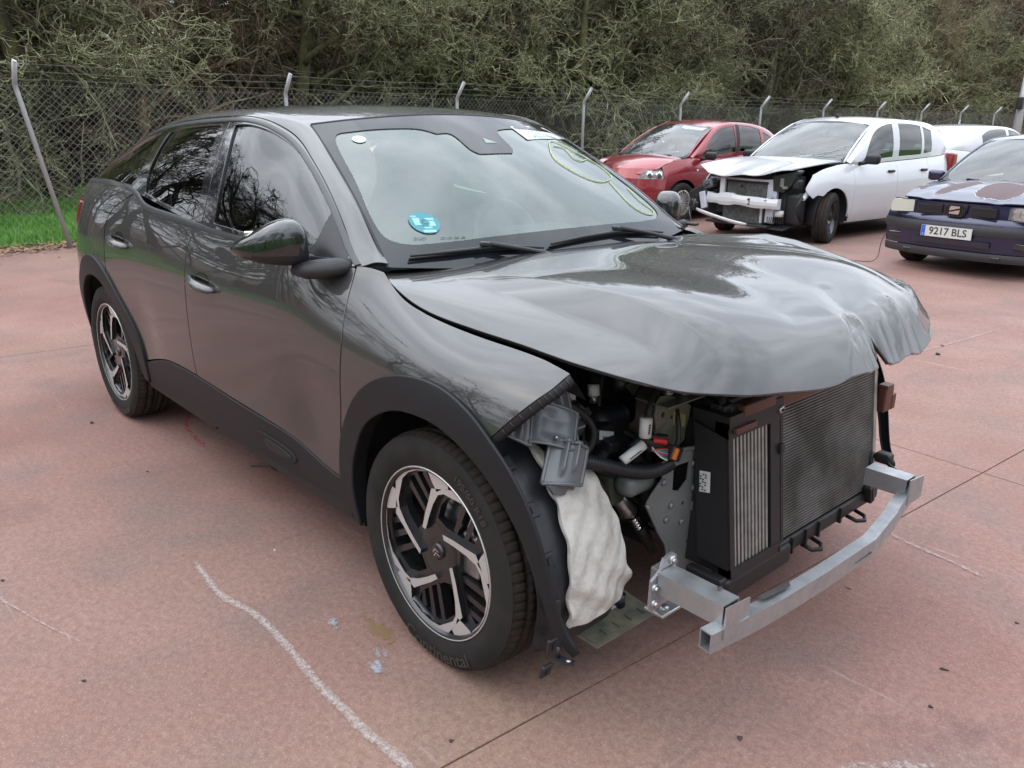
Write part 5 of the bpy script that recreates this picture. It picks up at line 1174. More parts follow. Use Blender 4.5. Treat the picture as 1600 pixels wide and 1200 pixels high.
ribbon('scratch', [(.40,.97),(.56,.87),(.75,.84),(.93,.80)], .035, 'scratch_chalk', .004, 'pale drag scratch on the concrete right of the crash beam', 'scratch')
ribbon('scratch', [(-.62,3.1),(-.5,3.55),(-.42,4.1),(-.36,4.7)], .03, 'scratch_chalk', .006, 'pale scratch on the concrete between the crumpled bonnet and the blue car', 'scratch')
ribbon('scratch', [(.95,-.42),(1.05,-.30),(1.15,-.18)], .06, 'scratch_chalk', .004, 'broad pale smear on the concrete at the bottom right of the photograph', 'scratch')
# crumbs of dirt and stone
mat('dark_stone', (.06,.048,.043), .9, var=.5, vscale=40); mat('pale_stone', (.62,.60,.56), .9); mat('dry_leaf', (.30,.19,.11), .85, var=.6, vscale=6, vcol=(.13,.07,.035)); mat('twig_brown', (.07,.05,.035), .9)
def pebble(x, y, r, m, label, cat, nm, el=1.0, rz=0):
    mb = MB(); bm_ = bmesh.new(); bmesh.ops.create_icosphere(bm_, subdivisions=2, radius=r)
    for v in bm_.verts:
        k_ = 1+.28*sin(v.co.x*310/ (r*60)+x*9)+.22*cos(v.co.y*260/(r*60)+y*7); v.co *= k_*.66; v.co.x *= el; v.co.z *= .5
    me = bpy.data.meshes.new(nm); bm_.to_mesh(me); bm_.free(); me.materials.append(MATS[m]); link(nm, me, None, (x, y, r*.32+G_(x, y)), (0, 0, rz), label=label, cat=cat)
for x, y, r, m, lb, cat, nm, el, rz in [(.99,.19,.008,'dark_stone','elongated dark crumb right of the crash beam, farther of two','crumb','dirt_crumb',2.2,.4),(1.03,0,.009,'dark_stone','rough dark crumb right of the crash beam, nearer of two','crumb','dirt_crumb',1,0),
    (.76,-.48,.008,'dark_stone','dark crumb on the concrete below the crash beam at the lower edge of the photograph','crumb','dirt_crumb',1.7,2.2),(.61,.40,.009,'dry_leaf','pale dry leaf scrap on the concrete in front of the crash beam','leaf','leaf_scrap',1.4,.3),
    (1.05,.60,.006,'dark_stone','tiny dark crumb at the far right edge of the concrete','crumb','dirt_crumb',1.5,0),(.29,-1.03,.008,'dark_stone','dark angular crumb beside the lower end of the chalk line','crumb','dirt_crumb',1.2,1),
    (-.55,-1.64,.007,'dark_stone','small dark crumb alone on the concrete at lower left','crumb','dirt_crumb',1.7,.5),(-1.27,-1.69,.008,'dark_stone','dark crumb at the left edge of the photograph','crumb','dirt_crumb',1.6,.2),
    (-.87,-.92,.006,'pale_stone','tiny white pebble near the start of the chalk line','pebble','pebble',1,0),(-1.86,-1.02,.007,'dark_stone','thin dark scrap left of the sill of the dark car','crumb','dirt_crumb',2.2,.2),
    (-2.65,-1.02,.013,'dark_stone','dark clod beside the rear tyre of the dark car','crumb','dirt_crumb',1.6,.4),(-.38,3.64,.022,'dark_stone','dark stone on the concrete right of the crumpled bonnet','stone','dirt_crumb',1,0),(-.45,3.9,.014,'dark_stone','small dark stone behind the other one right of the bonnet','stone','dirt_crumb',1.4,0)]: pebble(x, y, r, m, lb, cat, nm, el, rz)
mb = MB(); mb.tube([(-1.63,-.66,.006),(-1.59,-.625,.010),(-1.56,-.60,.006),(-1.50,-.60,.005)], [.004,.005,.004,.002], 'twig_brown', 6); mb.build('twig', label='short dark twig lying below the sill trim of the dark car', cat='twig')

# ---- terrain beyond the fence and round the yard
def hz(x, y):
    d = max(0, -x-17.3); h = (.33*d if d < 18 else 5.94+.12*(d-18))*min(1, max(.10, (y+10)/9))
    d2 = max(0, -y-12.5); h2 = .14*min(d2, 30); d3 = max(0, x-19); return max(h, h2, .14*min(d3, 30))+.12*sin(x*.7)*sin(y*.6)*min(1, max(0, (-x-12)/3)+max(0, (-y-11)/3))
xs_ = np.concatenate([np.arange(-90, -30, 6), np.arange(-30, -9.5, .9), [-9.52, -9.5], np.arange(-8, 14, 2.5), [14, 19, 25, 35, 50, 70]]); ys_ = np.concatenate([np.arange(-60, -18, 7), np.arange(-18, 14, 1.2), np.arange(14, 60, 3.5), np.arange(62, 130, 9)])
V = []; 
for x in xs_:
    for y in ys_:
        z = hz(x, y)+G_(x, min(y, 60)); z = z-.05 if (-9.52 < x < 14.2 and y > -7.6) else z-.015
        if abs(x+9.52) < .011: z = -.02+G_(x, min(y, 60))
        V.append((float(x), float(y), float(z)))
ny = len(ys_); F = [(i*ny+j, (i+1)*ny+j, (i+1)*ny+j+1, i*ny+j+1) for i in range(len(xs_)-1) for j in range(ny-1)]
def terr_mat():
    m = bpy.data.materials.new('terrain'); m.use_nodes = True; n = m.node_tree.nodes; l = m.node_tree.links; b = n['Principled BSDF']; b.inputs['Roughness'].default_value = .95
    g = n.new('ShaderNodeNewGeometry'); s = n.new('ShaderNodeSeparateXYZ'); l.new(g.outputs['Position'], s.inputs[0])
    x = n.new('ShaderNodeTexNoise'); x.inputs['Scale'].default_value = .9; x.inputs['Detail'].default_value = 9; l.new(g.outputs['Position'], x.inputs['Vector'])
    litter = n.new('ShaderNodeValToRGB'); e = litter.color_ramp.elements; e[0].position = .35; e[0].color = (.040,.028,.018,1); e[1].position = .68; e[1].color = (.12,.070,.045,1); l.new(x.outputs[0], litter.inputs[0])
    grass = n.new('ShaderNodeValToRGB'); e = grass.color_ramp.elements; e[0].position = .35; e[0].color = (.030,.095,.008,1); e[1].position = .65; e[1].color = (.075,.165,.018,1); l.new(x.outputs[0], grass.inputs[0])
    # wood floor where x < -14.2 (far bank), lawn between the fence and the wood
    a = n.new('ShaderNodeMath'); a.operation = 'MULTIPLY_ADD'; a.inputs[1].default_value = 1.6; a.inputs[2].default_value = 16.8; l.new(x.outputs[0], a.inputs[0])
    c = n.new('ShaderNodeMath'); c.operation = 'ADD'; l.new(s.outputs[0], c.inputs[0]); l.new(a.outputs[0], c.inputs[1])
    r = n.new('ShaderNodeMapRange'); r.inputs[1].default_value = -.15; r.inputs[2].default_value = .15; l.new(c.outputs[0], r.inputs[0])
    mx = n.new('ShaderNodeMixRGB'); l.new(r.outputs[0], mx.inputs[0]); l.new(litter.outputs[0], mx.inputs[1]); l.new(grass.outputs[0], mx.inputs[2]); l.new(mx.outputs[0], b.inputs['Base Color'])
    bp = n.new('ShaderNodeBump'); bp.inputs['Distance'].default_value = .06; l.new(x.outputs[0], bp.inputs['Height']); l.new(bp.outputs[0], b.inputs['Normal']); MATS['terrain'] = m
terr_mat(); mb = MB(); mb.add(V, F, 'terrain', True); mb.build('ground', kind='structure')

# lawn blades where the photograph looks at them, sparser round the rest
mat('grass_blade', (.060,.20,.016), .6, var=.7, vscale=2.0, vcol=(.13,.27,.03))
def blades(n, x0, x1, y0, y1, hmin, hmax, wd, zf, lean=.5):
    P = np.stack([RNG.uniform(x0, x1, n), RNG.uniform(y0, y1, n)], 1); A = RNG.uniform(0, 2*pi, n); H = RNG.uniform(hmin, hmax, n)*(.7+.5*np.sin(P[:, 0]*3)*np.sin(P[:, 1]*2.6)**2); LN = RNG.uniform(.1, lean, n)*H; B = RNG.uniform(0, 2*pi, n)
    Z = np.array([zf(x, y) for x, y in P]); dx, dy = np.cos(A)*wd, np.sin(A)*wd; lx, ly = np.cos(B)*LN, np.sin(B)*LN; V = np.empty((n, 5, 3))
    V[:, 0] = np.stack([P[:, 0]-dx, P[:, 1]-dy, Z], 1); V[:, 1] = np.stack([P[:, 0]+dx, P[:, 1]+dy, Z], 1); V[:, 2] = np.stack([P[:, 0]-dx*.7+lx*.3, P[:, 1]-dy*.7+ly*.3, Z+H*.55], 1); V[:, 3] = np.stack([P[:, 0]+dx*.7+lx*.3, P[:, 1]+dy*.7+ly*.3, Z+H*.55], 1); V[:, 4] = np.stack([P[:, 0]+lx, P[:, 1]+ly, Z+H], 1)
    F = []; 
    for i in range(n): k_ = i*5; F += [(k_, k_+1, k_+3, k_+2), (k_+2, k_+3, k_+4)]
    return V.reshape(-1, 3).tolist(), F
zf = lambda x, y: hz(x, y)+G_(x, y)-.02
V, F = blades(64000, -17.3, -9.35, -3.2, 4.2, .06, .17, .007, zf); mb = MB(); mb.add(V, F, 'grass_blade'); V, F = blades(26000, -14.9, -9.4, 4.2, 16, .06, .15, .009, zf); mb.add(V, F, 'grass_blade'); V, F = blades(16000, -9, 14, -10.5, -7.5, .05, .13, .008, zf); mb.add(V, F, 'grass_blade')
mb.build('lawn_grass', label='bright green grass growing between the fence and the wood', cat='grass', kind='stuff')
# leaf litter along the foot of the fence and the lawn edge
def leaf_scatter(n, f, size, z0=.004):
    V = []; F = []
    for i in range(n):
        x, y = f(); s = random.uniform(.6, 1.3)*size; a = random.uniform(0, 6.28); tl = random.uniform(-.7, .7); z = z0+random.uniform(0, .02)+hz(x, y)+G_(x, y); k_ = len(V); c, s_ = cos(a)*s, sin(a)*s
        V += [(x-c, y-s_, z), (x-s_*.5, y+c*.5, z+tl*s*.4+s*.2), (x+c, y+s_, z+s*.25), (x+s_*.5, y-c*.5, z-tl*s*.2+s*.1)]; F.append((k_, k_+1, k_+2, k_+3))
    return V, F
V, F = leaf_scatter(9000, lambda: (-9.22+random.gauss(0, .20), random.uniform(-3, 14)), .034); mb = MB(); mb.add(V, F, 'dry_leaf'); V, F = leaf_scatter(500, lambda: (-8.9+random.gauss(0, .35), random.uniform(-3, 8)), .022); mb.add(V, F, 'dry_leaf'); mb.build('leaf_litter', label='brown leaf litter along the foot of the fence', cat='leaves', kind='stuff')

# ---- chain-link fence with cranked posts
FX = -9.0
FEN = empty('chain_link_fence', (0, 0, 0), 0, 'chain-link fence with cranked galvanised posts and barbed wire behind the cars', 'fence')
def post(y, lean, brace=False):
    mb = MB(); z = G_(0, y); b = (FX, y, z-.02); k_ = (FX+lean[0], y+lean[1], z+1.80); t = (FX+lean[0]+.19, y+lean[1]-.01, z+2.03)
    mid = tuple(k_[i]*.96+b[i]*.04 for i in range(3)); k2 = tuple(k_[i]*.9+t[i]*.1 for i in range(3))
    mb.tube([b, mid, k_, k2, t], .026, 'galvanised', 12); mb.tube([t, (t[0]+.003, t[1]+.004, t[2]+.006)], .028, 'white_plastic', 12)
    if brace: mb.tube([(FX-.0, y-1.0, z), (FX+.02, y-.02, z+1.6)], .020, 'galvanised', 8); mb.tube([(FX-.0, y+.9, z), (FX+.02, y+.02, z+1.5)], .020, 'galvanised', 8)
    mb.build('post', FEN)
PY = [.57+2.9*k for k in range(-3, 18)]
for k, y in enumerate(PY):
    ln = (0.02*random.uniform(-1, 1), .03*random.uniform(-1, 1), 1)
    if abs(y-.57) < .1: ln = (.0, -.31, 1)
    post(y, ln, k == 12)
mw = MB(); PW, PH, DG = 2.9, 1.78, .080
def seg(mb_, a, b, r, m): mb_.tube([a, b], r, m, 3, False, False)
dl = int((PW+PH)/DG)+1
for k in range(dl):
    y0 = k*DG-PH
    for sg in (1, -1):
        # line z = (y - y0) or mirrored, clipped to the bay
        a, b = max(0, y0), min(PW, y0+PH)
        if b-a < .01: continue
        za, zb_ = a-y0, b-y0
        if sg < 0: za, zb_ = PH-za, PH-zb_
        n_ = max(1, int((b-a)/.35)); pts_ = [((.004 if q % 2 else -.004), a+(b-a)*q/n_, za+(zb_-za)*q/n_+.03) for q in range(n_+1)]
        mw.tube(pts_, .0019, 'mesh_wire', 3, False, False)
for k in range(int(PW/DG)): mw.tube([(0, k*DG, PH+.03), (.002, k*DG+.01, PH+.055)], .0019, 'mesh_wire', 3, False, False)
for z in (.05, .9, PH+.02): mw.tube([(.003, 0, z), (.003, PW/2, z-.006), (.003, PW, z)], .0022, 'mesh_wire', 3, False, False)
mesh0 = None
for y in PY[:-1]:
    if mesh0 is None: mesh0 = mw.build('wire_mesh', FEN, (FX, y, G_(0, y)), kind='stuff'); mesh0['kind'] = 'stuff'
    else: link('wire_mesh', mesh0.data, FEN, (FX, y, G_(0, y)), kind='stuff')
for h_, dx_, dy_ in ((1.86,.05,0),(1.935,.11,0),(2.01,.17,0)):
    mb = MB(); P_ = []
    for i, y in enumerate(PY[:-1]):
        P_ += [(FX+dx_, y+dy_, h_+G_(0, y)), (FX+dx_, y+dy_+1.45, h_-.012+G_(0, y))]
    mb.tube(P_, .0024, 'mesh_wire', 4, False, False)
    for i in range(len(P_)-1):
        a, b = Vector(P_[i]), Vector(P_[i+1]); 
        for q in range(12): c = a.lerp(b, (q+.5)/12); mb.tube([tuple(c+Vector((-.012,.006,-.012))), tuple(c+Vector((.012,-.006,.012)))], .0018, 'mesh_wire', 3, False, False)
    mb.build('barbed_wire', FEN)
# tall lamp post with a camera beyond the last cars
mb = MB(); lp = (-6.26, 23.1); mb.tube([(lp[0], lp[1], 0), (lp[0]+.06, lp[1]+.1, 4.0)], [.105,.075], 'galvanised', 14); pole = mb.build('lamp_post', label='tall grey steel pole with a small box on it at the right edge', cat='pole')
mb = MB(); mb.rbox((lp[0]+.05, lp[1]-.12, 2.1), (.16,.16,.30), 'black_plastic', .02); mb.build('junction_box', pole); mb = MB(); mb.rbox((lp[0]+.06, lp[1]+.08, 4.05), (.22,.26,.14), 'white_plastic', .03); mb.build('lamp_head', pole)
# ================================================================ the winter wood
def bark(name, c1, c2, c3, sc=5):
    m = bpy.data.materials.new(name); m.use_nodes = True; n = m.node_tree.nodes; l = m.node_tree.links; b = n['Principled BSDF']; b.inputs['Roughness'].default_value = .93; b.inputs['Specular IOR Level'].default_value = .2
    t = n.new('ShaderNodeTexCoord'); x = n.new('ShaderNodeTexNoise'); x.inputs['Scale'].default_value = sc; x.inputs['Detail'].default_value = 6; x.inputs['Roughness'].default_value = .7; l.new(t.outputs['Object'], x.inputs['Vector'])
    r = n.new('ShaderNodeValToRGB'); e = r.color_ramp.elements; e[0].position = .36; e[0].color = (*c1, 1); e[1].position = .66; e[1].color = (*c3, 1); k = e.new(.5); k.color = (*c2, 1); l.new(x.outputs[0], r.inputs[0])
    oi = n.new('ShaderNodeObjectInfo'); hs = n.new('ShaderNodeHueSaturation'); mr = n.new('ShaderNodeMapRange'); mr.inputs[3].default_value = .75; mr.inputs[4].default_value = 1.25; l.new(oi.outputs['Random'], mr.inputs[0]); l.new(mr.outputs[0], hs.inputs['Value']); l.new(r.outputs[0], hs.inputs['Color'])
    l.new(hs.outputs[0], b.inputs['Base Color']); MATS[name] = m
bark('bark_lichen', (.095,.080,.050), (.200,.190,.108), (.37,.39,.23), 4)
bark('bark_trunk', (.045,.040,.028), (.080,.075,.040), (.13,.135,.05), 3)
bark('bark_brown', (.11,.078,.054), (.19,.135,.094), (.26,.215,.14), 3)
bark('bark_dark', (.050,.040,.030), (.095,.078,.055), (.16,.145,.095), 3)
bark('bark_bare', (.022,.018,.014), (.035,.028,.02), (.06,.055,.04), 3)
mat('lichen_tuft', (.27,.30,.17), .95, var=.5, vscale=6, vcol=(.38,.40,.27)); mat('ivy_leaf', (.018,.055,.014), .45, var=.6, vscale=4, vcol=(.035,.085,.022)); mat('bramble', (.060,.075,.028), .9, var=.8, vscale=2, vcol=(.11,.085,.045))
mat('fern_brown', (.13,.070,.040), .95, var=.7, vscale=2, vcol=(.07,.045,.028))

class Twigs:
    """gathers tapered tubes quickly"""
    def __init__(s): s.V = []; s.F = []; s.k = 0
    def add(s, P, R, n=3):
        P = np.asarray(P); R = np.asarray(R); T = np.gradient(P, axis=0); T /= np.maximum(np.linalg.norm(T, axis=1, keepdims=True), 1e-9)
        ref = np.array([0, 0, 1.]) if abs(T[0, 2]) < .9 else np.array([1., 0, 0]); U = np.cross(T, ref); U /= np.maximum(np.linalg.norm(U, axis=1, keepdims=True), 1e-9); W = np.cross(T, U)
        a = np.arange(n)*2*pi/n; V = P[:, None]+R[:, None, None]*(U[:, None]*np.cos(a)[None, :, None]+W[:, None]*np.sin(a)[None, :, None])
        m = len(P); s.V.append(V.reshape(-1, 3)); i = np.arange(m-1)[:, None]*n; j = np.arange(n)[None]; jj = (j+1) % n
        s.F.append((np.stack([i+j, i+jj, i+n+jj, i+n+j], -1).reshape(-1, 4))+s.k); s.k += m*n
    def mesh(s, name, m):
        me = bpy.data.meshes.new(name); V = np.concatenate(s.V); F = np.concatenate(s.F); me.vertices.add(len(V)); me.vertices.foreach_set('co', V.ravel()); me.loops.add(F.size); me.loops.foreach_set('vertex_index', F.ravel().astype(np.int32))
        me.polygons.add(len(F)); me.polygons.foreach_set('loop_start', np.arange(0, F.size, 4, dtype=np.int32)); me.polygons.foreach_set('loop_total', np.full(len(F), 4, np.int32)); me.update(); me.materials.append(MATS[m]); return me
def grow(rng, H, spread, n1, n2, n3, n4, droop=.25, kink=.25, r0=.14, low=.12, tip=.0045, up=.35):
    """trunk, then three orders of crooked boughs; returns trunk Twigs, crown Twigs and the points of the finest wood"""
    tr, cr = Twigs(), Twigs(); tips = []
    def path(p, d, L, n, kk, gz):
        P = [p]; d = d/np.linalg.norm(d)
        for i in range(n):
            d = d+rng.normal(0, kk, 3)+np.array([0, 0, gz]); d /= np.linalg.norm(d); P.append(P[-1]+d*L/n)
        return np.array(P)
    T = path(np.zeros(3), np.array([rng.normal(0, .12), rng.normal(0, .12), 1.]), H, 12, .08, .05); tr.add(T, np.linspace(r0, r0*.25, 13)*np.array([1.5]+[1.05]+[1]*11), 9)
    for a in range(n1):
        t = low+(1-low)*(a+rng.uniform(0, 1))/n1; q = T[0]*0+np.array([np.interp(t*12, range(13), T[:, c]) for c in range(3)]); az = rng.uniform(0, 2*pi); el = rng.uniform(-.05, .55)+t*up
        L1 = spread*(1.05-.55*t)*rng.uniform(.6, 1.15); rb = r0*(.45-.25*t)*rng.uniform(.7, 1.1); P1 = path(q, np.array([cos(az)*cos(el), sin(az)*cos(el), sin(el)]), L1, 9, kink, .03); tr.add(P1, np.linspace(rb, rb*.22, 10), 5)
        for b in range(n2):
            t2 = rng.uniform(.18, 1); q2 = np.array([np.interp(t2*9, range(10), P1[:, c]) for c in range(3)]); d2 = (P1[min(9, int(t2*9)+1)]-P1[max(0, int(t2*9)-1)]); d2 /= np.linalg.norm(d2); d2 = d2+rng.normal(0, .75, 3); d2[2] += rng.uniform(-.25, .35)
            L2 = L1*rng.uniform(.22, .50); r2 = rb*.38*(1.1-.6*t2); P2 = path(q2, d2, L2, 6, kink*1.25, -droop*.12); cr.add(P2, np.linspace(max(r2, tip*1.8), tip*1.4, 7), 4)
            for c in range(n3):
                t3 = rng.uniform(.12, 1); q3 = np.array([np.interp(t3*6, range(7), P2[:, k]) for k in range(3)]); d3 = P2[-1]-P2[0]; d3 /= np.linalg.norm(d3); d3 = d3+rng.normal(0, .8, 3); L3 = L2*rng.uniform(.25, .55); P3 = path(q3, d3, L3, 4, kink*1.5, -droop*.1); cr.add(P3, np.linspace(tip*1.5, tip*.85, 5), 3); tips.append(P3)
                for e in range(n4):
                    t4 = rng.uniform(.2, 1); q4 = np.array([np.interp(t4*4, range(5), P3[:, k]) for k in range(3)]); d4 = P3[-1]-P3[0]; d4 /= max(np.linalg.norm(d4), 1e-6); d4 = d4+rng.normal(0, .9, 3); P4 = path(q4, d4, L3*rng.uniform(.3, .6), 3, kink*1.6, 0); cr.add(P4, np.linspace(tip, tip*.6, 4), 3)
    return tr, cr, tips
def tufts(rng, tips, n, size, m, name, dens=1.0):
    V = []; F = []
    for _ in range(n):
        P = tips[rng.integers(len(tips))]; q = P[rng.integers(len(P))]+rng.normal(0, size*.25, 3)
        for _ in range(3):
            a = rng.normal(0, 1, 3); a /= np.linalg.norm(a); b = rng.normal(0, 1, 3); b /= np.linalg.norm(b); s = size*rng.uniform(.4, 1.1); k = len(V)
            V += [tuple(q), tuple(q+a*s), tuple(q+(a+b)*s*.7)]; F.append((k, k+1, k+2))
    mb = MB(); mb.add(V, F, m); me = bpy.data.meshes.new(name); me.from_pydata(mb.v, [], mb.f); me.materials.append(MATS[m]); me.update(); return me
PROTO = {}
def proto(key, seed, mats_, tuft=None, **k):
    rng = np.random.default_rng(seed); tr, cr, tips = grow(rng, **k)
    PROTO[key] = (tr.mesh(key+'_trunk', mats_[0]), cr.mesh(key+'_crown', mats_[1]), tufts(rng, tips, *tuft) if tuft else None)
proto('oak', 3, ('bark_trunk', 'bark_lichen'), (5200, .040, 'lichen_tuft', 'oak_lichen'), H=7.2, spread=5.0, n1=22, n2=13, n3=9, n4=3, kink=.30, r0=.20, low=.10, tip=.0072)
proto('oak2', 8, ('bark_trunk', 'bark_lichen'), (3400, .040, 'lichen_tuft', 'oak2_lichen'), H=8.5, spread=5.2, n1=20, n2=12, n3=9, n4=3, kink=.33, r0=.22, low=.16, tip=.0075)
proto('thin', 5, ('bark_brown', 'bark_brown'), None, H=8.5, spread=2.8, n1=30, n2=9, n3=8, n4=3, kink=.16, r0=.10, low=.06, tip=.0060, up=.9)
proto('thin2', 14, ('bark_brown', 'bark_brown'), None, H=9.5, spread=3.4, n1=28, n2=10, n3=8, n4=3, kink=.20, r0=.12, low=.08, tip=.0065, up=.8)
proto('far', 21, ('bark_dark', 'bark_dark'), None, H=8.0, spread=5.0, n1=18, n2=12, n3=9, n4=3, kink=.30, r0=.25, low=.22, tip=.0085)
proto('open', 31, ('bark_bare', 'bark_bare'), None, H=8.0, spread=5.4, n1=15, n2=9, n3=6, n4=2, kink=.30, r0=.22, low=.22, tip=.0085, up=.6)
KIND = {'open': ('bare_tree', 'bare tree', 'tree'), 'oak': ('oak_tree', 'bare oak with pale green lichen on every twig', 'tree'), 'oak2': ('oak_tree', 'tall bare oak with crooked mossy boughs', 'tree'), 'thin': ('thin_tree', 'slender bare tree with upright brown twigs', 'tree'), 'thin2': ('thin_tree', 'slender bare tree with a wide brown crown', 'tree'), 'far': ('bare_tree', 'dark bare tree', 'tree')}
def tree(key, x, y, s, rz, label, group, sz=None, ivy=False):
    nm, _, cat = KIND[key]; z = hz(x, y)+G_(x, min(y, 60))-.1
    o = empty(nm, (x, y, z), rz, label, cat, group); o.scale = (s, s, sz or s); t, c, l_ = PROTO[key]
    link('trunk', t, o); link('crown', c, o)
    if l_: link('lichen', l_, o)
    if ivy:
        rng = np.random.default_rng(int(x*10) & 255); V = []; F = []
        for _ in range(1500):
            h = rng.uniform(.0, 4.2)**1; a = rng.uniform(0, 2*pi); r = .16+.35*abs(sin(h*1.7))*rng.uniform(.2, 1); q = np.array([r*cos(a), r*sin(a), h]); u = rng.normal(0, 1, 3); v = rng.normal(0, 1, 3); u /= np.linalg.norm(u)*22; v /= np.linalg.norm(v)*22; k = len(V); V += [tuple(q), tuple(q+u), tuple(q+u+v), tuple(q+v)]; F.append((k, k+1, k+2, k+3))
        mb = MB(); mb.add(V, F, 'ivy_leaf'); mb.build('ivy', o)
    return o
# first rows behind the fence, one by one
rows = [('oak', -14.6, -.9, .80, 2.0, 'lichen-covered oak reaching over the fence at the left edge', False), ('oak', -14.0, 2.1, .86, .3, 'lichen-covered oak whose low boughs hang behind the second fence bay from the left', False),
 ('thin2', -15.2, 4.2, .9, 1.0, 'slender brown tree with upright twigs right of the lichen oak', False), ('oak2', -14.9, 6.8, .82, 3.3, 'crooked mossy oak with dark ivy on its trunk above the car roof', True), ('thin', -15.9, 5.6, 1.0, 3.0, 'thin brown tree behind the roof of the dark car', False),
 ('oak', -14.4, 9.6, .84, 4.2, 'spreading lichen oak behind the windscreen of the dark car', False), ('oak2', -15.3, 12.6, .86, 1.2, 'mossy oak with ivy left of the red car', True), ('thin2', -16.4, 10.8, 1.0, 5.0, 'slender tree left behind the red car', False),
 ('oak', -14.8, 15.9, .88, .9, 'lichen oak right above the red car', False), ('oak2', -15.6, 19.4, .92, 2.6, 'mossy oak above the white hatchback with the torn front', False), ('oak', -15.2, 23.4, .95, 5.4, 'lichen oak above the roof of the white hatchback', False), ('thin', -16.6, 21.2, 1.1, 2.0, 'thin brown tree between the oaks above the white hatchback', False),
 ('oak2', -15.8, 27.8, 1.0, 4.1, 'mossy oak behind the far white car', False), ('oak', -15.6, 32.5, 1.0, 1.9, 'lichen oak above the far white car', False), ('thin2', -17.2, 30.2, 1.15, .2, 'slender brown tree at the right behind the far cars', False), ('oak2', -16.2, 37.5, 1.0, .7, 'mossy oak left of the lamp post', False), ('oak', -16.6, 43.0, 1.05, 3.5, 'lichen oak at the right edge behind the lamp post', False)]
for k, x, y, s, rz, lb, iv in rows: tree(k, x-1.3, y, s*1.08, rz, lb, 'trees along the edge of the wood', ivy=iv)
rng = np.random.default_rng(4); fk = ['far', 'oak2', 'thin2', 'thin', 'oak']
def wood_label(): return 'bare winter tree deep in the wood on the bank behind the fence'
for x0, y0, y1, st in ((-16.8, 46, 92, 3.2), (-18.0, -2, 70, 2.4), (-20.6, -2, 80, 2.7), (-23.8, -1, 92, 3.0), (-27.5, 0, 104, 3.6), (-32.5, 1, 112, 4.2), (-39, 2, 120, 5.2)):
    y = y0
    while y < y1:
        k = fk[rng.integers(5)] if x0 > -24 else ('far', 'thin2')[rng.integers(2)]; tree(k, x0+rng.normal(0, .7), y+rng.normal(0, .6), rng.uniform(.9, 1.2)*(1.0 if x0 > -30 else 1.15), rng.uniform(0, 6.28), wood_label(), 'trees deep in the wood'); y += st*rng.uniform(.8, 1.2)
# scrub: brambles, dead fern and young stems filling the edge of the wood
def scrub(n, fx_, h0, h1, m, r=.006, arch=.5, nm='undergrowth', lb='', curl=.3, seed=1):
    T = Twigs(); rg = np.random.default_rng(seed)
    for i in range(n):
        x, y = fx_(rg); z = hz(x, y)+G_(x, min(y, 60))-.02; h = rg.uniform(h0, h1); az = rg.uniform(0, 2*pi); ln = rg.uniform(.1, 1)*arch*h; s = np.linspace(0, 1, 6); P = np.stack([x+np.cos(az)*ln*s**1.7, y+np.sin(az)*ln*s**1.7, z+h*(s-.35*arch*s**3)], 1)+np.cumsum(rg.normal(0, curl*h*.045, (6, 3)), 0); T.add(P, np.linspace(r, r*.45, 6), 3)
        for q in range(3):
            j = rg.integers(1, 5); d = rg.normal(0, 1, 3); d /= np.linalg.norm(d); L_ = h*rg.uniform(.12, .3); T.add(np.array([P[j], P[j]+d*L_*.5+rg.normal(0, .02, 3), P[j]+d*L_]), np.array([r*.6, r*.45, r*.3]), 3)
    o = link(nm, T.mesh(nm, m), label=lb, cat='undergrowth', kind='stuff'); return o
scrub(9000, lambda g: (-17.2-abs(g.normal(0, 1.3)), g.uniform(-3, 60)), .5, 2.0, 'bark_brown', .0065, .7, 'bramble_thicket', 'tangle of brown bramble stems along the edge of the wood', seed=2)
scrub(11000, lambda g: (-17.4-abs(g.normal(0, 4.5)), g.uniform(-2, 70)), 1.5, 4.6, 'bark_brown', .0075, .25, 'young_stems', 'dense young brown stems filling the wood', .25, seed=3)
scrub(5200, lambda g: (-17.2-abs(g.normal(0, 4.0)), g.uniform(-3, 52)), 1.2, 3.8, 'bark_lichen', .0080, .5, 'mossy_stems', 'mossy grey-green stems between the trees', .5, seed=5)
# low mounds of ivy and bramble leaf
V = []; F = []; rg = np.random.default_rng(9)
for _ in range(110):
    cx, cy = -17.4-abs(rg.normal(0, 2.4)), rg.uniform(-3, 46); R_ = rg.uniform(.35, 1.0); zc = hz(cx, cy)
    for _ in range(190):
        d = rg.normal(0, 1, 3); d /= np.linalg.norm(d); d[2] = abs(d[2])*rg.uniform(.5, 1.5); q = np.array([cx, cy, zc])+d*R_*rg.uniform(.7, 1.05); u = rg.normal(0, 1, 3); v = rg.normal(0, 1, 3); u *= .05/np.linalg.norm(u); v *= .05/np.linalg.norm(v); k = len(V); V += [tuple(q), tuple(q+u), tuple(q+u+v), tuple(q+v)]; F.append((k, k+1, k+2, k+3))
mb = MB(); mb.add(V, F, 'bramble'); mb.build('bramble_leaves', label='low dull green bramble leaves at the foot of the wood', cat='undergrowth', kind='stuff')
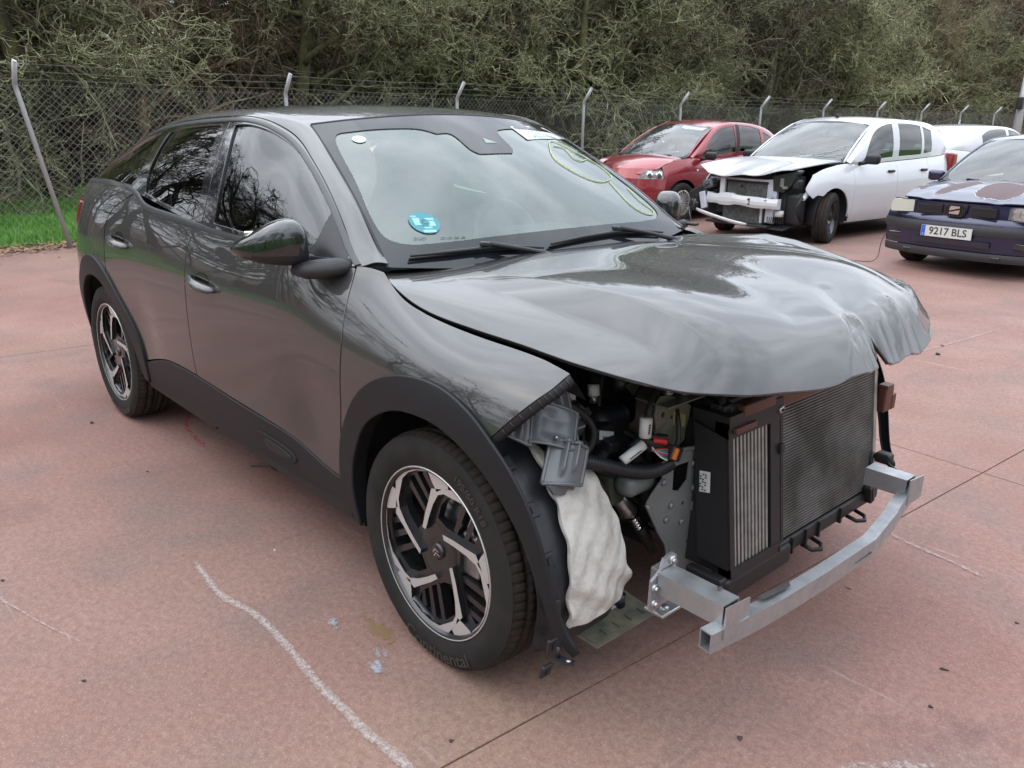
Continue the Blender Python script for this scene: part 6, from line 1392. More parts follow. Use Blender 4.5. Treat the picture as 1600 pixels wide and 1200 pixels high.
# trees and hedge on the other sides of the yard, which the bodywork and glass mirror
sd_ = [('open', -13.5, -13.0), ('open', -9.8, -13.2), ('open', -6.6, -12.0), ('thin2', -4.4, -14.6), ('open', -2.4, -12.9), ('open', 2.0, -12.2), ('open', 7.4, -14.2), ('oak2', 12.6, -13.4)]
for i, (k, x, y) in enumerate(sd_): tree(k, x, y, .95, i*1.7, 'bare winter tree on the grass bank along the near side of the yard', 'trees along the near side of the yard')
for i, (k, x, y) in enumerate([('open', -16.5, -5.6), ('open', -14.6, -8.0), ('open', -17.6, -9.2), ('open', -20.0, -6.2), ('open', -20.8, -11.4), ('open', -16.2, -12.4), ('open', -24.5, -9.4), ('open', -17.8, -3.2), ('open', -23.0, -4.0), ('thin', -18.8, -10.6), ('open', -25.5, -5.6), ('open', -23.5, -13.5), ('open', -30, -10.0), ('open', -29, -17.5)]): tree(k, x, y, .9, i*1.3, 'bare winter tree standing apart at the open end of the wood', 'trees at the open end of the wood')
for i, (k, x, y) in enumerate([('open', 18, -6), ('oak2', 17.5, -2.5), ('oak', 18.2, 1.0), ('oak2', 17.4, 4.6), ('oak', 18.0, 8.2), ('oak2', 17.6, 12), ('oak', 18.4, 16), ('oak2', 18, 20.5), ('oak', 18, 26), ('far', 22, 0), ('far', 22, 7), ('far', 22.4, 14), ('far', 22, 22)]): tree(k, x, y, .95, i*2.1, 'bare winter tree beyond the front end of the yard', 'trees beyond the front end of the yard')
# ================================================================ the other cars
def car_shell(st, gh, roofz, xs_roof):
    """surfaces for a parked car; local frame: front axle at the origin, x forward"""
    side = Surf(loft(st)); ghs = Surf(loft(gh)); ge = nat_spline(sorted(gh), np.array([gh[x][-1] for x in sorted(gh)])); rz = nat_spline(xs_roof, roofz)
    def rf(a, b):
        e = ge(a); y = e[:, 0]*(1-b); zc = rz(a); q = np.abs(1-b); return np.stack([a, -y, e[:, 1]-.003+(zc-e[:, 1]+.003)*(1-q**2.4)], 1)
    lo_, hi_ = min(gh)+.01, max(gh)-.01
    bb = np.linspace(0, 1, 60)
    def xz(a, b):
        a = np.atleast_1d(a); ua, inv = np.unique(np.round(a, 3), return_inverse=True); y = np.zeros(len(a))
        for k, x in enumerate(ua):
            p = side.P(np.full(60, x), bb); q = ghs.P(np.full(60, min(max(x, lo_), hi_)), bb) if x < hi_ else p[-1:]
            z = np.maximum.accumulate(np.concatenate([p[:, 2], q[1:, 2]])+np.arange(len(p)+len(q)-1)*1e-7); m = inv.ravel() == k; y[m] = np.interp(b[m], z, np.concatenate([p[:, 1], q[1:, 1]]))
        return np.stack([a, y, b], 1)
    return side, ghs, Surf(rf), Surf(xz)
def arc(cx, cz, r, a0, a1, n=12): return [(cx+r*cos(radians(a0+(a1-a0)*i/n)), cz+r*sin(radians(a0+(a1-a0)*i/n))) for i in range(n+1)]
def ring_sections(w, zb, zt, tum=.02):
    """lower-body section from half width, sill height and belt height"""
    h = zt-zb; return [(w-.05, zb), (w-.015, zb+.13*h), (w-.005, zb+.28*h), (w+.004, zb+.45*h), (w+.004, zb+.62*h), (w-.012, zb+.78*h), (w-.035-tum*.5, zb+.91*h), (w-.06-tum, zt)]
def wheel_simple(parent, x, y, z, R, w_, rim, out, kind, steer=0, n=44):
    W = empty('wheel', (x, y, z), (0 if out < 0 else pi)+steer); W.parent = parent; tb = make_tyre(W, R, w_, rim, n, detail=(kind == 'steel')); tb.build('tyre', W); h = w_/2
    mb = MB(); mb.lathe([(rim, -h*.86), (rim-.012, -h*.80), (rim-.02, -.02), (rim-.03, .06)], 'alloy_black' if kind == 'steel' else 'silver_wheel', n); mb.build('rim', W)
    if kind == 'multi':
        mb = MB(); mb.lathe([(0, -h*.78), (.035, -h*.80), (.05, -h*.66)], 'silver_wheel', 20); mb.lathe([(.04, -h*.3), (rim-.015, -h*.3)], 'alloy_black', n); mb.lathe([(rim-.028, -h*.84), (rim-.004, -h*.90), (rim, -h*.8)], 'silver_wheel', n); c = mb.build('wheel_cover', W)
        for i in range(20):
            a = 2*pi*i/20; s = MB(); Rm_ = Matrix.Rotation(-a, 3, 'Y'); s.box(tuple(Rm_ @ Vector((.115, -h*.72, 0))), (.155, .012, .017), 'silver_wheel', Rm_); s.build('spoke', W)
    elif kind == 'steel':
        mb = MB(); mb.lathe([(0, -.02), (.05, -.025), (.07, -.045), (.12, -.05), (rim-.03, -.02)], 'alloy_black', 30); mb.build('wheel_disc', W)
    else:
        mb = MB(); mb.lathe([(0, -h*.8), (.05, -h*.8), (.06, -h*.7), (.10, -h*.62), (rim-.02, -h*.75), (rim-.004, -h*.88)], 'silver_wheel', 30); mb.build('wheel_cover', W)
    return W
def liner_half(parent, x0, zc, r, yo, m='black_plastic'):
    for sg in (1, -1):
        V = []; F = []; n = 20; pr = [(r, -yo*sg), (r-.01, -(yo-.22)*sg), (.05, -(yo-.24)*sg)]
        for i in range(n+1):
            a = radians(-10+200*i/n); V += [(x0+q*cos(a), t, zc+q*sin(a)) for q, t in pr]
        for i in range(n): F += [(i*3+j, i*3+j+1, i*3+j+4, i*3+j+3) for j in range(2)]
        mb = MB(); mb.add(V, F, m, True); mb.build('arch_liner', parent)
def simple_seat(par, x, y, z0, s=.92):
    mb = MB(); R1 = Matrix.Rotation(radians(-14), 3, 'Y'); mb.rbox((x+.16, y, z0), (.48, .46, .14), 'seat_cloth', .05); mb.rbox((x-.12, y, z0+.32), (.13, .46, .56), 'seat_cloth', .05, R1); mb.rbox((x-.20, y, z0+.68), (.09, .25, .17), 'seat_cloth', .04, R1); mb.build('seat', par)
def face_panel(name, par, f, us, vs, m, smooth=True, **k):
    """sheet from a function of (u, v)"""
    V = [tuple(f(u, v)) for u in us for v in vs]; nv = len(vs); F = [(i*nv+j, (i+1)*nv+j, (i+1)*nv+j+1, i*nv+j+1) for i in range(len(us)-1) for j in range(nv-1)]
    mb = MB(); mb.add(V, F, m, smooth); return mb.build(name, par, **k)
def hatch(name, label, group, loc, rz, m, D):
    """a small hatchback from a dictionary of its measures"""
    r = empty(name, loc, rz, label, 'car', group); wb, R, W_, H = D['wb'], D['R'], D['W'], D['H']; zb = D['sill']; zc = R
    bz = nat_spline(*D['belt']); wd = nat_spline(*D['plan']); L0, L1 = D['front'], D['rear']       # x of nose and tail
    xs = sorted(set([L1, L1+.12, L1+.4, -wb, -wb*.66, -wb*.33, D['wsx']-.15, D['wsx'], 0, .25, L0-.25, L0-.08, L0]))
    st = {x: ring_sections(float(wd(x)[0]), zb if L1+.3 < x < L0-.3 else zb+.02, float(bz(x)[0])) for x in xs}
    cabx = D['cab']; gh = {}
    for x, ez, ey in cabx:
        b = float(wd(x)[0])-.06-.02; z_ = float(bz(x)[0]); gh[x] = _gh(b, z_, ey, ez, D.get('bulge', .03) if ez-z_ > .2 else .006)
    side, ghs, roof, xz = car_shell(st, gh, D['roof'][1], D['roof'][0]); hx = D['wsx']
    belt = lambda x: float(bz(x)[0]); yf = lambda x: float(wd(x)[0])-.08
    A = D['arch']
    # side skin, cut at the door gaps
    fa = arc(0, zc, A, 180-D.get('cut', 4), 0+D.get('cut', 4)); ra = arc(-wb, zc, A, 176, 4)
    g1, g2, g3 = D['gaps']; sl = zb+.06; e = .004; top = lambda x: belt(x)-.006
    def tops(a, b, n=5): return [(a+(b-a)*i/n, top(a+(b-a)*i/n)) for i in range(n+1)]
    FN = L0-D['nose_cut']
    P = [(g1+e, sl, 1), (g1+e, (sl+top(g1))/2), (g1+e, top(g1), 1)]+tops(g1+e, FN-.02)[1:-1]+[(FN-.02, top(FN), 1), (FN, zc+A*.75, 1), (fa[-1][0]+.01, fa[-1][1], 1)]+list(reversed(fa))[1:]+[(fa[0][0], fa[0][1], 1)]
    P = [p if len(p) == 3 else p for p in P]
    if D.get('torn'): P = [(g1+e, sl, 1), (g1+e, top(g1), 1)]+tops(g1+e, .34)[1:-1]+[(.36, top(.36)-.02, 1), (.50, .66), (.40, .56, 1), (.33, .60)]+list(reversed(arc(0, zc, A, 176, 38)))[1:]+[(-A-.0, zc, 1)]
    panel('fender', xz, P, m, r, h=.05, mirror=True, step=.04)
    panel('front_door', xz, [(g2+e, sl, 1), (g2+e, .6), (g2+e, top(g2), 1)]+tops(g2, g1)[1:-1]+[(g1-e, top(g1), 1), (g1-e, .6), (g1-e, sl, 1)], m, r, h=.05, mirror=True, step=.05)
    d = -wb+A*cos(radians(38)); dz = zc+A*sin(radians(38))
    panel('rear_door', xz, [(-wb+A+.01, sl, 1), (-wb+A*.96, zc+A*.28), (d, dz, 1), (g3+e, .80), (g3+e, top(g3), 1)]+tops(g3, g2)[1:-1]+[(g2-e, top(g2), 1), (g2-e, .6), (g2-e, sl, 1)], m, r, h=.05, mirror=True, step=.05)
    Q = [(g3-e, top(g3), 1), (g3-e, .80), (d-.008, dz+.01, 1)]+[p for p in reversed(ra) if p[0] < d-.03]+[(ra[0][0], ra[0][1], 1), (-wb-A-.02, zb+.05, 1), (L1+.02, zb+.08, 1), (L1+.015, .6), (L1+.02, top(L1), 1)]+tops(L1+.02, g3)[1:-1]
    panel('quarter_panel', xz, Q, m, r, h=.05, mirror=True, step=.05)
    panel('sill', xz, [(-wb+A+.005, zb+.01, 1), (-A-.01, zb+.01, 1), (-A-.01, sl-.004, 1), (-wb+A+.005, sl-.004, 1)], D.get('sillm', m), r, h=.08, mirror=True)
    if D.get('rubstrip'):
        z_ = D['rubstrip']; panel('rubbing_strip', xz, [(g2+.02, z_-.02, 1), (g1-.02, z_-.02, 1), (g1-.02, z_+.02, 1), (g2+.02, z_+.02, 1)], D.get('stripm', m), r, h=.08, off=.012, mirror=True, lip=.012)
    # greenhouse: frame with cut-outs, glass, gutter rail
    xg = [c[0] for c in cabx]; x0, x1 = xg[0], xg[-1]; GL = D['glass']
    outl = [(x0+.01, .01, 1)]+[(x0+.01+(x1-x0-.02)*i/8, .01) for i in range(1, 8)]+[(x1-.01, .01, 1), (x1-.01, .985, 1)]+[(x1-.01+(x0-x1+.02)*i/10, .985) for i in range(1, 10)]+[(x0+.01, .985, 1)]
    panel('window_frame', ghs, outl, D.get('framem', m), r, holes=GL, h=.05, mirror=True, lip=.012, step=.04)
    for g in GL: panel('side_glass', ghs, g, 'tinted_glass' if g[0][0] > g3 else 'dark_glass', r, h=.08, off=-.006, mirror=True, lip=0, step=.05)
    if D.get('pillar'):
        for a, b in D['pillar']: panel('black_pillar', ghs, [(a-.0, .06, 1), (b, .06, 1), (b-.02, .68, 1), (a-.02, .68, 1)], 'black_plastic', r, h=.06, off=.002, mirror=True, lip=.004)
    hxh = D['head'][0]; panel('roof', roof, [(hxh, .01, 1), (hxh+.06, .5), (hxh+.075, 1), (hxh+.06, 1.5), (hxh, 1.99, 1)]+[(hxh+(x0+.03-hxh)*i/6, 1.99) for i in range(1, 6)]+[(x0+.03, 1.99, 1), (x0+.0, 1), (x0+.03, .01, 1)]+[(x0+.03+(hxh-x0-.03)*i/6, .01) for i in range(1, 6)], m, r, h=.09, lip=.01, step=.06)
    # windscreen and rear screen
    hb = float(wd(hx)[0])-D['wsin']; e_ = [c for c in cabx if abs(c[0]-hxh) < 1e-6][0]; bzx = belt(hx)+.005
    def wsf(a, b):
        base = np.stack([hx+.13*(1-a*a), hb*a, bzx-.03*(1-a*a)], 1); head = np.stack([hxh+.075*(1-a*a), (e_[2])*a, e_[1]+.0+(D['hz']-e_[1])*(1-a*a)], 1); p = base+(head-base)*b[:, None]; bow = 4*b*(1-b)*.035; p[:, 0] += bow*.5; p[:, 2] += bow*.8; return p
    S_ = Surf(wsf); O_ = [(-1,0,1),(0,0),(1,0,1),(1,.5),(1,1,1),(0,1),(-1,1,1),(-1,.5)]; g_ = panel('windscreen', S_, O_, 'clear_glass', r, h=.12, lip=0)
    panel('windscreen_border', S_, O_, 'frit_black', g_, holes=[[(-.93,.07),(0,.06),(.93,.07),(.955,.5),(.93,.95),(0,.955),(-.93,.95),(-.955,.5)]], h=.1, off=.002, lip=0, step=.08)
    for sgn in (-1, 1):
        mb = MB(); mb.tube([tuple(S_.P(sgn*1.0, b)[0]) for b in np.linspace(0, 1, 12)], .014, m, 8); mb.build('screen_pillar', r)
    tx = D['tail']; # rear screen rows (x, half width, z)
    face_panel('rear_screen', r, lambda u, v: (tx[0][0]+(tx[1][0]-tx[0][0])*u-.05*(1-v*v)*(.4+.6*u), v*(tx[0][1]+(tx[1][1]-tx[0][1])*u), tx[0][2]+(tx[1][2]-tx[0][2])*u), np.linspace(0, 1, 6), np.linspace(-1, 1, 11), D.get('rearm', 'dark_glass'))
    face_panel('tailgate', r, lambda u, v: (tx[1][0]+(tx[2][0]-tx[1][0])*u-.05*(1-v*v), v*(tx[1][1]+(tx[2][1]-tx[1][1])*u), tx[1][2]+(tx[2][2]-tx[1][2])*u), np.linspace(0, 1, 6), np.linspace(-1, 1, 11), m)
    face_panel('rear_bumper', r, lambda u, v: (tx[2][0]-.05*(1-v*v)-.05*sin(u*pi), v*(tx[2][1]+.03), tx[2][2]+(zb-tx[2][2])*u), np.linspace(0, 1, 6), np.linspace(-1, 1, 11), D.get('bumper', m))
    # wheels, liners, floor, cabin
    yw = D['track']/2
    for x, stv in ((0, D.get('steer', 0)), (-wb, 0)):
        for sg in (-1, 1): wheel_simple(r, x, sg*yw, R-.004, R, D['tw'], D['rim'], sg, D['wheel'], stv)
    liner_half(r, 0, zc, A+.01, W_/2-.03); liner_half(r, -wb, zc, A+.01, W_/2-.03)
    mb = MB(); mb.box((-wb/2, 0, zb), (wb-2*A, W_-.25, .04), 'black_plastic'); mb.box((-wb/2, 0, zb+.02), (wb+.9, W_*.55, .04), 'black_plastic'); mb.box((hx-.12, 0, .6), (.04, W_-.3, .62), 'interior_black'); mb.box((-wb-.1, 0, .6), (.5, W_-.7, .5), 'interior_black'); mb.build('floor_pan', r)
    mb = MB(); 
    for sg in (-1, 1): mb.box(((g1+g3)/2, sg*(W_/2-.12), .66), (g1-g3, .04, .5), 'interior_black')
    mb.build('door_lining', r)
    db = MB(); db.rbox((hx-.25, 0, belt(hx)-.09), (.46, W_-.34, .16), 'interior_black', .06); db.build('dashboard', r)
    for y in (-.35, .35): simple_seat(r, g2-.02, y, D['seatz']); simple_seat(r, g2-.85, y, D['seatz']+.03)
    mb = MB(); c_ = Vector((hx-.55, .34, belt(hx)-.06)); Rm_ = Matrix.Rotation(radians(-24), 3, 'Y'); mb.tube([tuple(c_+Rm_ @ Vector((0, .18*cos(2*pi*i/24), .18*sin(2*pi*i/24)))) for i in range(25)], .014, 'black_plastic', 6); mb.box(tuple(c_), (.03,.30,.05), 'black_plastic', Rm_); mb.build('steering_wheel', r)
    for sg in (-1, 1):
        h = MB(); c = D['mirror']; h.rbox((c[0], sg*c[1], c[2]), (.10,.19,.125), D.get('mirm', 'black_plastic'), .045); h.tube([(c[0]+.02, sg*(c[1]-.07), c[2]-.04), (c[0]+.03, sg*(c[1]-.16), c[2]-.06)], .025, 'black_plastic', 8); h.build('door_mirror', r)
        for gx_ in (g2+.16, g3+.14):
            yb = xz.P(gx_, D['hzl'])[0][1]; h = MB(); h.rbox((gx_, sg*(-yb+.012), D['hzl']), (.15,.035,.034), D.get('handlem', m), .014); h.build('door_handle', r)
    for sg in (-1, 1):
        t_ = D['lamp_r']; h = MB(); h.rbox((t_[0], sg*t_[1], t_[2]), t_[3], 'tail_red', .03); h.build('tail_lamp', r)
    mb = MB()
    for a0, a1 in ((-.55, .05), (.0, .62)):
        q = [S_.P(a, .05)[0]+np.array([.012, 0, .016]) for a in np.linspace(a0, a1, 6)]; mb.tube([tuple(p) for p in q], .009, 'black_plastic', 6)
    mb.box((hx+.03, 0, belt(hx)-.035), (.10, W_-.40, .03), 'black_plastic'); mb.build('wiper', r)
    return r, dict(side=side, gh=ghs, roof=roof, xz=xz, ws=S_, belt=belt, plan=lambda x: float(wd(x)[0]))
def hood_sheet(par, m, f, nx=18, ny=24, name='bonnet', th=.012):
    V = [tuple(f(u, v)) for u in np.linspace(0, 1, nx+1) for v in np.linspace(-1, 1, ny+1)]; k = ny+1; F = [(i*k+j, (i+1)*k+j, (i+1)*k+j+1, i*k+j+1) for i in range(nx) for j in range(ny)]; n0 = len(V)
    V2 = [(x, y, z-th) for x, y, z in V]; mb = MB(); mb.add(V+V2, [f_[::-1] for f_ in F]+[tuple(q+n0 for q in f_) for f_ in F]+[(a, b, b+n0, a+n0) for a, b in [(i*k, (i+1)*k) for i in range(nx)]+[(i*k+ny, (i+1)*k+ny) for i in range(nx)]+[(j, j+1) for j in range(ny)]+[(nx*k+j, nx*k+j+1) for j in range(ny)]], m, True)
    return mb.build(name, par, autosmooth=35)

# ---- red hatchback, round-backed
RD = dict(wb=2.46, R=.300, W=1.667, H=1.52, sill=.24, front=.70, rear=-3.08, wsx=-.18, arch=.345, nose_cut=.30, gaps=(-.47, -1.42, -2.12), track=1.47, tw=.18, rim=.195, wheel='multi', wsin=.115,
 belt=([-3.10,-2.6,-1.9,-1.2,-.5,-.18,.1,.4,.70], [1.06,1.035,.995,.965,.935,.955,.92,.84,.62]), plan=([-3.10,-2.9,-2.46,-1.6,-.6,0,.35,.55,.70], [.58,.72,.815,.825,.822,.815,.76,.66,.42]),
 cab=[(-3.0,1.10,.50),(-2.8,1.22,.53),(-2.5,1.36,.555),(-2.1,1.45,.575),(-1.6,1.488,.585),(-1.2,1.475,.58),(-.93,1.40,.575),(-.7,1.27,.60),(-.45,1.11,.645),(-.22,.975,.69)], roof=([-3.02,-2.8,-2.5,-2.1,-1.6,-1.2,-.9], [1.11,1.25,1.39,1.485,1.522,1.512,1.455]), head=(-.93,), hz=1.45,
 glass=[[(-1.36,.10,1),(-.46,.10,1),(-.62,.50),(-.86,.645),(-1.10,.655),(-1.34,.655,1)], [(-2.08,.10,1),(-1.46,.10,1),(-1.45,.655,1),(-1.80,.650),(-2.06,.60,1)], [(-2.62,.12,1),(-2.16,.10,1),(-2.15,.56,1),(-2.42,.45)]],
 pillar=[(-1.455,-1.365)], tail=[(-2.98,.50,1.14),(-3.14,.58,.98),(-3.22,.66,.60)], mirror=(-.50,.90,.985), hzl=.80, lamp_r=(-3.05,.66,.92,(.14,.12,.22)), seatz=.50, rubstrip=.50)
def place(px_y, rz): pass
RED, rs = hatch('red_car', 'red round-roofed hatchback parked against the fence with a paper on its windscreen', None, (0, 0, 0), 0, 'red_paint', RD)
def red_hood(u, v):
    x = -.10+(.70+.02*(1-v*v)*0)*u*(1.0-.22*v*v)+.06*(1-v*v)*u; y = v*(.66-.13*u*u); z = .965+.035*(1-v*v)-.05*u-.20*u**2.6-.02*v*v; return (x, y, z)
hood_sheet(RED, 'red_paint', red_hood)
for sg in (-1, 1):
    # wing top between bonnet and fender, lamp, bumper corner
    face_panel('wing_top', RED, lambda u, v: ((-.15+.62*u), sg*((.655-.10*u*u)*(1-v)+(float(rs['plan'](-.15+.62*u))-.075)*v), (.945-.045*u-.13*u**2.2)*(1-v)+(rs['belt'](-.15+.62*u)-.002)*v), np.linspace(0, 1, 8), np.linspace(0, 1, 4), 'red_paint')
    Rl = Matrix.Rotation(radians(38*sg), 3, 'Z') @ Matrix.Rotation(radians(-14), 3, 'Y'); lc = Vector((.475, sg*.600, .715)); pw = [(-.235,-.055),(-.13,.070),(.10,.092),(.20,.070),(.215,-.02),(.19,-.060),(-.10,-.085)]
    mb = MB()
    for (x0, x1, m_, k_) in ((-.12, -.004, 'silver_wheel', 1.0), (.004, .022, 'lamp_glass', 1.0)):
        n_ = len(pw); V = [tuple(lc+Rl @ Vector((xx-.9*p[0]**2, sg*p[0]*k_, p[1]*k_))) for xx in (x0, x1) for p in pw]; mb.add(V, [tuple(range(n_)), tuple(range(2*n_-1, n_-1, -1))]+[(q, q+n_, (q+1) % n_+n_, (q+1) % n_) for q in range(n_)], m_)
    for q in (-.05, .09): c = lc+Rl @ Vector((.002, sg*q, .0)); mb.tube([tuple(c), tuple(c+Rl @ Vector((.010, 0, 0)))], [.052, .046], 'chrome', 18); c2_ = c+Rl @ Vector((.010, 0, 0)); mb.tube([tuple(c2_), tuple(c2_+Rl @ Vector((.004, 0, 0)))], [.03, .02], 'lamp_dark', 14)
    mb.build('headlamp', RED)
    mb = MB(); mb.cyl((-.30, sg*.82, .77), (-.30, sg*.835, .77), .018, 'amber' if False else 'yellow_lens', 10); mb.build('side_repeater', RED)
face_panel('front_bumper', RED, lambda u, v: (.76-.34*abs(v)**2.6-.05*abs(u-.45), v*.80, .66-.42*u), np.linspace(0, 1, 9), np.linspace(-1, 1, 21), 'red_paint')
face_panel('nose_panel', RED, lambda u, v: (.64+.10*u-.22*abs(v)**2.4, v*.44, .80-.15*u), np.linspace(0, 1, 4), np.linspace(-1, 1, 9), 'red_paint')
mb = MB(); V = [tuple(rs['ws'].P(a, b)[0]+np.array([.003, 0, .004])) for a, b in ((-.0,.94),(.62,.93),(.60,.83),(-.0,.84))]
mb = MB(); V = [tuple(rs['ws'].P(a, b)[0]+np.array([.003, 0, .004])) for a, b in ((.18,.945),(.88,.925),(.86,.83),(.20,.845))]; mb.add(V, [(0,1,2,3)], 'paper_white'); mb.build('paper_note', RED)

# ---- white hatchback with its front torn open
WD = dict(wb=2.589, R=.311, W=1.733, H=1.52, sill=.22, front=.62, rear=-3.20, wsx=-.33, arch=.362, nose_cut=.2, gaps=(-.43, -1.47, -2.28), track=1.52, tw=.185, rim=.195, wheel='steel', wsin=.135, torn=True, steer=radians(17),
 belt=([-3.22,-2.7,-2.0,-1.2,-.5,-.30,0,.3,.62], [1.05,1.02,.985,.955,.945,.955,.93,.875,.80]), plan=([-3.22,-3.0,-2.6,-1.6,-.6,0,.35,.62], [.62,.76,.84,.845,.845,.85,.82,.74]),
 cab=[(-3.08,1.10,.50),(-2.95,1.28,.54),(-2.75,1.40,.565),(-2.3,1.468,.585),(-1.7,1.49,.595),(-1.3,1.475,.59),(-1.08,1.415,.585),(-.85,1.29,.61),(-.6,1.13,.66),(-.36,.975,.71)], roof=([-3.1,-2.95,-2.7,-2.3,-1.7,-1.3,-1.0], [1.13,1.33,1.45,1.505,1.525,1.515,1.465]), head=(-1.08,), hz=1.455,
 glass=[[(-1.40,.10,1),(-.66,.10,1),(-.82,.50),(-1.0,.63),(-1.2,.655),(-1.41,.655,1)], [(-2.14,.10,1),(-1.54,.10,1),(-1.56,.655,1),(-1.9,.655),(-2.15,.63,1)], [(-2.42,.14,1),(-2.20,.11,1),(-2.21,.62,1),(-2.44,.56,1)]],
 tail=[(-3.05,.52,1.36),(-3.20,.60,.98),(-3.24,.68,.55)], mirror=(-.62,.93,1.005), hzl=.84, lamp_r=(-3.13,.72,.92,(.14,.12,.26)), seatz=.50, handlem='black_plastic', sillm='white_paint')
WHT, wsf_ = hatch('white_car', 'white hatchback with its front torn open and bonnet bent up', None, (0, 0, 0), 0, 'white_paint', WD)
def wht_hood(u, v):   # bent: low at the nose on the far side, sprung up on the near side
    x = -.22+(.98-.12*v*v)*u; y = v*(.74-.05*u)-.05*u; f = .78+.06*max(0, v)+.075*max(0, v-.3)+.45*max(0, -v-.72); z = .985+.02*(1-v*v)+(f-.985)*u**1.35+.014*math.sin(v*8+1)*u*u; return (x, y, z)
hood_sheet(WHT, 'white_paint', wht_hood, name='bent_bonnet')
wk = empty('wrecked_front', (0, 0, 0)); wk.parent = WHT
mb = MB(); P_ = [(.60, -.62, .50), (.66, -.42, .49), (.70, -.12, .50), (.70, .22, .485), (.69, .55, .485)]; Q = nat_spline(range(5), np.array(P_))(np.linspace(0, 4, 22)); V = []
for i, q in enumerate(Q):
    hh = .062+.005*sin(i*.9)+(.012 if 6 < i < 11 else 0); V += [(q[0]+.03, q[1], q[2]+hh), (q[0]+.045, q[1], q[2]+hh*.2), (q[0]+.045, q[1], q[2]-hh*.4), (q[0]+.03, q[1], q[2]-hh), (q[0]-.03, q[1], q[2]-hh), (q[0]-.03, q[1], q[2]+hh)]
mb.add(V, [(i*6+j, i*6+(j+1) % 6, (i+1)*6+(j+1) % 6, (i+1)*6+j) for i in range(21) for j in range(6)]+[tuple(range(6)), tuple(range(126, 132))], 'white_paint'); mb.box((.742,.14,.49), (.01,.035,.075), 'black_plastic'); mb.build('bumper_beam', wk)
mb = MB(); mb.tube([(.50,-.66,.72),(.56,-.40,.735),(.58,0,.735),(.58,.30,.735),(.52,.62,.80)], .030, 'steel_blue', 8, flat=.6); mb.box((.60,-.38,.62), (.03,.075,.26), 'white_paint'); mb.box((.57,.36,.64), (.04,.14,.24), 'steel_blue'); mb.rbox((.50,.52,.815), (.10,.34,.03), 'steel_blue', .012, Matrix.Rotation(radians(20), 3, 'X')); mb.build('front_frame', wk)
mb = MB(); mb.box((.56,-.02,.60), (.05,.60,.22), 'radiator_grey'); mb.box((.575,-.02,.715), (.05,.64,.03), 'black_plastic'); mb.box((.56,-.05,.33), (.06,.62,.24), 'radiator_grey'); mb.box((.58,.235,.34), (.04,.035,.22), 'white_plastic'); mb.box((.55,.30,.36), (.10,.06,.26), 'black_plastic'); mb.build('radiator', wk)
mb = MB(); P_ = [(.62,-.76,.315),(.70,-.60,.30),(.74,-.30,.255),(.75,.0,.215),(.74,.14,.21)]; mb.tube([tuple(p) for p in nat_spline(range(5), np.array(P_))(np.linspace(0,4,20))], [.022]+[.040]*16+[.030,.026,.020], 'white_paint', 8, flat=.5); mb.build('bumper_strip', wk)
mb = MB(); mb.prism([(.36,.80),(.72,.885),(.62,.70),(.52,.62),(.38,.63)], 'x', .50, .60, 'lamp_dark'); mb.box((.605,.50,.735), (.01,.05,.10), 'steel'); mb.box((.608,.55,.68), (.01,.07,.03), 'steel'); mb.rbox((.52,.66,.72), (.12,.10,.12), 'black_plastic', .03); mb.build('headlamp', wk)
mb = MB(); mb.rbox((.46,.62,.42), (.16,.22,.40), 'black_plastic', .06); mb.cyl((.60,.50,.40), (.60,.50,.33), .055, 'white_plastic', 14); mb.tube([(.52,.74,.58),(.56,.70,.45),(.50,.76,.30)], .02, 'dark_rubber', 8); mb.rbox((.60,.37,.33), (.06,.12,.18), 'steel_blue', .015); mb.rbox((.42,.73,.60), (.20,.06,.05), 'white_paint', .02, Matrix.Rotation(radians(35), 3, 'Y')); mb.build('broken_liner', wk)
mb = MB(); mb.rbox((.58,-.74,.52), (.16,.30,.20), 'black_plastic', .04, Matrix.Rotation(radians(28), 3, 'X')); mb.rbox((.62,-.80,.38), (.12,.16,.14), 'black_plastic', .04, Matrix.Rotation(radians(-25), 3, 'X')); mb.rbox((.60,-.60,.66), (.12,.16,.12), 'headlamp_bracket_grey', .03, Matrix.Rotation(radians(18), 3, 'X')); mb.rbox((.65,-.64,.45), (.05,.10,.22), 'steel_blue', .015, Matrix.Rotation(radians(15), 3, 'X'))
rg = np.random.default_rng(3)
for i in range(16): c = np.array([.58, -.72, .50])+rg.normal(0, .10, 3)*np.array([.5, 1, 1.2]); d = rg.normal(0, .06, 3); mb.tube([tuple(c), tuple(c+d), tuple(c+d*1.6+rg.normal(0, .03, 3))], .009, ('black_plastic', 'headlamp_bracket_grey', 'dark_rubber')[i % 3], 5)
mb.build('hanging_wreckage', wk)
mb = MB()
for i in range(14): c = np.array([.50, rg.uniform(-.45,.5), rg.uniform(.28,.80)]); d = rg.normal(0, .08, 3); mb.tube([tuple(c), tuple(c+d), tuple(c+d*1.5)], .010, ('black_plastic', 'steel_blue', 'dark_rubber')[i % 3], 5)
mb.box((.35,0,.55), (.30,1.1,.5), 'interior_black'); mb.rbox((.58,-.05,.20), (.30,.95,.03), 'black_plastic', .01); mb.rbox((.50,.50,.215), (.36,.26,.02), 'liner_plastic', .008, Matrix.Rotation(radians(12), 3, 'Y'))
for i in range(9): mb.box((.63, .36+.028*i, .285), (.01,.010,.07), 'black_plastic')
mb.build('engine_bay', wk)
mb = MB(); V = [tuple(wsf_['ws'].P(a, b)[0]+np.array([.004, 0, .005])) for a, b in ((.05,.10),(.45,.30),(.9,.42))]
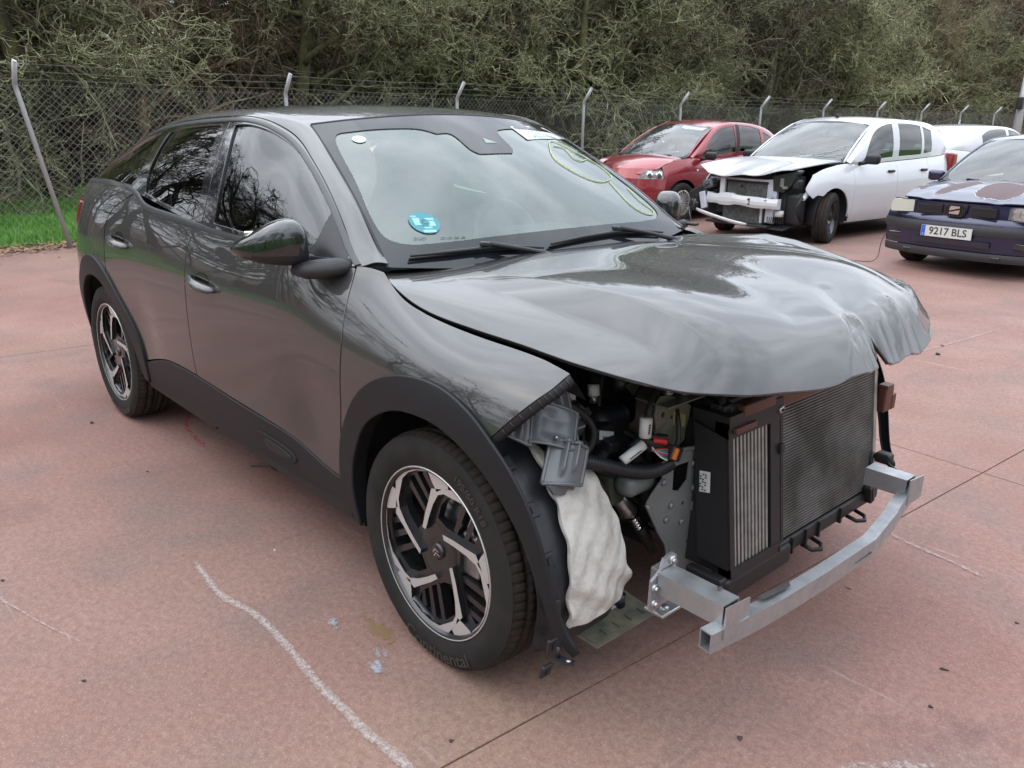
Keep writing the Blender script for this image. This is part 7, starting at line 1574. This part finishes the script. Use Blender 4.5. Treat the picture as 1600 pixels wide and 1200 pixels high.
for p, q in (((.0,.10),(.92,.30)), ((.1,.05),(.95,.18)), ((-.1,.22),(.80,.12)), ((.3,.04),(.93,.38))): mb.tube([tuple(wsf_['ws'].P(p[0]+(q[0]-p[0])*t, p[1]+(q[1]-p[1])*t+.01*sin(t*9))[0]+np.array([.003, 0, .004])) for t in np.linspace(0, 1, 8)], .0022, 'pale_film', 4)
mb.build('glass_crack', WHT)
mb = MB(); mb.cyl((-1.22, 0, 1.515), (-1.20, 0, 1.545), .030, 'black_plastic', 10, r2=.008); mb.build('aerial_base', WHT)

# ---- dark blue hatchback with peeling lacquer, number plate 9217 BLS
BD = dict(wb=2.44, R=.292, W=1.64, H=1.42, sill=.20, front=.66, rear=-3.06, wsx=-.28, arch=.335, nose_cut=.26, gaps=(-.42, -1.42, -2.10), track=1.43, tw=.185, rim=.18, wheel='cover', wsin=.120,
 belt=([-3.08,-2.6,-1.9,-1.2,-.5,-.26,.1,.4,.66], [.98,.955,.925,.90,.885,.90,.855,.775,.66]), plan=([-3.08,-2.85,-2.44,-1.6,-.6,0,.3,.5,.66], [.60,.72,.805,.812,.812,.805,.77,.70,.60]),
 cab=[(-3.0,1.02,.50),(-2.8,1.17,.53),(-2.5,1.29,.555),(-2.1,1.36,.57),(-1.6,1.388,.58),(-1.25,1.375,.575),(-1.02,1.325,.572),(-.8,1.21,.60),(-.55,1.06,.64),(-.31,.92,.675)], roof=([-3.02,-2.8,-2.5,-2.1,-1.6,-1.25,-.97], [1.04,1.21,1.335,1.40,1.425,1.412,1.37]), head=(-1.02,), hz=1.362,
 glass=[[(-1.36,.10,1),(-.56,.10,1),(-.74,.50),(-.96,.64),(-1.14,.655),(-1.35,.655,1)], [(-2.06,.10,1),(-1.46,.10,1),(-1.46,.655,1),(-1.80,.65),(-2.06,.60,1)]],
 tail=[(-2.98,.50,1.14),(-3.10,.58,.92),(-3.16,.66,.55)], mirror=(-.56,.89,.935), hzl=.76, lamp_r=(-3.0,.66,.86,(.14,.12,.20)), seatz=.46, mirm='blue_paint')
BLU, bs_ = hatch('blue_car', 'dark blue hatchback with peeling bonnet lacquer and a Spanish number plate', None, (0, 0, 0), 0, 'blue_paint', BD)
def blu_z(x, v): u = (x+.22)/.90; return .905+.030*(1-v*v)-.055*u-.120*max(0, u)**2.8-.020*v*v-.012*math.exp(-((abs(v)-.55)/.10)**2)*u
def blu_hood(u, v): x = -.22+(.90-.13*v*v)*u; return (x, v*(.70-.055*u*u), blu_z(x, v))
hood_sheet(BLU, 'blue_paint', blu_hood, 24, 30)
def peel(name, poly, par):
    P = catmull([(a, b) for a, b in poly], True, .03); rg = np.random.default_rng(int(abs(poly[0][1])*100)); P = P+rg.normal(0, .006, P.shape)
    def f(a, b): return np.array([blu_hood(u, v) for u, v in zip(a, b)])
    S = Surf(f); c = P.mean(0); E_ = c+(P-c)*1.06+rg.normal(0, .004, P.shape); o = panel(name, S, [tuple(p) for p in P], 'peeled_primer', par, h=.03, off=.0035, lip=0, step=.02); panel('flaking_edge', S, [tuple(p) for p in E_], 'peel_edge', o, h=.03, off=.002, lip=0, step=.02)
peel('peeled_patch', [(.26,-.20),(.30,-.12),(.52,-.16),(.72,-.27),(.86,-.40),(.84,-.52),(.66,-.50),(.45,-.40),(.30,-.30)], BLU); peel('peeled_patch', [(.20,.20),(.26,.10),(.55,.06),(.85,.14),(.90,.45),(.86,.62),(.60,.66),(.35,.55),(.24,.38)], BLU); peel('peeled_patch', [(.52,-.86),(.62,-.80),(.70,-.84),(.66,-.92),(.56,-.93)], BLU)
bx_ = lambda v, z=0: .70-.20*abs(v)**2.8
face_panel('front_bumper', BLU, lambda u, v: (bx_(v)+.035*min(1, u*3), v*.815, .60-.13*u), np.linspace(0, 1, 6), np.linspace(-1, 1, 25), 'blue_paint')
face_panel('bumper_band', BLU, lambda u, v: (bx_(v)+.042+.012*sin(u*pi), v*.822, .535-.10*u), np.linspace(0, 1, 6), np.linspace(-1, 1, 25), 'bumper_faded')
face_panel('lower_bumper', BLU, lambda u, v: (bx_(v)+.030-.02*u, v*.815, .435-.17*u), np.linspace(0, 1, 6), np.linspace(-1, 1, 25), 'blue_paint')
face_panel('spoiler_lip', BLU, lambda u, v: (bx_(v)+.035+.012*sin(u*pi)-.015*u, v*.80, .262-.085*u), np.linspace(0, 1, 5), np.linspace(-1, 1, 25), 'bumper_faded')
mb = MB(); mb.box((bx_(0)+.030, 0, .345), (.02,.78,.055), 'lamp_dark')
mb.build('lower_intake', BLU)
for z in (.330,.348,.366): mb = MB(); mb.box((bx_(0)+.041, 0, z), (.012,.76,.007), 'blue_paint'); mb.build('intake_bar', BLU)
for sg in (-1, 1):
    mb = MB(); mb.rbox((bx_(.75)+.030, sg*.62, .355), (.03,.17,.065), 'lamp_dark', .012, Matrix.Rotation(radians(-16*sg), 3, 'Z')); mb.rbox((bx_(.5)+.024, sg*.40, .225), (.02,.20,.022), 'lamp_dark', .006, Matrix.Rotation(radians(-6*sg), 3, 'Z')); mb.build('fog_recess', BLU)
    Rz_ = Matrix.Rotation(radians(-15*sg), 3, 'Z'); mb = MB(); c = (bx_(.68)-.02, sg*.575, .665)
    poly = [(-.17,-.055),(-.145,.02),(-.05,.062),(.13,.066),(.15,.03),(.14,-.062)] if sg > 0 else [(.17,-.055),(.155,.02),(.10,.066),(-.13,.066),(-.15,.0),(-.14,-.062)]
    def pz(off, x0, x1, m_, s_=1.0):
        n_ = len(poly); V = []
        for xx in (x0, x1): V += [tuple(Vector(c)+Rz_ @ Vector((xx, p[0]*s_*1.0, p[1]*s_))) for p in poly]
        mb.add(V, [tuple(range(n_)), tuple(range(2*n_-1, n_-1, -1))]+[(i, i+n_, (i+1) % n_+n_, (i+1) % n_) for i in range(n_)], m_)
    pz(0, -.10, .020, 'reflector', .94); pz(0, .030, .046, 'lamp_glass' if sg > 0 else 'yellow_lens')
    for q, rr in ((-.05,.042),(.06,.045)): mb.lathe([(rr, .0), (rr*.7, .010), (.012, .004)], 'chrome' if sg > 0 else 'yellow_lens', 18, 'x', tuple(Vector(c)+Rz_ @ Vector((.018, q*sg, 0))))
    mb.build('headlamp', BLU)
    # slatted side grille
    g0, g1_ = sg*.145, sg*.40; mb = MB(); mb.box((bx_(.3)+.002, (g0+g1_)/2, .665), (.02,.25,.085), 'lamp_dark', -.05*sg); gb = mb.build('side_grille', BLU)
    for i in range(5): mb = MB(); mb.box((bx_(.3)+.018, (g0+g1_)/2, .632+.0165*i), (.012,.245,.0065), 'black_plastic', -.05*sg); mb.build('grille_slat', gb)
mb = MB(); mb.add([(bx_(v)-.015, v*.80, z) for z in (.595, .735) for v in np.linspace(-.95, .95, 15)], [(i, i+1, i+16, i+15) for i in range(14)], 'blue_paint'); mb.build('nose_panel', BLU)
mb = MB(); mb.prism([(-.112,.725),(.112,.725),(.105,.66),(.070,.600),(-.070,.600),(-.105,.66)], 'x', bx_(0)-.005, bx_(0)+.022, 'lamp_dark'); cg = mb.build('centre_grille', BLU)
for i in range(12): y = -.096+.0175*i; mb = MB(); h_ = .058 if abs(y) < .07 else .042; mb.box((bx_(0)+.026, y, .664), (.010,.005,2*h_), 'black_gloss'); mb.build('grille_bar', cg)
# badge: an S cut from two slanted blocks
mb = MB(); X_ = bx_(0)+.036; mb.prism([(-.052,.630),(.040,.626),(.050,.640),(.053,.672),(.020,.664),(-.028,.650),(-.050,.648)], 'x', X_, X_+.008, 'chrome'); mb.prism([(.050,.706),(-.040,.708),(-.051,.694),(-.052,.662),(-.020,.668),(.028,.684),(.050,.688)], 'x', X_, X_+.008, 'chrome'); mb.build('s_badge', cg)
pl = MB(); pl.box((bx_(0)+.062, -.04, .440), (.008,.52,.112), 'plate_white', None); PL = pl.build('number_plate', BLU); PL.rotation_euler = (0, 0, 0)
V, F = text_polys('9217 BLS', .105, True); mb = MB(); mb.add([(bx_(0)+.0668, -.04+.018+x*.98, .440+y) for x, y in V], F, 'print_black'); mb.build('plate_text', PL)
mb = MB(); mb.add([(bx_(0)+.0668, -.298, .386), (bx_(0)+.0668, -.256, .386), (bx_(0)+.0668, -.256, .494), (bx_(0)+.0668, -.298, .494)], [(0,1,2,3)], 'plate_blue')
V, F = text_polys('E', .028, True); mb.add([(bx_(0)+.0676, -.277+x, .404+y) for x, y in V], F, 'plate_white')
for i in range(12): a = 2*pi*i/12; c = (-.277+.012*cos(a), .468+.012*sin(a)); mb.add([(bx_(0)+.0676, c[0]-.0015, c[1]-.0015), (bx_(0)+.0676, c[0]+.0015, c[1]-.0015), (bx_(0)+.0676, c[0], c[1]+.002)], [(0,1,2)], 'yellow_lens')
mb.build('country_band', PL)
cb = cable([(.50,-.815,.34),(.53,-.835,.28),(.54,-.85,.18),(.56,-.85,.07),(.62,-.88,.015),(.70,-.95,.010),(.76,-1.06,.010)], .004, 'dark_rubber', 'loose_wire', BLU)
mb = MB(); mb.rbox((.76,-1.07,.014), (.02,.05,.016), 'black_plastic', .004); mb.rbox((.505,-.805,.345), (.015,.03,.03), 'pale_film', .005); mb.build('wire_plug', BLU)

# ---- farther cars, mostly hidden
FD = dict(BD); FD.update(wb=2.6, R=.315, W=1.78, sill=.22, front=.8, rear=-3.35, track=1.54, rim=.20, arch=.36, wheel='cover', W_=1.78,
 belt=([-3.38,-2.9,-2.0,-1.2,-.5,-.26,.1,.5,.8], [1.08,1.04,.985,.95,.93,.94,.90,.83,.70]), plan=([-3.38,-3.1,-2.6,-1.6,-.6,0,.35,.6,.8], [.66,.80,.875,.885,.885,.875,.82,.74,.60]),
 cab=[(-3.2,1.14,.54),(-2.95,1.27,.58),(-2.6,1.37,.60),(-2.1,1.425,.615),(-1.6,1.44,.62),(-1.25,1.42,.615),(-1.02,1.37,.612),(-.8,1.25,.64),(-.55,1.10,.68),(-.31,.96,.72)], roof=([-3.22,-2.95,-2.6,-2.1,-1.6,-1.25,-.97], [1.16,1.315,1.415,1.462,1.475,1.462,1.415]), hz=1.405,
 glass=[[(-1.42,.10,1),(-.62,.10,1),(-.80,.50),(-1.0,.64),(-1.2,.655),(-1.41,.655,1)], [(-2.30,.14,1),(-1.50,.10,1),(-1.50,.655,1),(-2.0,.64),(-2.28,.52,1)]], gaps=(-.42,-1.46,-2.40),
 tail=[(-3.12,.54,1.28),(-3.40,.66,1.02),(-3.44,.74,.60)], mirror=(-.60,.97,.99), lamp_r=(-3.34,.74,.95,(.16,.20,.12)), mirm='white_paint', rearm='clear_glass')
FAR, fs_ = hatch('white_car', 'far white hatchback with taped rear window and red lamps', None, (0, 0, 0), 0, 'white_paint', FD)
mb = MB(); V = [(-3.14,-.50,1.265),(-3.14,.50,1.265),(-3.37,.60,1.04),(-3.37,-.60,1.04)]; mb.add([(x-.052, y, z+.012) for x, y, z in V], [(0,1,2,3)], 'pale_film'); rs2 = mb.build('taped_film', FAR)
mb = MB(); mb.cyl((-2.7, 0, 1.40), (-2.76, 0, 1.56), .006, 'black_plastic', 6); mb.build('aerial', FAR)
FD2 = dict(FD); FD2['mirm'] = 'black_plastic'
FR2, _ = hatch('white_car', 'farthest white car of which only the roof shows over the white hatchback', None, (0, 0, 0), 0, 'white_paint', FD2)
FD3 = dict(FD); GRY, _ = hatch('grey_car', 'dark grey car with roof box showing only its roof behind the blue car', None, (0, 0, 0), 0, 'grey_paint', FD3)
mb = MB(); mb.rbox((-1.75, 0, 1.60), (1.7,.80,.20), 'satin_grey', .09); mb.build('roof_box', GRY)
def put(o, x, y, deg): o.location = (x, y, G_(x, y)); o.rotation_euler = (0, 0, radians(deg))
put(RED, -6.90, 8.48, -91.9); put(WHT, -4.36, 8.17, -94.5); put(BLU, -1.51, 7.57, -95.5); put(FAR, -4.25, 16.4, 80); put(FR2, -7.1, 18.0, 84); put(GRY, -2.35, 15.6, -86)
WHT.scale = (1.035,)*3; BLU.scale = (.98,)*3; FR2.scale = (1.04,)*3
